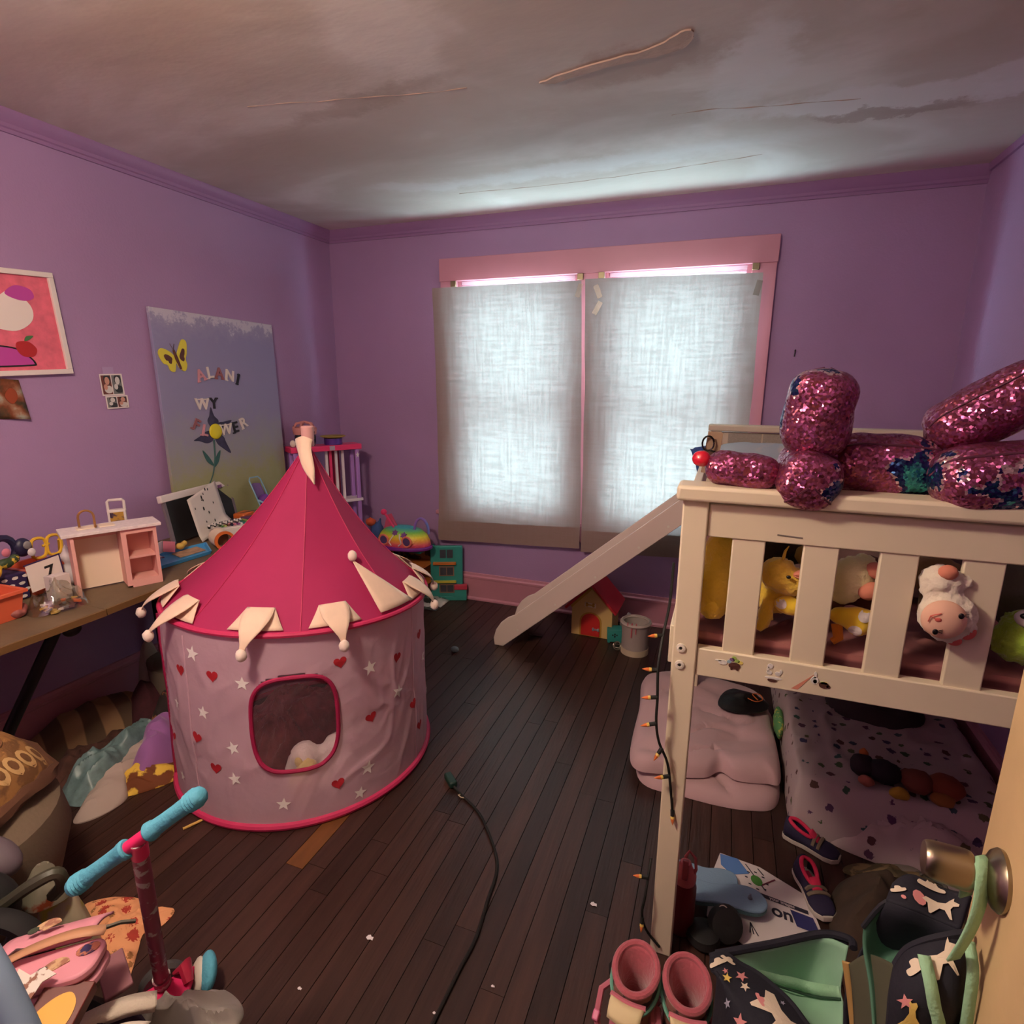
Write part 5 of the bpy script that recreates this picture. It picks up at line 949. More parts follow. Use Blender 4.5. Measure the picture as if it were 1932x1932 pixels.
for i, (x, z) in enumerate(((-.012,.05),(.0,.056),(.012,.05),(0,.042))): obj('paw_dot', G().ell(c0+CR@Vector((x,-.0395,z)), (.005,.002,.005 if i < 3 else .008), CR), M_black, ct)
for sx in (-1,1):
    for sy in (-1,1): obj('foot', G().box(c0+CR@Vector((sx*.034,sy*.03,.004)), (.014,.014,.008), CR), M_tl, ct, smooth=False)
fb = thing('fabric_basket', 'small grey fabric basket with pink drips beside the bed post', 'basket', (2.262,-0.42,0)); M_fb = mat('grey_linen', (176,164,156), .9, bump=.1, bscale=80); FBc = (2.262,-.42,0)
obj('basket_wall', G().lathe([(.001,.003),(.072,.0),(.076,.02),(.077,.19),(.079,.196),(.074,.198),(.071,.19),(.070,.02),(.001,.016)], FBc, 32, cap=False).jitter(.003,25), M_fb, fb); obj('basket_rim', G().tube([(2.262+.0785*math.cos(a),-.42+.0785*math.sin(a),.185) for a in [2*PI*i/32 for i in range(32)]], .010, 6, closed=True), mat('pale_rim', (196,182,172), .9), fb); obj('basket_foot', G().lathe([(.074,0),(.0785,0),(.0785,.035),(.074,.035),(.074,0)], FBc, 32, cap=False), mat('cream_band', (206,190,160), .9), fb)
M_drip = mat('pink_drip', (196,96,106), .4)
for x in (-.035,-.01,.012): obj('drip', G().tube([(2.262+x,-.42-.074,.205),(2.262+x,-.42-.080,.19),(2.262+x,-.42-.0805,.155-x)], .003, 6), M_drip, fb)
obj('handle', G().tube([(2.25,-.497,.20),(2.25,-.501,.12)], .004, 6), M_drip, fb)
single('plastic_scrap', 'crumpled clear plastic between doghouse and basket', 'plastic', G().ell((2.19,-.20,.06), (.05,.04,.06)).jitter(.03,25), mat('milky_film', (190,186,190), .3, alpha=.5), (2.19,-.2,0))
wb_ = thing('wire_ball', 'small silver wire cat ball by the basket', 'ball', (2.165,-.43,.025)); 
for k in range(6): R_ = rotm(k*.52,.9*k,0); obj('wire_hoop', G().tube([Vector((2.165,-.435,.026))+R_@Vector((.024*math.cos(a),.024*math.sin(a),0)) for a in [2*PI*i/20 for i in range(20)]], .0018, 5, closed=True), mat('silver_wire', (176,166,150), .3, metal=.8), wb_)
single('flyer', 'small dark flyer on the floor under the slide', 'paper', G().prism([(0,0),(.09,.01),(.085,.05),(-.005,.045)], (1.62,-.44,.002), (1,0,0), (0,1,0), .001), mat('flyer_print', (50,44,48), .5, c2=(150,140,140), vscale=60, thr=(.58,.62)), (1.62,-.44,0), smooth=False)
single('toy_egg', 'small pale blue toy egg on the floor by the tent', 'toy', G().ell((1.30,-.80,.018), (.025,.018,.018)), mat('pale_blue_egg', (130,150,156), .4), (1.30,-.80,0))
# ---------------------------------------------------------------- things on the loft bed
M_sheet = mat('mauve_ribbed_bedding', (150,92,92), 0.85); stripes(M_sheet, (112,64,66), (172,112,108), 9.0, 'Z', 0.0, .35)
def bedz(x, y):
    u = (x-BX0)/(BX1-BX0); v = (y-BY0)/(BY1-BY0)
    return 0.925+0.035*min(1, v*8)+0.018*folds(x, y, 7, 2.0, 1.2, 2)*min(1, 12*min(u, 1-u, v, 1-v)+.1)
mt = thing('bed_mattress', 'mauve ribbed bedding over the loft bed mattress', 'bedding', (3.09,-1.2,0.874))
x0, x1, y0, y1 = BX0+.035, BX1-.035, BY0+.05, BY1-.05
obj('mattress', G().bb(x0+.01, x1-.01, y0+.01, y1-.01, .873, .905), mat('mattress_ticking', (190,176,166), .9), mt, bevel=.01)
g = G(); NX, NY = 40, 70
vs = [(x0+(x1-x0)*i/NX, y0+(y1-y0)*j/NY, bedz(x0+(x1-x0)*i/NX, y0+(y1-y0)*j/NY)) for j in range(NY+1) for i in range(NX+1)]
fs = [(j*(NX+1)+i, j*(NX+1)+i+1, (j+1)*(NX+1)+i+1, (j+1)*(NX+1)+i) for j in range(NY) for i in range(NX)]
o = len(vs); rim = [i for i in range(NX+1)]+[j*(NX+1)+NX for j in range(1, NY+1)]+[NY*(NX+1)+i for i in range(NX-1, -1, -1)]+[j*(NX+1) for j in range(NY-1, 0, -1)]
vs += [(vs[k][0], vs[k][1], .876) for k in rim]; n = len(rim); fs += [(rim[k], o+k, o+(k+1) % n, rim[(k+1) % n]) for k in range(n)]
g.add(vs, fs); obj('ribbed_blanket', g, M_sheet, mt, angle=60)
YF = -2.118
M_ye = mat('bright_yellow_plush', (250,212,70), .95, sheen=.5, bump=.5, bscale=90); M_dk = mat('duck_yellow_plush', (248,206,74), .95, sheen=.5, bump=.5, bscale=90); M_crm = mat('cream_yellow_plush', (244,234,176), .95, sheen=.5, bump=.5, bscale=90)
M_pdot = mat('yellow_fleece', (246,208,50), .9, sheen=.4); M_ft = mat('peach_felt', (206,128,104), .9); M_or2 = mat('orange_felt', (220,130,40), .9); M_eye = mat('shiny_black', (14,12,12), .2)
k = thing('plush_banana', 'large bright yellow furry plush squeezed in the first bed gap', 'plush toy', (2.66,YF,.95))
plush('body', None, None, None, [((2.665,YF+.02,1.035),(.055,.05,.07)),((2.675,YF+.035,1.115),(.05,.045,.06)),((2.66,YF+.005,.985),(.035,.035,.032)),((2.70,YF+.05,1.15),(.04,.04,.03))], M_ye, .010, .006, k, dsc=90)
obj('tail_knot', G().ell((2.655,YF-.005,.985), (.028,.028,.026)).jitter(.004,80), M_ye, k)
k = thing('plush_duck', 'yellow plush duck with black eye in the second bed gap', 'plush toy', (2.80,YF,.95))
plush('body', None, None, None, [((2.795,YF+.01,1.085),(.042,.04,.042)),((2.825,YF+.005,1.07),(.03,.03,.034)),((2.80,YF+.06,1.02),(.06,.05,.05)),((2.775,YF+.0,.985),(.018,.018,.035)),((2.768,YF-.005,.955),(.016,.016,.014))], M_dk, .009, .005, k, dsc=90)
obj('eye', G().ell((2.812,YF-.030,1.092), (.005,.004,.004)), M_eye, k); obj('beak', G().ell((2.838,YF-.018,1.102), (.018,.012,.006), rotm(0,-.4,0)).ell((2.838,YF-.018,1.092), (.016,.011,.005), rotm(0,.1,0)), M_ft, k); obj('head_tuft', G().tube([(2.80,YF,1.125),(2.802,YF-.004,1.145),(2.808,YF-.006,1.158)], [.004,.003,.001], 6), M_dk, k)
def dotted(name, label, ells, dots):
    k = thing(name, label, 'blanket', ells[0][0]); b_ = plush('cloth', None, None, None, ells, M_pdot, .008, .003, k, dsc=40); tr = bvh_of(b_)
    for p in dots:
        g = G()
        if decal(g, tr, ring2(.013, 12), p, (0,-1,0)): obj('white_dot', g, M_white, b_, smooth=False)
dotted('spotted_blanket', 'yellow white-spotted fleece under the plush duck', [((2.825,YF+.0,1.015),(.035,.025,.024)),((2.85,YF+.015,1.01),(.03,.025,.025))], [(2.803,YF-.05,1.022)])
dotted('spotted_blanket', 'yellow white-spotted fleece cube in the third bed gap', [((2.965,YF-.005,1.012),(.035,.022,.022)),((2.935,YF,1.005),(.03,.022,.022)),((2.965,YF-.005,.985),(.022,.022,.02)),((2.985,YF+.0,1.0),(.018,.02,.03))], [(2.972,YF-.05,1.018),(2.958,YF-.05,.982)])
k = thing('plush_chick', 'cream yellow plush chick with pink feet in the third bed gap', 'plush toy', (2.95,YF,1.04))
plush('body', None, None, None, [((2.945,YF+.01,1.10),(.045,.04,.045)),((2.93,YF+.015,1.065),(.04,.035,.035)),((2.965,YF+.02,1.12),(.03,.03,.03))], M_crm, .009, .005, k, dsc=90)
obj('foot', G().ell((2.985,YF-.01,1.122), (.024,.018,.018), rotm(0,.3,0)), M_ft, k); obj('foot', G().ell((2.975,YF-.02,1.078), (.024,.018,.020), rotm(0,-.5,0)), M_ft, k); obj('orange_leg', G().tube([(2.925,YF,.985),(2.93,YF-.01,.955),(2.918,YF-.012,.945)], [.012,.011,.008], 8), M_or2, k)
lb = thing('plush_lamb', 'white plush lamb hanging upside down in the fourth bed gap', 'plush toy', (3.12,YF-.05,1.0)); YL = BY0-.005; LT = rotm(0,-.25,0)
M_lamb = mat('curly_white_fleece', (228,216,196), .95, sheen=.4, bump=.7, bscale=55); M_lf = mat('peach_face', (232,184,158), .85); M_rp = mat('coral_felt', (214,100,90), .85)
LC = Vector((3.122,YL-.004,1.028))
plush('fleece', None, None, None, [(LC+Vector((.010,.012,.0)),(.062,.045,.062)),(LC+Vector((-.008,.03,.075)),(.045,.04,.045)),(LC+Vector((.035,.02,.085)),(.018,.018,.018)),(LC+Vector((-.03,.02,.06)),(.022,.02,.022)),(LC+Vector((.055,.008,-.015)),(.018,.018,.028)),(LC+Vector((.02,.01,-.052)),(.03,.02,.018))], M_lamb, .008, .007, lb, dsc=75)
obj('face', G().ell(LC+Vector((-.006,-.022,.0)), (.046,.026,.047), n=20, m=14), M_lf, lb)
for dx, dz in ((.018,.022),(-.026,-.024)):
    p = LC+Vector((dx,-.047,dz)); e = obj('eye', G().ell(p, (.006,.003,.007)), M_eye, lb)
    for q in (-.5,0,.5): obj('lash', G().tube([p+Vector((.006,0,.002+q*.004)), p+Vector((.014,0,.003+q*.008))], .0007, 4), M_eye, e)
mo = LC+Vector((-.030,-.046,.010)); obj('nose', G().ell(mo+Vector((.006,0,-.004)), (.007,.003,.005)), M_rp, lb)
obj('mouth', G().tube([mo+Vector((-.012,.004,-.012)), mo+Vector((-.010,.001,.003)), mo+Vector((-.002,-.001,.008)), mo+Vector((.010,.0,.012))], .0013, 5), M_rp, lb); obj('smile_line', G().tube([mo+Vector((.003,-.002,-.003)), mo+Vector((-.009,0,.002))], .0011, 5), M_rp, lb)
obj('bow', G().ell(LC+Vector((.055,.0,-.035)), (.014,.008,.018), rotm(0,.6,0)).ell(LC+Vector((.03,.0,-.058)), (.016,.008,.012)), M_rp, lb); obj('hoof', G().ell(LC+Vector((-.005,.005,.108)), (.020,.018,.018)), M_ft, lb)
for ch in lb.children_recursive:
    for v in ch.data.vertices: v.co = (Vector(v.co)+wloc(lb)-LC)*.84+LC+Vector((-.030,.004,.036))-wloc(lb)
k = thing('plush_monster', 'lime green furry plush at the right edge of the bed slats', 'plush toy', (3.25,YF,1.0)); plush('body', None, None, None, [((3.255,YF,1.0),(.045,.04,.05)),((3.27,YF+.02,1.03),(.04,.04,.03))], mat('lime_fur', (156,190,60), .95, sheen=.4, bump=.6, bscale=80), .009, .010, k, dsc=110); obj('belly', G().ell((3.265,YF-.015,1.055), (.03,.025,.02)), mat('white_soft', (214,204,206)), k); obj('eye', G().ell((3.245,YF-.03,1.065), (.008,.006,.006)), M_eye, k)
plush('plush_bear', 'grey plush above the lime plush behind the last slat', None, (3.25,YF+.08,1.08), [((3.25,YF+.07,1.11),(.06,.04,.05)),((3.29,YF+.09,1.05),(.06,.04,.06))], mat('grey_fur', (104,98,92), .95, bump=.4, bscale=80), .011, .005)
plush('plush_dog', 'tan plush behind the lamb in the fourth bed gap', None, (3.10,YF+.08,1.05), [((3.12,YF+.09,1.10),(.06,.04,.045)),((3.16,YF+.10,1.03),(.06,.05,.08))], mat('tan_fur', (150,118,84), .95, bump=.4, bscale=80), .011, .005)
plush('plush_cat', 'dark brown plush behind the duck in the second bed gap', None, (2.81,YF+.12,1.03), [((2.80,YF+.12,1.12),(.07,.05,.05)),((2.86,YF+.10,1.13),(.04,.04,.035))], mat('dark_brown_fur', (44,32,28), .95, bump=.4, bscale=80), .012, .005)
plush('plush_owl', 'golden brown plush peeking above the duck', None, (2.87,YF+.06,1.06), [((2.862,YF+.05,1.125),(.035,.03,.03)),((2.88,YF+.06,1.09),(.03,.03,.03))], mat('gold_fur', (150,120,60), .95, bump=.4, bscale=80), .009, .004)
plush('plush_fox', 'brown plush behind the cream chick', None, (3.0,YF+.10,1.0), [((3.0,YF+.10,1.06),(.05,.04,.07)),((2.92,YF+.11,1.03),(.05,.04,.06))], mat('fox_brown', (104,66,46), .95, bump=.4, bscale=80), .012, .005)
# big sequinned balloon-dog plush lying along the end rail
def sequin():
    m = bpy.data.materials.new('flip_sequin'); m.use_nodes = True; nt = m.node_tree; N = nt.nodes; L = nt.links; b = N['Principled BSDF']
    tc = N.new('ShaderNodeTexCoord'); v = N.new('ShaderNodeTexVoronoi'); v.inputs['Scale'].default_value = 210; L.new(tc.outputs['Object'], v.inputs[0])
    n = N.new('ShaderNodeTexNoise'); n.inputs['Scale'].default_value = 9; n.inputs['Detail'].default_value = 3; n.inputs['Distortion'].default_value = .5; L.new(v.outputs['Position'], n.inputs[0])
    r = N.new('ShaderNodeValToRGB'); L.new(n.outputs[0], r.inputs[0]); e = r.color_ramp.elements; e[0].position = .0; e[0].color = lin((160,82,116)); e[1].position = 1; e[1].color = lin((60,160,170))
    for pos, c in ((.56,(168,88,124)),(.585,(226,190,196)),(.60,(40,50,110)),(.68,(70,170,176))): q = e.new(pos); q.color = lin(c)
    r.color_ramp.interpolation = 'CONSTANT'
    hs = N.new('ShaderNodeHueSaturation'); L.new(r.outputs[0], hs.inputs['Color']); sp = N.new('ShaderNodeSeparateColor'); L.new(v.outputs['Color'], sp.inputs[0])
    mr = N.new('ShaderNodeMapRange'); L.new(sp.outputs[0], mr.inputs[0]); mr.inputs[3].default_value = .455; mr.inputs[4].default_value = .545; L.new(mr.outputs[0], hs.inputs['Hue']); mv = N.new('ShaderNodeMapRange'); L.new(sp.outputs[1], mv.inputs[0]); mv.inputs[3].default_value = .6; mv.inputs[4].default_value = 1.25; L.new(mv.outputs[0], hs.inputs['Value'])
    L.new(hs.outputs[0], b.inputs['Base Color']); b.inputs['Metallic'].default_value = .75; b.inputs['Roughness'].default_value = .28
    nm = N.new('ShaderNodeVectorMath'); nm.operation = 'SUBTRACT'; L.new(v.outputs['Color'], nm.inputs[0]); nm.inputs[1].default_value = (.5,.5,.5)
    sc = N.new('ShaderNodeVectorMath'); sc.operation = 'SCALE'; L.new(nm.outputs[0], sc.inputs[0]); sc.inputs['Scale'].default_value = .75
    ge = N.new('ShaderNodeNewGeometry'); ad = N.new('ShaderNodeVectorMath'); ad.operation = 'ADD'; L.new(ge.outputs['Normal'], ad.inputs[0]); L.new(sc.outputs[0], ad.inputs[1]); no = N.new('ShaderNodeVectorMath'); no.operation = 'NORMALIZE'; L.new(ad.outputs[0], no.inputs[0]); L.new(no.outputs[0], b.inputs['Normal'])
    return m
M_sq = sequin(); M_sqc = mat('dark_seam_cord', (92,40,64), .7)
def sausage(a, b, r, n=28, m=30, pinch=.12, sq=1.0, facet=.035, seed=0):
    """balloon segment from a to b: bulging tube pinched to a star at both ends"""
    a, b = Vector(a), Vector(b); ax = (b-a); ln = ax.length; ax.normalize(); u = ax.orthogonal().normalized(); v = ax.cross(u); vs = []
    for j in range(m+1):
        t = j/m; s = 2*t-1; pr = (1-abs(s)**5.0)**.5 if abs(s) < 1 else 0; rad = r*max(pr, pinch)
        for i in range(n):
            th = 2*PI*i/n; k = 1+facet*math.cos(4*th+.6)*(0.4+.6*abs(s)**3)+.09*noise.noise(Vector((math.cos(th)*2, math.sin(th)*2, t*4+seed)))
            vs.append(a+ax*(ln*t)+(u*math.cos(th)+v*math.sin(th)*sq)*rad*k)
    return vs, [(j*n+i, j*n+(i+1) % n, (j+1)*n+(i+1) % n, (j+1)*n+i) for j in range(m) for i in range(n)]+[tuple(range(n))[::-1], tuple(m*n+i for i in range(n))]
bd_ = thing('sequin_balloon_dog', 'large pink and teal sequin balloon dog plush lying across the bed rail', 'plush toy', (2.85,-2.14,1.30))
SEG = [('snout',(2.615,-2.155,1.335),(2.770,-2.175,1.325),.040),('ear',(2.823,-2.145,1.365),(2.836,-2.165,1.548),.068),('ear',(2.822,-2.085,1.330),(2.822,-2.245,1.318),.064),
       ('neck',(2.77,-2.13,1.345),(2.90,-2.09,1.352),.045),('body',(2.865,-2.10,1.350),(3.085,-2.09,1.346),.066),('hind_leg',(3.045,-2.09,1.405),(3.245,-2.12,1.545),.062),('hind_leg',(3.035,-2.175,1.336),(3.30,-2.165,1.356),.070),('tail',(3.24,-2.1,1.40),(3.42,-2.1,1.42),.055)]
for i, (nm, a, b_, r) in enumerate(SEG):
    g = G(); vs, fs = sausage(a, b_, r, seed=i*3.1); g.add(vs, fs); sg = obj(nm, g, M_sq, bd_, angle=180)
    if nm in ('ear', 'body', 'hind_leg'):
        for q in (0, 7): obj('seam', G().tube([Vector(vs[j*28+q])+(Vector(vs[j*28+q])-(Vector(a).lerp(Vector(b_), j/30)))*.01 for j in range(0, 31, 2)], .0022, 5), M_sqc, sg)
obj('nose', G().ell((2.606,-2.165,1.352), (.020,.018,.018), n=18, m=12).jitter(.002,40), mat('red_satin', (206,24,50), .3, coat=.5), bd_)
tg = thing('gift_tag', 'small brown card with a black loop behind the red nose', 'tag', (2.63,-2.05,1.30)); obj('card', G().box((2.625,-2.07,1.355), (.034,.002,.10), rotm(0,.1,.0)), mat('kraft_card', (150,124,100), .8), tg, smooth=False); obj('loop', G().tube([(2.615+.013*math.cos(a),-2.078,1.378+.017*math.sin(a)) for a in [2*PI*i/18 for i in range(18)]], .0022, 5, closed=True), M_eye, tg); obj('loop', G().tube([(2.618+.02*math.cos(a),-2.082,1.35+.012*math.sin(a)) for a in [PI*i/10 for i in range(11)]], .002, 5), M_eye, tg)
# pillows and covers at the far end
def pillow(name, label, c, d, rz, rx, m, cat='pillow'):
    R_ = rotm(rx, 0, rz); c = Vector(c); g = G()
    def fn(u, v, s):
        x, y = 2*u-1, 2*v-1; h = ((1-x**4)*(1-y**4))**.5; k = 1-.08*(1-abs(x)**2)*abs(y)**3
        return c+R_@Vector((x*d[0]*(1-.06*(1-y*y)), y*d[1]*(1-.06*(1-x*x)), s*d[2]*h+.006*noise.noise(Vector((x*3,y*3,s)))))
    g.grid(lambda u, v: fn(u, v, 1), 20, 16); g.grid(lambda u, v: fn(1-u, v, -1), 20, 16); return single(name, label, cat, g, m, c, angle=180)
M_pbl = mat('pale_blue_floral', (176,188,196), .9, c2=(214,200,190), vscale=7, thr=(.5,.6)); M_pgl = mat('galaxy_print', (50,70,130), .8, c2=(150,60,90), vscale=9, thr=(.48,.62))
pillow('pillow', 'pale blue and cream printed pillow at the head of the loft bed', (2.86,-.70,1.135), (.23,.16,.075), .15, .55, M_pbl)
pillow('pillow', 'dark blue galaxy print pillow beside the head end post', (2.655,-.40,1.10), (.15,.13,.06), .3, .6, M_pgl)
pile('tan_cover', 'greige crumpled cover hanging over the bed edge by the slide', 'blanket', [(2.605,-1.25),(2.75,-1.3),(2.8,-.95),(2.7,-.85),(2.605,-.9)], .24, .02, 8, 14, mat('greige_cloth', (150,132,120), .9), base=.955)
pile('bed_clothes', 'brown and white clothes heap in the middle of the loft bed', 'clothing', [(2.66,-1.75),(3.0,-1.82),(3.4,-1.75),(3.5,-1.3),(3.1,-1.1),(2.75,-1.35)], .22, .05, 6, 15, mat('brown_heap', (120,88,84), .9, c2=(60,44,46), vscale=5), base=.972)
# ---------------------------------------------------------------- under the bed
M_cmf = mat('dusty_pink_comforter', (198,164,166), .85, sheen=.2, bump=.1, bscale=30)
def comf(out, base, h, seed, fold=False):
    def zf(x, y, r):
        e = max(0, 1-r**9); puff = .5+.5*noise.noise(Vector((x*6, y*6, seed))); cr_ = folds(x, y, 7, seed, 0.5, 2.0)
        return max(base+.002, base+.002+(h*(.62+.38*puff)-.020*max(0, cr_))*e**.5)
    return G().patch(out, zf, 26, 10, bottom=base+.001)
cf = thing('comforter', 'dusty pink folded comforter on the floor under the loft bed', 'comforter', (2.70,-1.1,0))
obj('lower_fold', comf([(2.44,-1.50),(2.62,-1.55),(2.84,-1.54),(2.95,-1.45),(2.955,-1.1),(2.94,-.82),(2.62,-.74),(2.42,-.80),(2.41,-1.1)], 0, .062, 3), M_cmf, cf)
obj('upper_fold', comf([(2.41,-1.50),(2.55,-1.52),(2.68,-1.49),(2.74,-1.43),(2.80,-1.46),(2.90,-1.44),(2.955,-1.40),(2.95,-1.1),(2.90,-.80),(2.60,-.72),(2.38,-.80),(2.385,-1.1)], .055, .075, 8), M_cmf, cf)
bk = thing('black_bonnet', 'black satin cloth with orange drawcord on the pink comforter', 'clothing', (2.82,-1.02,.12))
obj('cloth', G().patch([(2.72,-1.06),(2.80,-1.10),(2.90,-1.05),(2.93,-.98),(2.86,-.92),(2.76,-.92)], heap(.03,.012,12,5,.128,2.2), 12, 6, bottom=.126), mat('black_satin', (14,12,14), .5), bk)
obj('drawcord', G().tube(spline([(2.84,-1.03,.168),(2.87,-1.05,.17),(2.90,-1.02,.168),(2.89,-.98,.168),(2.86,-.99,.17),(2.88,-1.03,.168)], 5, False), .0025, 5), mat('orange_cord', (190,100,40), .7), bk)
single('green_plush', 'small green spotted toy wedged between comforter and floor mattress', 'plush toy', G().ell((2.965,-1.08,.11), (.02,.09,.05)).jitter(.006,40), mat('green_spotted', (90,150,90), .9, c2=(190,190,90), vscale=40, thr=(.55,.6)), (2.965,-1.08,.06))
def sheetmat():
    m = bpy.data.materials.new('printed_sheet'); m.use_nodes = True; nt = m.node_tree; N = nt.nodes; L = nt.links; b = N['Principled BSDF']; b.inputs['Roughness'].default_value = .85
    tc = N.new('ShaderNodeTexCoord'); mp = N.new('ShaderNodeMapping'); mp.inputs['Scale'].default_value = (1,1,1); L.new(tc.outputs['Object'], mp.inputs[0]); v = N.new('ShaderNodeTexVoronoi'); v.inputs['Scale'].default_value = 17; v.inputs['Randomness'].default_value = .6; L.new(mp.outputs[0], v.inputs[0])
    n = N.new('ShaderNodeTexNoise'); n.inputs['Scale'].default_value = 90; L.new(mp.outputs[0], n.inputs[0]); ma = N.new('ShaderNodeMath'); ma.operation = 'MULTIPLY_ADD'; L.new(n.outputs[0], ma.inputs[0]); ma.inputs[1].default_value = .32; L.new(v.outputs['Distance'], ma.inputs[2])
    r = N.new('ShaderNodeValToRGB'); L.new(ma.outputs[0], r.inputs[0]); e = r.color_ramp.elements; e[0].position = .375; e[0].color = (0,0,0,1); e[1].position = .405; e[1].color = (1,1,1,1)
    hs = N.new('ShaderNodeHueSaturation'); hs.inputs['Color'].default_value = lin((70,58,92)); sp = N.new('ShaderNodeSeparateColor'); L.new(v.outputs['Color'], sp.inputs[0]); L.new(sp.outputs[0], hs.inputs['Hue'])
    mx = N.new('ShaderNodeMix'); mx.data_type = 'RGBA'; L.new(r.outputs[0], mx.inputs[0]); L.new(hs.outputs[0], mx.inputs[6]); mx.inputs[7].default_value = lin((184,166,166)); L.new(mx.outputs[2], b.inputs['Base Color']); return m
ms = thing('floor_mattress', 'mattress on the floor in a white sheet with small dark prints', 'mattress', (3.3,-1.3,0))
def msf(u, v, top=True):
    x = 2.975+.685*u; y = -1.60+1.14*v; e = min(u/.07, (1-u)/.07, v/.05, (1-v)/.05, 1.0); z = .20*max(0, 1-(1-e)**2.2)**.5
    return (x-.03*max(0, e)+.006*noise.noise(Vector((y*9, 1, 0))), y+.01*noise.noise(Vector((x*9, 2, 0))), z+.012*folds(x, y, 8, 4.0, .8, 2.5)*max(0, e)+.002)
obj('fitted_sheet', G().grid(msf, 60, 90), sheetmat(), ms, angle=180)
obj('sheet_corner', G().patch([(3.10,-1.60),(3.30,-1.66),(3.50,-1.70),(3.62,-1.66),(3.64,-1.54),(3.40,-1.48),(3.15,-1.50)], heap(.15,.03,14,11,0,2.0,.3,1.5), 16, 8, bottom=.001), bpy.data.materials['printed_sheet'], ms)
dl = thing('toy_bundle', 'dark bundle of dolls and plush toys lying on the floor mattress', 'toy', (3.3,-1.52,.2))
for nm, c, d, col_ in (('dark_head',(3.19,-1.47,.235),(.04,.045,.035),(40,26,36)),('face',(3.19,-1.535,.22),(.022,.018,.018),(170,100,84)),('dark_body',(3.25,-1.49,.24),(.05,.05,.035),(32,22,34)),('yellow_cloth',(3.28,-1.56,.215),(.028,.02,.02),(190,150,50)),('brown_plush',(3.34,-1.50,.235),(.05,.05,.035),(120,62,48)),('rust_plush',(3.42,-1.50,.235),(.055,.05,.035),(136,64,40)),('ochre_plush',(3.40,-1.55,.22),(.035,.025,.02),(150,96,44)),('orange_ear',(3.20,-1.42,.25),(.014,.014,.02),(176,96,40))): obj(nm, G().ell(c, d).jitter(.006,45), mat('doll_'+nm, col_, .85), dl)
single('dark_garment', 'dark garment heaped at the back of the floor mattress', 'clothing', G().patch([(3.2,-1.1),(3.42,-1.12),(3.5,-.95),(3.3,-.85),(3.15,-.95)], heap(.10,.03,9,8,.20), 14, 6, bottom=.2), mat('dark_grey_cloth', (56,46,48), .9), (3.3,-1.0,.2))
# ---------------------------------------------------------------- shoes
M_sole = mat('off_white_rubber', (206,196,184), .6); M_nav = mat('navy_mesh', (34,26,58), .8, bump=.1, bscale=120); M_hpk = mat('hot_pink_lining', (214,40,84), .8); M_trd = mat('grey_tread', (176,166,156), .7)
def shoe(name, label, c, rz, ln=.19, pitch=0.0, roll=0.0, mu=None, strap=True, group=None, liner=None, sole=None):
    t = thing(name, label, 'shoe', c, group); c = Vector(c); R_ = rotm(roll, pitch, rz); s = ln
    def P(x, y, z): return c+R_@Vector((x*s, y*s, z*s))
    sec = [(-.5,.10),(-.46,.165),(-.3,.185),(-.1,.165),(.1,.185),(.28,.21),(.42,.175),(.5,.07)]
    def wid(x):
        for (a, wa), (b, wb_) in zip(sec, sec[1:]):
            if a <= x <= b: return wa+(wb_-wa)*(x-a)/(b-a)
        return .07
    def top(x): return .40 if x < -.36 else (.40-.13*(x+.36)/.30 if x < -.06 else .27-.09*(x+.06)/.34 if x < .28 else .18-.07*(x-.28)/.22)
    nx = 22; g = G(); vs = []; m = 14
    for i in range(nx+1):
        x = -.5+i/nx; w_ = wid(x)
        for j, (yy, zz) in enumerate(((-1,0),(-1.06,.06),(-1.06,.10),(1.06,.10),(1.06,.06),(1,0))): vs.append(P(x*1.03, yy*w_, zz))
    g.add(vs, [(i*6+j, i*6+(j+1) % 6, (i+1)*6+(j+1) % 6, (i+1)*6+j) for i in range(nx) for j in range(6)]+[tuple(range(6)), tuple(nx*6+j for j in range(6))[::-1]]); obj('sole', g, sole or M_sole, t, bevel=.001)
    g = G(); vs = []
    for i in range(nx+1):
        x = -.49+.98*i/nx; w_ = wid(x)*.97; h = top(x); op = -.44 < x < .02
        for j in range(m+1):
            a = PI*j/m; yy = -math.cos(a); zz = math.sin(a)**.6
            if op and abs(yy) < .62: yy = math.copysign(.62+.02*(1-abs(yy)), yy if yy else 1); zz = (1-.62**2)**.3
            vs.append(P(x, yy*w_, .09+(h-.09)*zz))
    fs = []
    for i in range(nx):
        for j in range(m):
            q = (i*(m+1)+j, i*(m+1)+j+1, (i+1)*(m+1)+j+1, (i+1)*(m+1)+j); x = -.49+.98*(i+.5)/nx
            if -.42 < x < .0 and 5 <= j <= 8: continue
            fs.append(q)
    g.add(vs, fs); obj('upper', g, mu or M_nav, t, solid=.004, angle=70)
    lp = []
    for k in range(28):
        a = 2*PI*k/28; x = -.215+.225*math.cos(a); lp.append(P(x, .62*wid(max(-.49, x))*math.sin(a)*1.02, .09+(top(x)-.09)*.90+.01))
    obj('collar', G().tube(lp, .026*s*1.4, 8, closed=True), liner or M_hpk, t); obj('insole', G().box(P(-.2,0,.12), (.40*s,.20*s,.02*s), R_), liner or M_hpk, t, smooth=False)
    obj('tongue', G().grid(lambda u, v: P(-.02+.16*v-.02, (u-.5)*.17, .34-.13*v+.02*math.sin(PI*u)), 6, 6), liner or M_hpk, t, solid=.004)
    if strap:
        for x in (.06,.16): obj('strap', G().tube([P(x, yy*wid(x)*1.0, .09+(top(x)-.09)*(1-yy*yy)**.35+.02) for yy in (-.95,-.7,-.4,0,.4,.7,.95)], .035*s, 6), mat('silver_velcro', (130,116,96), .5, metal=.3), t)
    return t
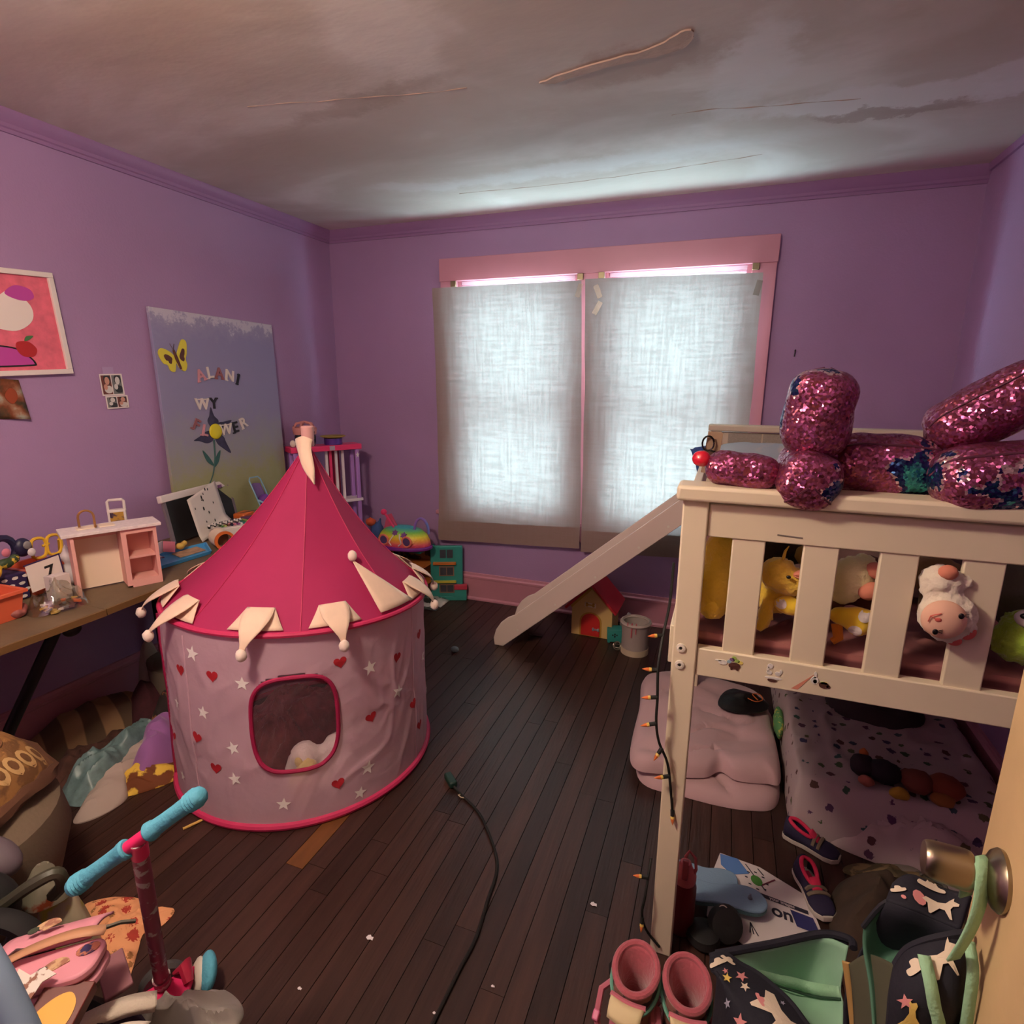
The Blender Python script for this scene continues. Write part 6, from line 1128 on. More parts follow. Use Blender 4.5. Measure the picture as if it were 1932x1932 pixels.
shoe('sneaker', 'navy child sneaker with hot pink lining beside the floor mattress', (3.035,-1.645,.002), -.42, .17)
shoe('sneaker', 'navy sneaker with pink trim standing on the printed paper', (3.015,-1.86,.012), -1.25, .17)
shoe('canvas_shoe', 'pale grey canvas shoe by the crumpled sheet corner', (3.33,-1.70,.002), 2.2, .16, mu=mat('grey_canvas_shoe', (140,134,122), .9), strap=False, liner=mat('grey_lining', (110,104,96), .9))
pile('brown_boot', 'dark brown suede bag slumped beside the sneakers', 'bag', [(3.06,-2.06),(3.20,-2.10),(3.30,-1.98),(3.28,-1.78),(3.14,-1.74),(3.06,-1.86)], .13, .04, 9, 44, mat('dark_brown_suede', (62,48,36), .95, var=.2, vscale=20))
pile('olive_cloth', 'olive and tan patterned cloth behind the brown bag', 'clothing', [(3.12,-1.72),(3.25,-1.74),(3.34,-1.80),(3.36,-1.88),(3.42,-1.78),(3.30,-1.66),(3.18,-1.66)], .06, .03, 14, 45, mat('olive_print', (86,76,52), .9, c2=(130,110,76), vscale=26, thr=(.5,.55)))
# flip-flop soles (blue) lying on a printed sheet
M_foam = mat('dusty_blue_foam', (118,146,172), .85, bump=.15, bscale=150); M_fed = mat('blue_foam_edge', (78,112,118), .85)
def flipflop(label, c, rz, s=.2, mir=1, z=.02):
    t = thing('flip_flop', label, 'flip flop', (c[0], c[1], z)); ca, sa = math.cos(rz), math.sin(rz)
    out = [(-.5,.0),(-.46,.13),(-.3,.17),(-.1,.145),(.1,.155),(.3,.19),(.46,.15),(.53,.02),(.46,-.13),(.3,-.19),(.1,-.17),(-.1,-.13),(-.3,-.16),(-.46,-.12)]
    pts = [((x*ca-y*mir*sa)*s+c[0], (x*sa+y*mir*ca)*s+c[1]) for x, y in spline(out, 4)]
    obj('footbed', G().prism(pts, (0,0,z+.009), (1,0,0), (0,1,0), .008), M_foam, t, bevel=.003); obj('sole_layer', G().prism([(a, b) for a, b in pts], (0,0,z), (1,0,0), (0,1,0), .009), M_fed, t, smooth=False)
    p = Vector((c[0]+.33*s*ca, c[1]+.33*s*sa, z+.017)); obj('toe_plug', G().lathe([(.001,0),(.007,0),(.006,.005),(.003,.006),(.003,.014),(.001,.015)], p, 12), mat('grey_plug', (110,116,132), .5), t)
flipflop('blue foam flip-flop sole lying underneath the other, nearest the bed post', (2.688,-1.918), PI+.14, .23, 1, .012)
flipflop('blue foam flip-flop sole lying on top of its pair', (2.755,-1.992), .14, .235, -1, .036)
pr = thing('printed_poster', 'white printed cardboard sheet under the blue flip-flops', 'poster', (2.87,-1.95,0)); PA = Vector((2.75,-1.785,.004)); pU = Vector((.238,-.03,0)).normalized(); pV = Vector((.02,-.31,0)).normalized()
def pp_(u, v, z=.0): q = PA+pU*u+pV*v; return Vector((q.x, q.y, .0075+z))
def quad(name, pts, m, z): obj(name, G().prism(pts, PA+Vector((0,0,z+.0035)), pU, pV, -.0006), m, pr, smooth=False)
M_pap = mat('poster_white', (214,204,202), .6); M_navy = mat('poster_navy', (46,46,100), .6); M_pbl2 = mat('poster_blue', (86,128,190), .6); M_pgr = mat('poster_green', (70,130,50), .6); M_ink = mat('poster_ink', (44,40,56), .6)
obj('card', G().prism([(0,0),(.12,.0),(.25,.05),(.285,.30),(.10,.33),(-.05,.26),(-.03,.1)], PA, pU, pV, -.003), M_pap, pr, smooth=False)
quad('blue_patch', [(0,.005),(.055,.0),(.085,.045),(.03,.075),(.0,.05)], M_pbl2, .0005); quad('stem_line', [(.075,.01),(.079,.01),(.13,.09),(.126,.09)], M_ink, .0005); quad('stem_line', [(.16,.03),(.163,.033),(.12,.075),(.117,.072)], mat('poster_red', (110,40,60), .6), .0005); quad('stem_line', [(.115,.01),(.13,.03),(.127,.032),(.112,.012)], M_ink, .0005); quad('green_dot', [(.105+.017*math.cos(a), .062+.019*math.sin(a)) for a in [2*PI*i/14 for i in range(14)]], M_pgr, .0008)
for i in range(8): a = 2*PI*i/8; c_ = (.105+.03*math.cos(a), .062+.032*math.sin(a)); quad('petal_tick', [(c_[0]-.004,c_[1]-.002),(c_[0]+.004,c_[1]-.002),(c_[0]+.004,c_[1]+.002),(c_[0]-.004,c_[1]+.002)], M_ink, .0008)
quad('black_band', [(.0,.105),(.24,.105),(.24,.118),(.0,.118)], M_ink, .0007); quad('navy_band', [(.19,.125),(.25,.125),(.26,.175),(.20,.175)], M_navy, .0007); 
g = G(); put_text(g, 'on', .055, pp_(.165,.150,.001), pU, -pV, .0003); obj('lettering', g, M_ink, pr, smooth=False)
g = G(); put_text(g, 'your images', .014, pp_(.17,.111,.0012), pU, -pV, .0002); obj('lettering', g, M_pap, pr, smooth=False)
quad('rust_patch', [(.16,.29),(.2,.275),(.25,.30),(.2,.305)], mat('poster_rust', (150,84,60), .6), .0007); quad('letter_mark', [(.11,.27),(.16,.275),(.15,.31),(.105,.30)], mat('poster_brown', (120,84,70), .6), .0006)
for a in (.2, -.3, .8): quad('twig', [(.07,.225),(.073,.225),(.075+.02*a,.26),(.072+.02*a,.26)], M_ink, .0007)
cp = thing('black_headphones', 'black round cushioned headphones lying by the paper', 'headphones', (2.75,-2.09,0)); M_bl2 = mat('soft_black', (16,14,15), .7)
obj('ear_cup', G().lathe([(.001,0),(.036,0),(.046,.015),(.042,.035),(.025,.042),(.001,.042)], (2.71,-2.12,.002), 24), M_bl2, cp); obj('ear_cup', G().lathe([(.001,-.02),(.042,-.02),(.049,0),(.042,.02),(.02,.026),(.001,.02)], (2.765,-2.085,.045), 24, rotm(.9,.5,0)), M_bl2, cp); obj('trim', G().tube([(2.757+.012*math.cos(a),-2.075,.078+.016*math.sin(a)) for a in [PI*i/8 for i in range(9)]], .0015, 5), M_sole, cp)
wbt = thing('water_bottle', 'dark pink water bottle with flip handle standing behind the bed post', 'bottle', (2.645,-2.10,0)); WBc = (2.648,-2.10,0); M_bt = mat('crimson_bottle', (112,24,38), .35); M_cap = mat('pink_cap', (206,104,112), .45)
obj('bottle_body', G().lathe([(.001,.001),(.030,.001),(.034,.01),(.034,.15),(.028,.165),(.001,.165)], WBc, 28), M_bt, wbt); obj('cap', G().lathe([(.029,.165),(.031,.17),(.031,.185),(.024,.20),(.014,.225),(.001,.226)], WBc, 24), M_cap, wbt); obj('spout_lid', G().box((2.648,-2.118,.215), (.016,.014,.05), rotm(-.35,0,0)), mat('rose_lid', (160,70,80), .45), wbt, bevel=.002); obj('carry_loop', G().tube([(2.668,-2.10,.18),(2.676,-2.10,.21),(2.672,-2.10,.245),(2.655,-2.10,.262),(2.646,-2.10,.24)], .0045, 6), M_cap, wbt)
single('orange_leaf', 'tan dried leaf of paper by the headphones', 'paper', G().ell((2.85,-2.17,.012), (.05,.022,.008), rotm(0,0,.2)), mat('tan_paper', (176,150,110), .7), (2.85,-2.17,.004))
# roller skate boots
M_bp = mat('rose_suede', (190,104,122), .85, sheen=.3); M_bi = mat('rose_fleece_lining', (172,84,96), .95, sheen=.5, bump=.3, bscale=80); M_bg = mat('mint_trim', (98,160,140), .6); M_bt2 = mat('floral_boot_print', (150,104,92), .8, c2=(60,44,48), vscale=26, thr=(.55,.6)); M_cr2 = mat('cream_strap', (222,204,160), .7)
def boot(label, c, rz):
    t = thing('roller_boot', label, 'boot', c); c = Vector(c); R_ = rotm(0,0,rz)
    def P(x, y, z): return c+R_@Vector((x*.86, y*.86, z*.86))
    def cuff(th, v, off=0.0): # open shaft, toe towards -y
        rx = .046+.010*v+off; ry = .048+.008*v+off; back = .5+.5*math.sin(th); z = .085+(.20+.018*back-.004*(1-back))*v
        return P(rx*math.cos(th), ry*math.sin(th)-.0+.02*v*(back-.4), z)
    obj('shaft', G().grid(lambda u, v: cuff(2*PI*u, v), 40, 12, wrap=True), M_bt2, t, angle=180, solid=.004)
    obj('lining', G().grid(lambda u, v: cuff(2*PI*u, 1.0-.85*v, -.008-.012*math.sin(PI*min(1,v*1.5))), 40, 14, wrap=True), M_bi, t, angle=180, solid=.003)
    obj('cuff_roll', G().tube([cuff(2*PI*i/36, .99, -.003) for i in range(36)], .0075, 8, closed=True), M_bi, t)
    obj('mint_piping', G().tube([cuff(2*PI*i/30, .82+.14*math.sin(2*PI*i/30), .006) for i in range(-7, 23)], .0045, 6), M_bg, t)
    obj('foot_shell', G().ell(P(0,-.045,.055), (.052,.125,.055), R_, 24, 14), M_bt2, t); obj('heel_counter', G().ell(P(0,.03,.075), (.052,.062,.07), R_, 20, 12), M_bp, t)
    obj('sole_plate', G().box(P(0,-.04,.028), (.085,.25,.016), R_), M_bp, t, bevel=.006)
    obj('tongue_tab', G().grid(lambda u, v: P((u-.5)*.085*(1-.1*v), -.070-.045*v-.006*math.sin(PI*u), .262-.012*v+.014*math.sin(PI*v)), 8, 6), M_cr2, t, solid=.006); obj('tab_edge', G().tube([P((u-.5)*.088, -.068-.006*math.sin(PI*u), .266) for u in [i/8 for i in range(9)]], .0055, 6), M_bp, t)
    obj('tongue', G().grid(lambda u, v: P((u-.5)*.075, -.075-.05*v, .255-.13*v), 6, 8), M_bp, t, solid=.004)
    obj('print_patch', G().prism([(a*.8,b) for a, b in ring2(.022, 16)], P(0,-.118,.185), R_@Vector((1,0,0)), R_@Vector((0,-.35,.93)), -.004), mat('boot_white_print', (206,190,176), .7, c2=(40,32,36), vscale=70, thr=(.5,.54)), t, smooth=False)
    for s in (-1,1):
        for y in (-.09,.03): obj('wheel', G().lathe([(.006,-.011),(.018,-.013),(.0205,-.006),(.0205,.006),(.018,.013),(.006,.011)], P(s*.034, y, .021), 18, R_@rotm(0,PI/2,0)), M_bp, t)
    obj('buckle_strap', G().tube([P(-.058,.02,.20), P(-.082,-.02,.20), P(-.078,-.07,.17), P(-.06,-.095,.14)], .007, 6), M_bp, t); obj('buckle', G().box(P(-.078,-.07,.17), (.014,.02,.03), R_@rotm(.5,0,0)), mat('pink_buckle', (226,120,160), .4), t, bevel=.003)
    for z, y in ((.235,.02),(.215,.0)): obj('rivet', G().ell(P(-.060,y,z), (.003,.004,.004)), M_wt, t)
    obj('side_strap', G().tube([P(.06,-.0,.20), P(.078,-.05,.18), P(.07,-.10,.13)], .008, 6), M_bp, t)
    return t
boot('pink fleece-lined roller skate boot, the left of the pair', (2.565,-2.468,0), -.12)
boot('pink fleece-lined roller skate boot, right of its pair beside the navy bag', (2.674,-2.460,0), .1)
single('black_scrap', 'small black scrap of cloth behind the left roller boot', 'cloth', G().ell((2.505,-2.30,.02), (.025,.025,.02)).jitter(.008,50), M_bl2, (2.505,-2.30,0))
# ---------------------------------------------------------------- door with knob
M_door = mat('aged_cream_door', (206,176,130), .5, var=.14, vscale=5, bump=.12, bscale=25); M_nick = mat('satin_nickel', (150,138,120), .28, metal=1.0)
DE = Vector((2.979,-2.779,0)); DHd = Vector((-.125,-.992,0)).normalized(); DN = Vector((-.992,.125,0)).normalized()
door = thing('door_1', 'open cream painted door at the right edge', 'door', DE); tag(door, kind='structure')
def dpz(u, n, z): return DE+DHd*u+DN*n+Vector((0,0,z))
DM_ = Matrix((DHd, DN, Vector((0,0,1)))).transposed()
obj('door_leaf', G().box(dpz(.38,-.02,1.03), (.76,.04,2.04), DM_), M_door, door, bevel=.002)
for z0, z1 in ((.20,.62),(.74,1.2),(1.3,1.9)): obj('door_panel', G().box(dpz(.38,.001,(z0+z1)/2), (.50,.006,z1-z0), DM_), M_door, door, bevel=.003)
KZ_ = 1.0; KR = Matrix((Vector((0,0,1)), DHd, DN)).transposed()
obj('rose', G().lathe([(.001,0),(.0315,0),(.0325,.004),(.029,.009),(.022,.013),(.012,.018),(.001,.018)], dpz(.072,0,KZ_), 40, KR), M_nick, door)
obj('knob', G().lathe([(.010,.012),(.0105,.022),(.016,.024),(.0205,.028),(.0215,.033),(.0205,.060),(.0195,.067),(.0175,.070),(.001,.071)], dpz(.072,0,KZ_), 40, KR), M_nick, door)
# ---------------------------------------------------------------- navy backpack hanging from the knob
M_bag = mat('navy_print_canvas', (22,22,36), .85, bump=.08, bscale=150); M_mint = mat('mint_webbing', (150,196,160), .8, bump=.2, bscale=200); M_mint2 = mat('mint_lining', (140,186,156), .8, var=.1, vscale=10); M_dmint = mat('deep_green_lining', (70,112,92), .85); M_zip = mat('brass_zip_tape', (176,140,84), .6)
bp_ = thing('backpack', 'navy backpack with unicorn print hanging from the doorknob by a mint strap', 'backpack', (2.90,-2.66,.45))
KN_ = dpz(.072,.022,KZ_)
def loft(g, rows, nu=20, nv=16):
    """smooth sheet through rows of points"""
    rs = [spline(r, max(2, nu//max(1, len(r)-1)), False) for r in rows]; k = min(len(r) for r in rs)
    def samp(r, u): t = u*(len(r)-1); i = min(int(t), len(r)-2); f = t-i; return tuple(a+(b-a)*f for a, b in zip(r[i], r[i+1]))
    cols = [spline([samp(r, i/nu) for r in rs], max(2, nv//max(1, len(rs)-1)), False) for i in range(nu+1)]; m = len(cols[0])
    g.add([cols[i][j] for j in range(m) for i in range(nu+1)], [(j*(nu+1)+i, j*(nu+1)+i+1, (j+1)*(nu+1)+i+1, (j+1)*(nu+1)+i) for j in range(m-1) for i in range(nu)]); return g
def ribbon(pts, w_, m, name, par, wd=None, th=.0022):
    pts = [Vector(p) for p in spline(pts, 6, False)]; g = G(); vs = []
    for i, p in enumerate(pts):
        t = (pts[min(i+1, len(pts)-1)]-pts[max(i-1, 0)]).normalized(); d = Vector(wd or (0,-1,0)); d = (d-t*d.dot(t)).normalized(); vs += [p-d*w_/2, p+d*w_/2]
    g.add(vs, [(2*i, 2*i+2, 2*i+3, 2*i+1) for i in range(len(pts)-1)]); return obj(name, g, m, par, solid=th, angle=180)
M_pr1 = mat('cream_print', (222,206,184), .8); M_pr2 = mat('pink_print_bag', (214,140,140), .8); M_pr3 = mat('yellow_print_bag', (216,190,100), .8); M_pr4 = mat('lilac_print_bag', (170,170,190), .8)
uni = [(-.030,.006),(-.022,.014),(.0,.012),(.014,.016),(.022,.026),(.030,.034),(.028,.026),(.036,.022),(.034,.016),(.026,.014),(.020,.004),(.020,-.02),(.016,-.02),(.013,-.002),(-.012,-.002),(-.016,-.022),(-.020,-.022),(-.020,0)]
cloud = spline([(-.022,0),(-.018,.009),(-.008,.008),(-.002,.015),(.009,.013),(.013,.006),(.022,.004),(.02,-.003),(0,-.004)], 3)
def prt(tree, par, poly, o, n, m, nm, up=(0,0,1), rot=0.0, sc=1.0):
    ca, sa = math.cos(rot)*sc, math.sin(rot)*sc; g = G()
    if decal(g, tree, [(x*ca-y*sa, x*sa+y*ca) for x, y in poly], o, n, up, .003): obj(nm, g, m, par, smooth=False)
FLAP = [[(2.925,-2.7,.833),(2.95,-2.68,.839),(2.991,-2.68,.83),(3.013,-2.7,.848)],[(2.911,-2.73,.83),(2.934,-2.74,.836),(2.962,-2.74,.831),(2.988,-2.75,.834)]]
LINE = [[(2.893,-2.72,.769),(2.912,-2.727,.826),(2.935,-2.737,.831),(2.963,-2.737,.826),(2.99,-2.747,.829)],[(2.895,-2.73,.743),(2.924,-2.71,.732),(2.954,-2.71,.745),(2.975,-2.73,.781),(2.988,-2.76,.825)],[(2.90,-2.76,.715),(2.921,-2.75,.713),(2.941,-2.76,.752),(2.964,-2.77,.796),(2.983,-2.78,.837)],[(2.902,-2.80,.68),(2.918,-2.80,.66),(2.938,-2.80,.68),(2.96,-2.81,.72),(2.976,-2.81,.77)]]
FRONT = [[(2.903,-2.82,.822),(2.911,-2.82,.849),(2.924,-2.825,.873),(2.948,-2.825,.892),(2.966,-2.82,.897)],[(2.896,-2.84,.795),(2.905,-2.86,.825),(2.924,-2.865,.84),(2.947,-2.86,.845),(2.966,-2.84,.835)],[(2.90,-2.84,.715),(2.912,-2.86,.74),(2.930,-2.865,.76),(2.95,-2.86,.765),(2.968,-2.84,.76)],[(2.90,-2.84,.50),(2.912,-2.86,.50),(2.93,-2.865,.50),(2.95,-2.86,.50),(2.966,-2.84,.50)]]
SIDE = [[(2.89,-2.7,.679),(2.906,-2.72,.726),(2.907,-2.81,.812)],[(2.899,-2.71,.634),(2.908,-2.76,.70),(2.904,-2.82,.775)],[(2.905,-2.73,.566),(2.908,-2.78,.637),(2.903,-2.83,.704)],[(2.90,-2.73,.48),(2.903,-2.78,.49),(2.90,-2.83,.50)]]
lid = obj('bag_flap', loft(G(), FLAP, 18, 8), M_bag, bp_, solid=.006, angle=180); obj('bag_lining', loft(G(), LINE, 20, 18), M_dmint, bp_, solid=.003, angle=180)
bw = obj('front_panel', loft(G(), FRONT, 20, 20), M_bag, bp_, solid=.006, angle=180); obj('side_panel', loft(G(), SIDE, 12, 16), mat('olive_lining', (74,74,56), .85), bp_, solid=.003, angle=180)
obj('back_panel', loft(G(), [FLAP[1], [(2.895,-2.69,.62),(2.92,-2.68,.62),(2.958,-2.68,.62),(2.985,-2.70,.62)], [(2.905,-2.72,.49),(2.93,-2.72,.49),(2.958,-2.72,.49),(2.97,-2.73,.49)]], 12, 10), M_bag, bp_, solid=.004, angle=180)
ribbon([(2.89,-2.69,.67),(2.896,-2.695,.644),(2.904,-2.70,.604),(2.910,-2.71,.561),(2.905,-2.72,.50)], .014, M_zip, 'zip_tape', bp_, (1,-.3,0)); obj('rim_binding', G().tube(spline(LINE[0], 5, False), .0035, 6), mat('dark_zip', (30,32,40), .6), bp_); obj('rim_binding', G().tube(spline(FRONT[0], 5, False), .005, 6), M_bag, bp_)
tr = bvh_of(bw); tl_ = bvh_of(lid); UPN = (-.05,-.55,.83)
prt(tl_, lid, cloud, (2.972,-2.69,.835), UPN, M_pr1, 'print_cloud', sc=.75); prt(tl_, lid, cloud, (2.928,-2.712,.835), UPN, M_pr1, 'print_cloud', rot=.5, sc=.45); prt(tl_, lid, uni, (2.972,-2.722,.835), UPN, M_pr1, 'print_unicorn', rot=-.1, sc=.62); prt(tl_, lid, ring2(.008, 10, 1.3), (2.951,-2.716,.836), UPN, M_pr2, 'print_mane'); prt(tl_, lid, ring2(.003, 8), (2.931,-2.722,.835), UPN, M_pr2, 'print_spot')
FN = (-.1,-.55,.8)
for o_, m_, r_, s_, pl_ in (((2.935,-2.845,.868),M_pr1,.55,.62,'u'),((2.916,-2.84,.845),M_pr1,1.0,.6,'c'),((2.905,-2.85,.80),M_pr2,.3,.5,'s'),((2.91,-2.86,.78),M_pr3,.9,.5,'u'),((2.905,-2.85,.755),M_pr2,-.2,.5,'s'),((2.915,-2.86,.72),M_pr1,.3,.6,'c'),((2.918,-2.86,.70),M_pr2,.2,.5,'s')):
    prt(tr, bw, star2(.014) if pl_ == 's' else uni if pl_ == 'u' else cloud, o_, FN, m_, {'s':'print_star','u':'print_unicorn','c':'print_cloud'}[pl_], rot=r_, sc=s_)
nk = dpz(.072,.022,KZ_)
ribbon([nk+Vector((.004,.022,-.05)), nk+Vector((.002,.018,-.004)), nk+Vector((.0,.006,.0155)), nk+Vector((0,-.008,.0145)), nk+Vector((-.001,-.018,-.002)), nk+Vector((-.002,-.022,-.03)), nk+Vector((-.005,-.020,-.065)), nk+Vector((-.010,-.014,-.105))], .017, M_mint, 'strap', bp_, (-.8,-.5,0))
ribbon([(2.917,-2.848,.876),(2.92,-2.866,.862),(2.925,-2.874,.84),(2.935,-2.876,.80),(2.935,-2.876,.70),(2.935,-2.876,.55)], .013, M_mint, 'shoulder_strap', bp_, (1,0,0)); ribbon([(2.958,-2.84,.905),(2.957,-2.862,.89),(2.958,-2.868,.85),(2.960,-2.868,.79),(2.96,-2.868,.6)], .011, M_mint, 'shoulder_strap', bp_, (1,0,0))
# ---------------------------------------------------------------- open navy lunch bag with mint lining
lb_ = thing('lunch_bag', 'open navy bag with star print and mint lining on the floor left of the backpack', 'bag', (2.82,-2.52,0))
LF = [[(2.711,-2.506,.39),(2.737,-2.495,.395),(2.768,-2.497,.385),(2.803,-2.506,.384),(2.849,-2.542,.391),(2.877,-2.575,.39),(2.895,-2.602,.39)],[(2.712,-2.537,.395),(2.731,-2.55,.405),(2.754,-2.563,.406),(2.777,-2.576,.407),(2.807,-2.607,.413),(2.831,-2.632,.409),(2.852,-2.649,.397)],[(2.727,-2.549,.37),(2.736,-2.568,.366),(2.744,-2.589,.358),(2.754,-2.609,.351),(2.772,-2.635,.352),(2.79,-2.652,.344),(2.806,-2.669,.341)],[(2.72,-2.54,.01),(2.73,-2.56,.01),(2.74,-2.58,.01),(2.755,-2.60,.01),(2.775,-2.62,.01),(2.79,-2.64,.01),(2.81,-2.66,.01)]]
LL = [[(2.737,-2.491,.388),(2.831,-2.444,.396),(2.92,-2.405,.415),(2.966,-2.42,.43)],[(2.768,-2.489,.373),(2.845,-2.441,.319),(2.915,-2.409,.298),(2.955,-2.453,.362)],[(2.793,-2.492,.369),(2.854,-2.461,.313),(2.916,-2.443,.293),(2.957,-2.478,.347)],[(2.804,-2.502,.378),(2.854,-2.524,.36),(2.884,-2.557,.35),(2.950,-2.542,.314)]]
fw = obj('front_wall', loft(G(), LF, 24, 24), M_bag, lb_, solid=.006, angle=180); lnn = obj('lining', loft(G(), LL, 24, 18), M_mint2, lb_, solid=.003, angle=180)
RIM = [(2.722,-2.494,.388),(2.74,-2.486,.391),(2.832,-2.439,.40),(2.922,-2.40,.419),(2.968,-2.41,.436),(2.972,-2.429,.437)]
obj('rim_binding', G().tube(spline(RIM, 6, False), .0075, 8), M_bag, lb_); obj('front_binding', G().tube(spline(LF[0], 4, False), .0065, 8), M_bag, lb_)
obj('back_wall', loft(G(), [RIM[1:5], [(2.745,-2.47,.2),(2.832,-2.42,.2),(2.922,-2.385,.2),(2.965,-2.40,.2)], [(2.745,-2.47,.01),(2.832,-2.43,.01),(2.91,-2.40,.01),(2.95,-2.41,.01)]], 16, 12), M_bag, lb_, solid=.004, angle=180)
ribbon([(2.79,-2.492,.366),(2.835,-2.452,.326),(2.875,-2.430,.308),(2.915,-2.42,.300),(2.953,-2.46,.355)], .020, M_mint, 'pocket_band', lb_, (0,-.55,-.8)); ribbon([(2.80,-2.497,.372),(2.84,-2.466,.33),(2.88,-2.447,.308),(2.915,-2.435,.297),(2.953,-2.47,.352)], .004, mat('dark_green_seam', (40,70,52), .9), 'seam', lb_, (0,-.55,-.8))  # mint pocket band with a narrow dark green seam line along it
tf = bvh_of(fw); TN = (-.25,-.45,.85)
for q_, m_, r_, s_, pl_ in (((2.770,-2.535,.40),M_pr2,.2,.9,'s'),((2.775,-2.558,.405),M_pr1,.1,.7,'s'),((2.775,-2.60,.36),M_pr2,.3,1.1,'s'),((2.750,-2.578,.37),M_pr4,.6,.6,'s'),((2.745,-2.55,.40),M_pr3,.5,.7,'s'),((2.728,-2.525,.40),M_pr1,1.2,.8,'c'),((2.822,-2.590,.405),M_pr1,-.5,1.3,'u'),((2.80,-2.575,.405),M_pr2,-.4,.55,'c'),((2.755,-2.61,.34),M_pr4,.4,.5,'s'),((2.742,-2.537,.40),M_pr2,1.0,.45,'s'),((2.84,-2.56,.40),M_pr4,.2,.35,'s'),((2.745,-2.508,.395),M_pr1,.2,.6,'c')):
    prt(tf, fw, star2(.013) if pl_ == 's' else uni if pl_ == 'u' else cloud, q_, TN, m_, {'s':'print_star','u':'print_unicorn','c':'print_cloud'}[pl_], rot=r_, sc=s_)
# ---------------------------------------------------------------- floor bits
ec = thing('extension_cord', 'black extension cord with a green plug end snaking over the floor', 'cord', (2.0,-2.1,0)); M_grp = mat('dark_green_plug', (24,54,46), .5)
cp_ = [(1.795,-1.82,.012),(1.83,-1.84,.006),(1.93,-1.90,.005),(2.01,-1.985,.005),(2.068,-2.065,.005),(2.092,-2.13,.005),(2.102,-2.22,.005),(2.117,-2.34,.005),(2.112,-2.44,.005),(2.108,-2.57,.005),(2.10,-2.75,.005),(2.06,-2.95,.005)]
obj('cord', G().tube(spline(cp_, 8, False), .0052, 8), mat('black_cord', (22,20,18), .5), ec); pl_ = obj('outlet_block', G().box((1.768,-1.795,.016), (.07,.03,.026), rotm(0,0,-.75)), M_grp, ec, bevel=.006)
obj('cord_tie', G().tube([(1.835,-1.84,.006),(1.83,-1.855,.012),(1.845,-1.86,.010),(1.86,-1.85,.004)], .0025, 5), mat('white_tie', (200,180,150), .6), ec)
single('crayon', 'yellow pencil stub on the floor in front of the tent', 'pencil', G().tube([(1.010,-2.335,.005),(1.035,-2.285,.005),(1.045,-2.268,.005)], [.0048,.0048,.001], 8), mat('yellow_wood', (214,172,90), .6), (1.02,-2.32,0))
for i, (x, y, s) in enumerate(((1.839,-2.44,.011),(2.401,-2.115,.010),(2.21,-2.44,.005),(2.10,-2.55,.005),(1.75,-2.62,.006))):
    lab = ('white paper scrap on the floor left of the cord','white paper scrap on the floor near the bed post','tiny white crumb on the floor, right of the cord','tiny white crumb on the floor beside the cord near the frame bottom','tiny white crumb at the bottom centre of the floor')[i]
    single('paper_scrap', lab, 'scrap', G().prism([(s*a, s*b) for a, b in ((-1,-.3),(-.3,-.7),(.4,-.4),(1,-.5),(.8,.4),(.2,.3),(-.2,.7),(-.8,.4))], (x, y, .0015), (1,0,0), (0,1,0), .001), M_wt, (x, y, 0), smooth=False)
# ---------------------------------------------------------------- foreground left
M_be = mat('beige_upholstery', (104,88,72), .95, bump=.15, bscale=90); M_gdw = mat('gold_brocade', (150,106,58), .8, c2=(112,76,42), vscale=16, thr=(.47,.53), bump=.2, bscale=60); M_frg = mat('brown_fringe', (84,52,34), .95)
ot = thing('pouf', 'beige upholstered pouf under a gold brocade cushion at the left edge', 'pouf', (.84,-2.90,0)); OC = Vector((.795,-2.865,0))
obj('pouf_body', G().lathe([(.001,.004),(.15,.004),(.19,.02),(.25,.12),(.292,.27),(.275,.36),(.20,.415),(.001,.42)], OC, 40).jitter(.006,6), M_be, ot)
gp = thing('brocade_cushion', 'gold and brown brocade cushion with dark fringe lying on the pouf', 'cushion', (.80,-2.90,.40)); GC = Vector((.76,-2.90,.50)); GR = rotm(.08,.16,.42)
def gpf(u, v, s):
    x, y = 2*u-1, 2*v-1; h = ((1-x**4)*(1-y**4))**.5; return GC+GR@Vector((x*.27*(1-.13*y**4), y*.25*(1-.13*x**4), s*.085*h-.10*max(0, x*x*.6+y*y*.6-.35)))
gtop = obj('cover', G().grid(lambda u, v: gpf(u, v, 1), 30, 30).grid(lambda u, v: gpf(1-u, v, -1), 30, 30), M_gdw, gp, angle=180)
ed = [(i/12, 0) for i in range(12)]+[(1, i/12) for i in range(12)]+[(1-i/12, 1) for i in range(12)]+[(0, 1-i/12) for i in range(12)]
obj('fringe', G().tube([gpf(u, v, 0) for u, v in ed], .020, 7, closed=True).jitter(.012,50), M_frg, gp)
M_rng = mat('pale_gold_ring', (196,158,104), .8); tg_ = bvh_of(gtop)
up_ = GR@Vector((0,0,1))
for i in range(9):
    for (u, v) in ((.93, .10+.80*i/8), (.10+.80*i/8, .07)):
        p = gpf(u, v, 1); g = G(); ok = decal(g, tg_, ring2(.022, 12), p, up_, GR@Vector((0,1,0)), .002)
        if ok: o = obj('ring_motif', g, M_rng, gtop, smooth=False); g2 = G(); decal(g2, tg_, ring2(.012, 10), p, up_, GR@Vector((0,1,0)), .0032); obj('ring_centre', g2, mat('brown_motif', (110,74,42), .85), gtop, smooth=False)
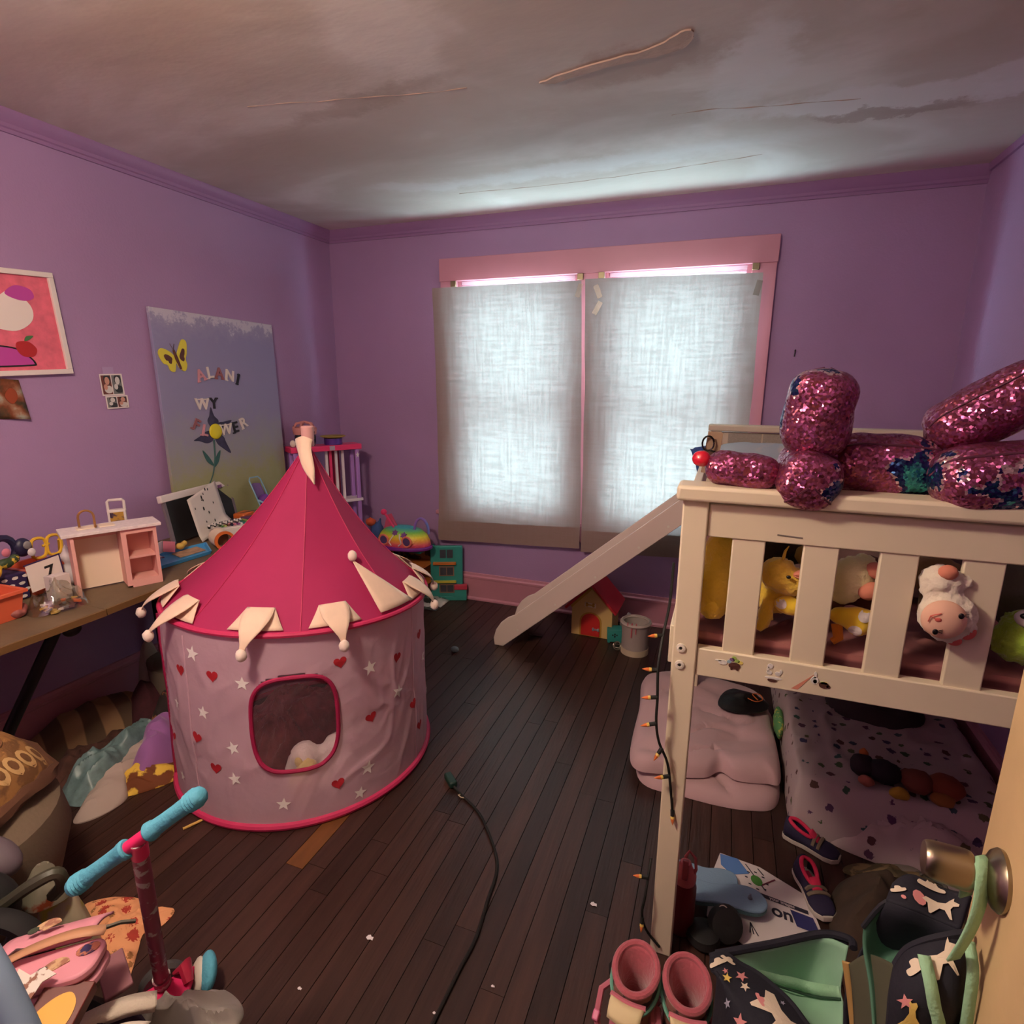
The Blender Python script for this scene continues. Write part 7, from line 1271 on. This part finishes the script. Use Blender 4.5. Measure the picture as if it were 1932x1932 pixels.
for u, v, r in ((.55,.45,.075),(.55,.45,.05),(.30,.3,.05),(.72,.72,.05),(.30,.70,.05)):
    p = gpf(u, v, 1); n_ = 20; lp = []
    for k in range(n_):
        a = 2*PI*k/n_; h = tg_.ray_cast(p+GR@Vector((r*1.25*math.cos(a), r*math.sin(a), .25)), -up_, .6)
        if h[0] is not None: lp.append(h[0]+up_*.001)
    if len(lp) > 8: obj('scroll_motif', G().tube(lp, .0035, 5, closed=True), mat('brown_motif', (110,74,42)), gtop)
# scooter
M_gr = mat('sky_blue_grip', (84,164,190), .75, bump=.3, bscale=110); M_ps = mat('pink_scooter_tube', (226,40,104), .45); M_stk = mat('scooter_sticker_print', (134,58,80), .5, c2=(176,170,168), vscale=34, thr=(.56,.60))
sc = thing('scooter', 'child scooter with sky blue grips and a printed pink stem', 'scooter', (1.46,-2.78,0))
T = Vector((1.648,-2.884,.645)); hd = Vector((.108,.062,.088)).normalized(); bot = Vector((1.475,-2.775,.10))
L_ = T-hd*.165; R2 = T+hd*.160
def grip(a, b):
    a, b = Vector(a), Vector(b); d = (b-a); ln = d.length; pts = []; rs = []
    for t, r in ((0,.0165),(.03,.0195),(.10,.0185),(.12,.0165),(.3,.0155),(.5,.0155),(.70,.0165),(.72,.0192),(.745,.0168),(.77,.0200),(.795,.0172),(.82,.0206),(.845,.0176),(.87,.0206),(.90,.0182),(.94,.017),(.975,.012),(1,.003)): pts.append(a+d*t); rs.append(r)
    return G().tube(pts, rs, 18)
obj('grip', grip(T-hd*.024, L_), M_gr, sc); obj('grip', grip(T+hd*.024, R2), M_gr, sc)
obj('crossbar', G().tube([T-hd*.03, T+hd*.03], .0125, 14), M_ps, sc); sd = (bot-T).normalized()
obj('stem', G().tube([T+sd*.002, T+sd*.30, bot], [.0155,.0155,.0165], 16), M_stk, sc); obj('stem_collar', G().tube([T+sd*.004, T+sd*.05], .0162, 16), M_ps, sc)
obj('fork', G().tube([bot, bot+Vector((-.012,.01,-.055))], [.02,.017], 12), M_stk, sc)
obj('front_wheel', G().lathe([(.012,-.012),(.045,-.014),(.052,-.006),(.052,.006),(.045,.014),(.012,.012)], bot+Vector((-.025,.018,-.048)), 28, rotm(PI/2,0,1.0)), mat('grey_wheel', (66,62,64), .6), sc)
obj('deck', G().box((1.56,-2.90,.055), (.11,.40,.018), rotm(0,0,.55)), M_ps, sc, bevel=.006); obj('fender_tip', G().tube([(1.475,-2.745,.075),(1.50,-2.73,.095),(1.525,-2.745,.07)], [.004,.018,.012], 8), mat('red_fender', (170,36,66), .4), sc)
wl = thing('blue_sandal', 'small blue and white slipper poking out behind the grey cloth', 'slipper', (1.51,-2.655,.0)); obj('slipper_sole', G().ell((1.535,-2.70,.055), (.020,.05,.04), rotm(0,.35,.9), 18, 12), M_gr, wl); obj('slipper_side', G().ell((1.515,-2.71,.045), (.016,.045,.036), rotm(0,.35,.9), 16, 10), M_sole, wl)
# shirt, bags, boxes, clothes
def shirtmat():
    m = bpy.data.materials.new('peach_floral'); m.use_nodes = True; nt = m.node_tree; N = nt.nodes; L = nt.links; b = N['Principled BSDF']; b.inputs['Roughness'].default_value = .85; tc = N.new('ShaderNodeTexCoord')
    def spots(sc, col, a, bse, rnd):
        v = N.new('ShaderNodeTexVoronoi'); v.inputs['Scale'].default_value = sc; v.inputs['Randomness'].default_value = rnd; L.new(tc.outputs['Object'], v.inputs[0]); n = N.new('ShaderNodeTexNoise'); n.inputs['Scale'].default_value = sc*9; L.new(tc.outputs['Object'], n.inputs[0]); ma = N.new('ShaderNodeMath'); ma.operation = 'MULTIPLY_ADD'; L.new(n.outputs[0], ma.inputs[0]); ma.inputs[1].default_value = .5; L.new(v.outputs['Distance'], ma.inputs[2])
        lt = N.new('ShaderNodeMath'); lt.operation = 'LESS_THAN'; L.new(ma.outputs[0], lt.inputs[0]); lt.inputs[1].default_value = a; mx = N.new('ShaderNodeMix'); mx.data_type = 'RGBA'; L.new(lt.outputs[0], mx.inputs[0]); mx.inputs[7].default_value = lin(col)
        if bse is None: mx.inputs[6].default_value = lin((226,158,112))
        else: L.new(bse, mx.inputs[6])
        return mx.outputs[2]
    c = spots(30, (150,100,60), .50, None, 1); c = spots(19, (170,56,44), .56, c, .8); L.new(c, b.inputs['Base Color']); return m
pile('floral_shirt', 'peach floral child shirt lying on the floor behind the scooter stem', 'clothing', [(1.00,-2.66),(1.01,-2.63),(1.06,-2.60),(1.13,-2.58),(1.19,-2.59),(1.245,-2.57),(1.265,-2.585),(1.265,-2.63),(1.24,-2.655),(1.275,-2.70),(1.32,-2.765),(1.25,-2.785),(1.14,-2.75),(1.09,-2.70)], .022, .012, 16, 7, shirtmat(), .9)
sl_ = thing('shirt_sleeve', 'peach shirt cuff opening beside the scooter stem', 'clothing', (1.25,-2.55,.02)) if False else None
bag('plastic_bag', 'translucent bag of lime green wrappers behind the pink purse', [(1.09,-2.83),(1.16,-2.86),(1.23,-2.83),(1.25,-2.77),(1.20,-2.73),(1.12,-2.74)], 0, .27, mat('milky_bag', (190,178,150), .3, c2=(196,190,70), vscale=9, thr=(.5,.56), alpha=.85), 17, amp=.035, f=11)
bag('candy_bag', 'crinkled clear snack bag beside the wheel', [(1.13,-2.85),(1.19,-2.86),(1.22,-2.80),(1.16,-2.77)], .265, .08, mat('crinkled_foil', (120,116,100), .25, c2=(110,50,30), vscale=20, thr=(.55,.62)), 19, amp=.03, f=16)
# pink shell purse
pk = thing('pink_purse', 'pink shell print purse with a flat strap and zip in the foreground', 'purse', (1.46,-2.96,.3)); M_ppk = mat('pink_leatherette', (222,150,164), .55); M_strp = mat('tan_strap', (196,146,110), .6); M_she = mat('shell_print', (206,170,130), .6, c2=(160,110,90), vscale=60, thr=(.45,.55)); M_plc = mat('navy_lace', (60,52,96), .6, c2=(190,120,90), vscale=40, thr=(.5,.55))
PKU = Vector((.165,.100,.030)).normalized(); PKN = Vector((-.10,.04,.99)); PKN = (PKN-PKU*PKN.dot(PKU)).normalized(); PKV = PKN.cross(PKU); PKC = Vector((1.487,-2.98,.343))
def rr(w_, h_, r, n=6): 
    out = []
    for cx, cy, a0 in ((w_-r,h_-r,0),(-w_+r,h_-r,PI/2),(-w_+r,-h_+r,PI),(w_-r,-h_+r,3*PI/2)): out += [(cx+r*math.cos(a0+PI/2*i/n), cy+r*math.sin(a0+PI/2*i/n)) for i in range(n+1)]
    return out
for k, (du, dv, dn, m_, w_, h_, r_) in enumerate(((.0,-.012,.0,M_ppk,.098,.045,.03),(-.0,-.012,.020,mat('dusty_pink_zip', (170,100,104), .6),.094,.042,.028),(.0,-.012,.026,M_ppk,.098,.045,.03))): obj(('purse_body','zip_band','purse_front')[k], G().prism(rr(w_, h_, r_), PKC+PKU*du+PKV*dv+PKN*dn, PKU, PKV, .018 if k != 1 else .007), m_, pk, bevel=.005)
obj('purse_flap', G().grid(lambda u, v: PKC+PKU*((u-.5)*.185-.035)+PKV*(.035+.085*v)+PKN*(.045+.012*math.sin(PI*v)-.02*v), 10, 10), M_ppk, pk, solid=.006)
ribbon([PKC+PKU*(-.13)+PKV*.005+PKN*.048, PKC+PKU*(-.05)+PKV*.022+PKN*.064, PKC+PKU*.03+PKV*.032+PKN*.066, PKC+PKU*.088+PKV*.038+PKN*.052], .026, M_strp, 'strap', pk, PKV)
def shell(c_, s):
    pts = [(0,-.2)]+[(math.cos(a), math.sin(a)*.9) for a in [PI*.12+PI*.76*i/8 for i in range(9)]]; obj('shell_motif', G().prism([(x*s, y*s) for x, y in pts], c_, PKU, PKV, .0015), M_she, pk, smooth=False)
    obj('seaweed_motif', G().prism(ring2(s*.4, 8, .8), c_-PKU*s*.9+PKV*s*.1, PKU, PKV, .0016), mat('seaweed_green', (62,70,56), .6), pk, smooth=False)
shell(PKC+PKU*(-.045)+PKV*.075+PKN*.062, .028); shell(PKC+PKU*.02+PKV*(-.022)+PKN*.0445, .026)
obj('lace_motif', G().prism(ring2(.022, 12, .7), PKC+PKU*.068+PKV*(.006)+PKN*.0445, PKU, PKV, .0016), M_plc, pk, smooth=False)
obj('zip_pull', G().tube([PKC+PKU*(-.10)+PKV*.035+PKN*.05, PKC+PKU*(-.085)+PKV*.045+PKN*.055, PKC+PKU*(-.07)+PKV*.04+PKN*.055], .003, 6), M_nick, pk); obj('chain_clip', G().tube([PKC+PKU*.088+PKV*.04+PKN*.055, PKC+PKU*.11+PKV*.05+PKN*.05, PKC+PKU*.135+PKV*.055+PKN*.04], .0045, 6), mat('dark_clip', (70,64,56), .4, metal=.6), pk)
# base heap carrying the purse and boxes
pile('dark_laundry', 'black laundry heap filling the lower left floor', 'clothing', [(1.09,-3.0),(1.14,-2.90),(1.27,-2.87),(1.42,-2.83),(1.56,-2.85),(1.70,-2.86),(1.72,-3.05),(1.5,-3.2),(1.2,-3.2),(1.09,-3.1)], .20, .03, 6, 23, mat('black_laundry', (20,18,20), .9), p=3)
pile('grey_sweatshirt', 'light grey sweatshirt sleeve draped over the black laundry', 'clothing', [(1.50,-2.875),(1.56,-2.835),(1.60,-2.815),(1.64,-2.765),(1.70,-2.76),(1.745,-2.785),(1.74,-2.835),(1.70,-2.855),(1.66,-2.85),(1.60,-2.865),(1.54,-2.91)], .05, .022, 16, 33, mat('heather_grey', (160,154,148), .95), base=.12)
pile('purple_cloth', 'dark purple velour garment on the black laundry', 'clothing', [(1.50,-2.93),(1.58,-2.90),(1.66,-2.93),(1.72,-3.0),(1.62,-3.06),(1.52,-3.02)], .05, .03, 12, 37, mat('dark_plum', (52,30,58), .85), base=.20)
ribbon([(1.53,-3.02,.262),(1.565,-2.97,.268),(1.60,-2.925,.262),(1.63,-2.89,.245)], .036, mat('white_towel', (206,192,176), .95, bump=.3, bscale=120), 'towel_strip', tag(thing('towel', 'rolled white towel strip lying on the dark clothes', 'towel', (1.55,-3.0,.28))), (1,-.6,0), .016)
single('white_strap', 'short white strap end on the plum garment', 'strap', G().grid(lambda u, v: Vector((1.60+.07*u, -3.0+.05*u+.02*v, .262+.012*math.sin(PI*u))), 8, 3), M_sole, (1.62,-2.98,.25), solid=.004)
single('pink_plank', 'flat pink board leaning under the pink purse', 'board', G().box((1.44,-2.853,.185), (.12,.055,.010), rotm(.1,-.05,-.45)), mat('dusty_pink_board', (150,100,108), .7), (1.50,-2.88,.2), bevel=.003)
rbx = thing('red_box', 'dark red box with a plain yellow shape on the lid', 'box', (1.585,-3.03,.33)); RM = rotm(.25,.15,.42); RC = Vector((1.575,-3.035,.36))
obj('box_body', G().box(RC, (.085,.11,.03), RM), mat('dark_red_card', (96,28,20), .5), rbx, bevel=.002); obj('yellow_shape', G().prism(spline([(-.03,-.03),(-.032,.0),(-.012,.03),(.012,.04),(.030,.02),(.028,-.015),(.0,-.035)], 5), RC+RM@Vector((.0,-.005,.0155)), RM@Vector((1,0,0)), RM@Vector((0,1,0)), .001), mat('yellow_card', (222,164,40), .5), rbx, smooth=False)
single('white_wrapper', 'torn white wrapper with brown print beside the red box', 'wrapper', G().prism([(0,0),(.04,.01),(.055,.05),(.075,.06),(.05,.075),(.03,.065),(.005,.08)], (1.515,-3.09,.395), Vector((.8,.5,.0)).normalized(), Vector((-.5,.7,.3)).normalized(), .002), mat('wrapper_print', (214,206,196), .5, c2=(130,80,60), vscale=40, thr=(.58,.62)), (1.52,-3.08,.38), smooth=False)
single('fur_scrap', 'cream fluffy scrap in front of the red box', 'cloth', G().ell((1.615,-3.10,.36), (.035,.02,.02)).jitter(.01,70), mat('cream_fluff', (180,160,130), .95), (1.615,-3.1,.34))
# stroller wheel and frame at the far left
sw = thing('toy_stroller', 'black stroller with grey spoked wheel and handle at the left edge', 'stroller', (1.2,-2.93,0)); WC = Vector((1.254,-2.955,.283)); M_tyre = mat('black_tyre', (14,13,14), .8); WR = rotm(PI/2,0,.35)
obj('tyre', G().lathe([(.075,-.018),(.098,-.022),(.105,-.01),(.105,.01),(.098,.022),(.075,.018),(.075,-.018)], WC, 36, WR, cap=False), M_tyre, sw); hub = obj('hub', G().lathe([(.001,-.014),(.018,-.016),(.018,.016),(.001,.014)], WC, 20, WR), mat('dark_grey_plastic', (58,54,56), .5), sw)
for k in range(6): a = 2*PI*k/6; obj('spoke', G().tube([WC+WR@Vector((.014*math.cos(a),.014*math.sin(a),.006)), WC+WR@Vector((.078*math.cos(a),.078*math.sin(a),.006))], .006, 6), mat('dark_grey_plastic', (58,54,56)), sw)
obj('wheel_cover', G().tube([WC+WR@Vector((.072*math.cos(a),.072*math.sin(a),.010)) for a in [2*PI*i/30 for i in range(30)]], .006, 6, closed=True), mat('dark_grey_plastic', (58,54,56)), sw)
obj('black_seat', G().ell((1.15,-2.93,.345), (.075,.05,.085), rotm(0,.2,.4), 20, 12).jitter(.01,8), M_tyre, sw); obj('frame_tube', G().tube(spline([(1.20,-2.95,.36),(1.226,-2.921,.37),(1.278,-2.892,.411),(1.306,-2.857,.42),(1.302,-2.847,.379),(1.273,-2.855,.344)], 5, False), .014, 8), mat('dark_olive_tube', (58,58,44), .5), sw)
obj('grey_hood', G().ell((1.09,-2.87,.40), (.07,.045,.04), rotm(0,.5,.3), 18, 10), mat('slate_hood', (96,84,92), .6), sw)
# pool noodle and lime toy in the near corner
single('foam_tube', 'grey blue foam tube crossing the bottom left corner', 'foam tube', G().tube(spline([(1.70,-3.19,.862),(1.800,-3.200,.836),(1.860,-3.208,.806),(1.898,-3.214,.772),(1.932,-3.22,.732),(1.955,-3.226,.67),(1.97,-3.22,.5),(1.97,-3.22,.01)], 4, False), .0165, 16), mat('grey_blue_foam', (104,122,146), .8), (1.935,-3.16,0))
single('lime_toy', 'lime green foam block in the bottom left corner', 'toy', G().box((1.835,-3.215,.35), (.045,.04,.70), rotm(0,0,.3)), mat('lime_foam', (170,186,40), .7), (1.79,-3.17,0), bevel=.008)
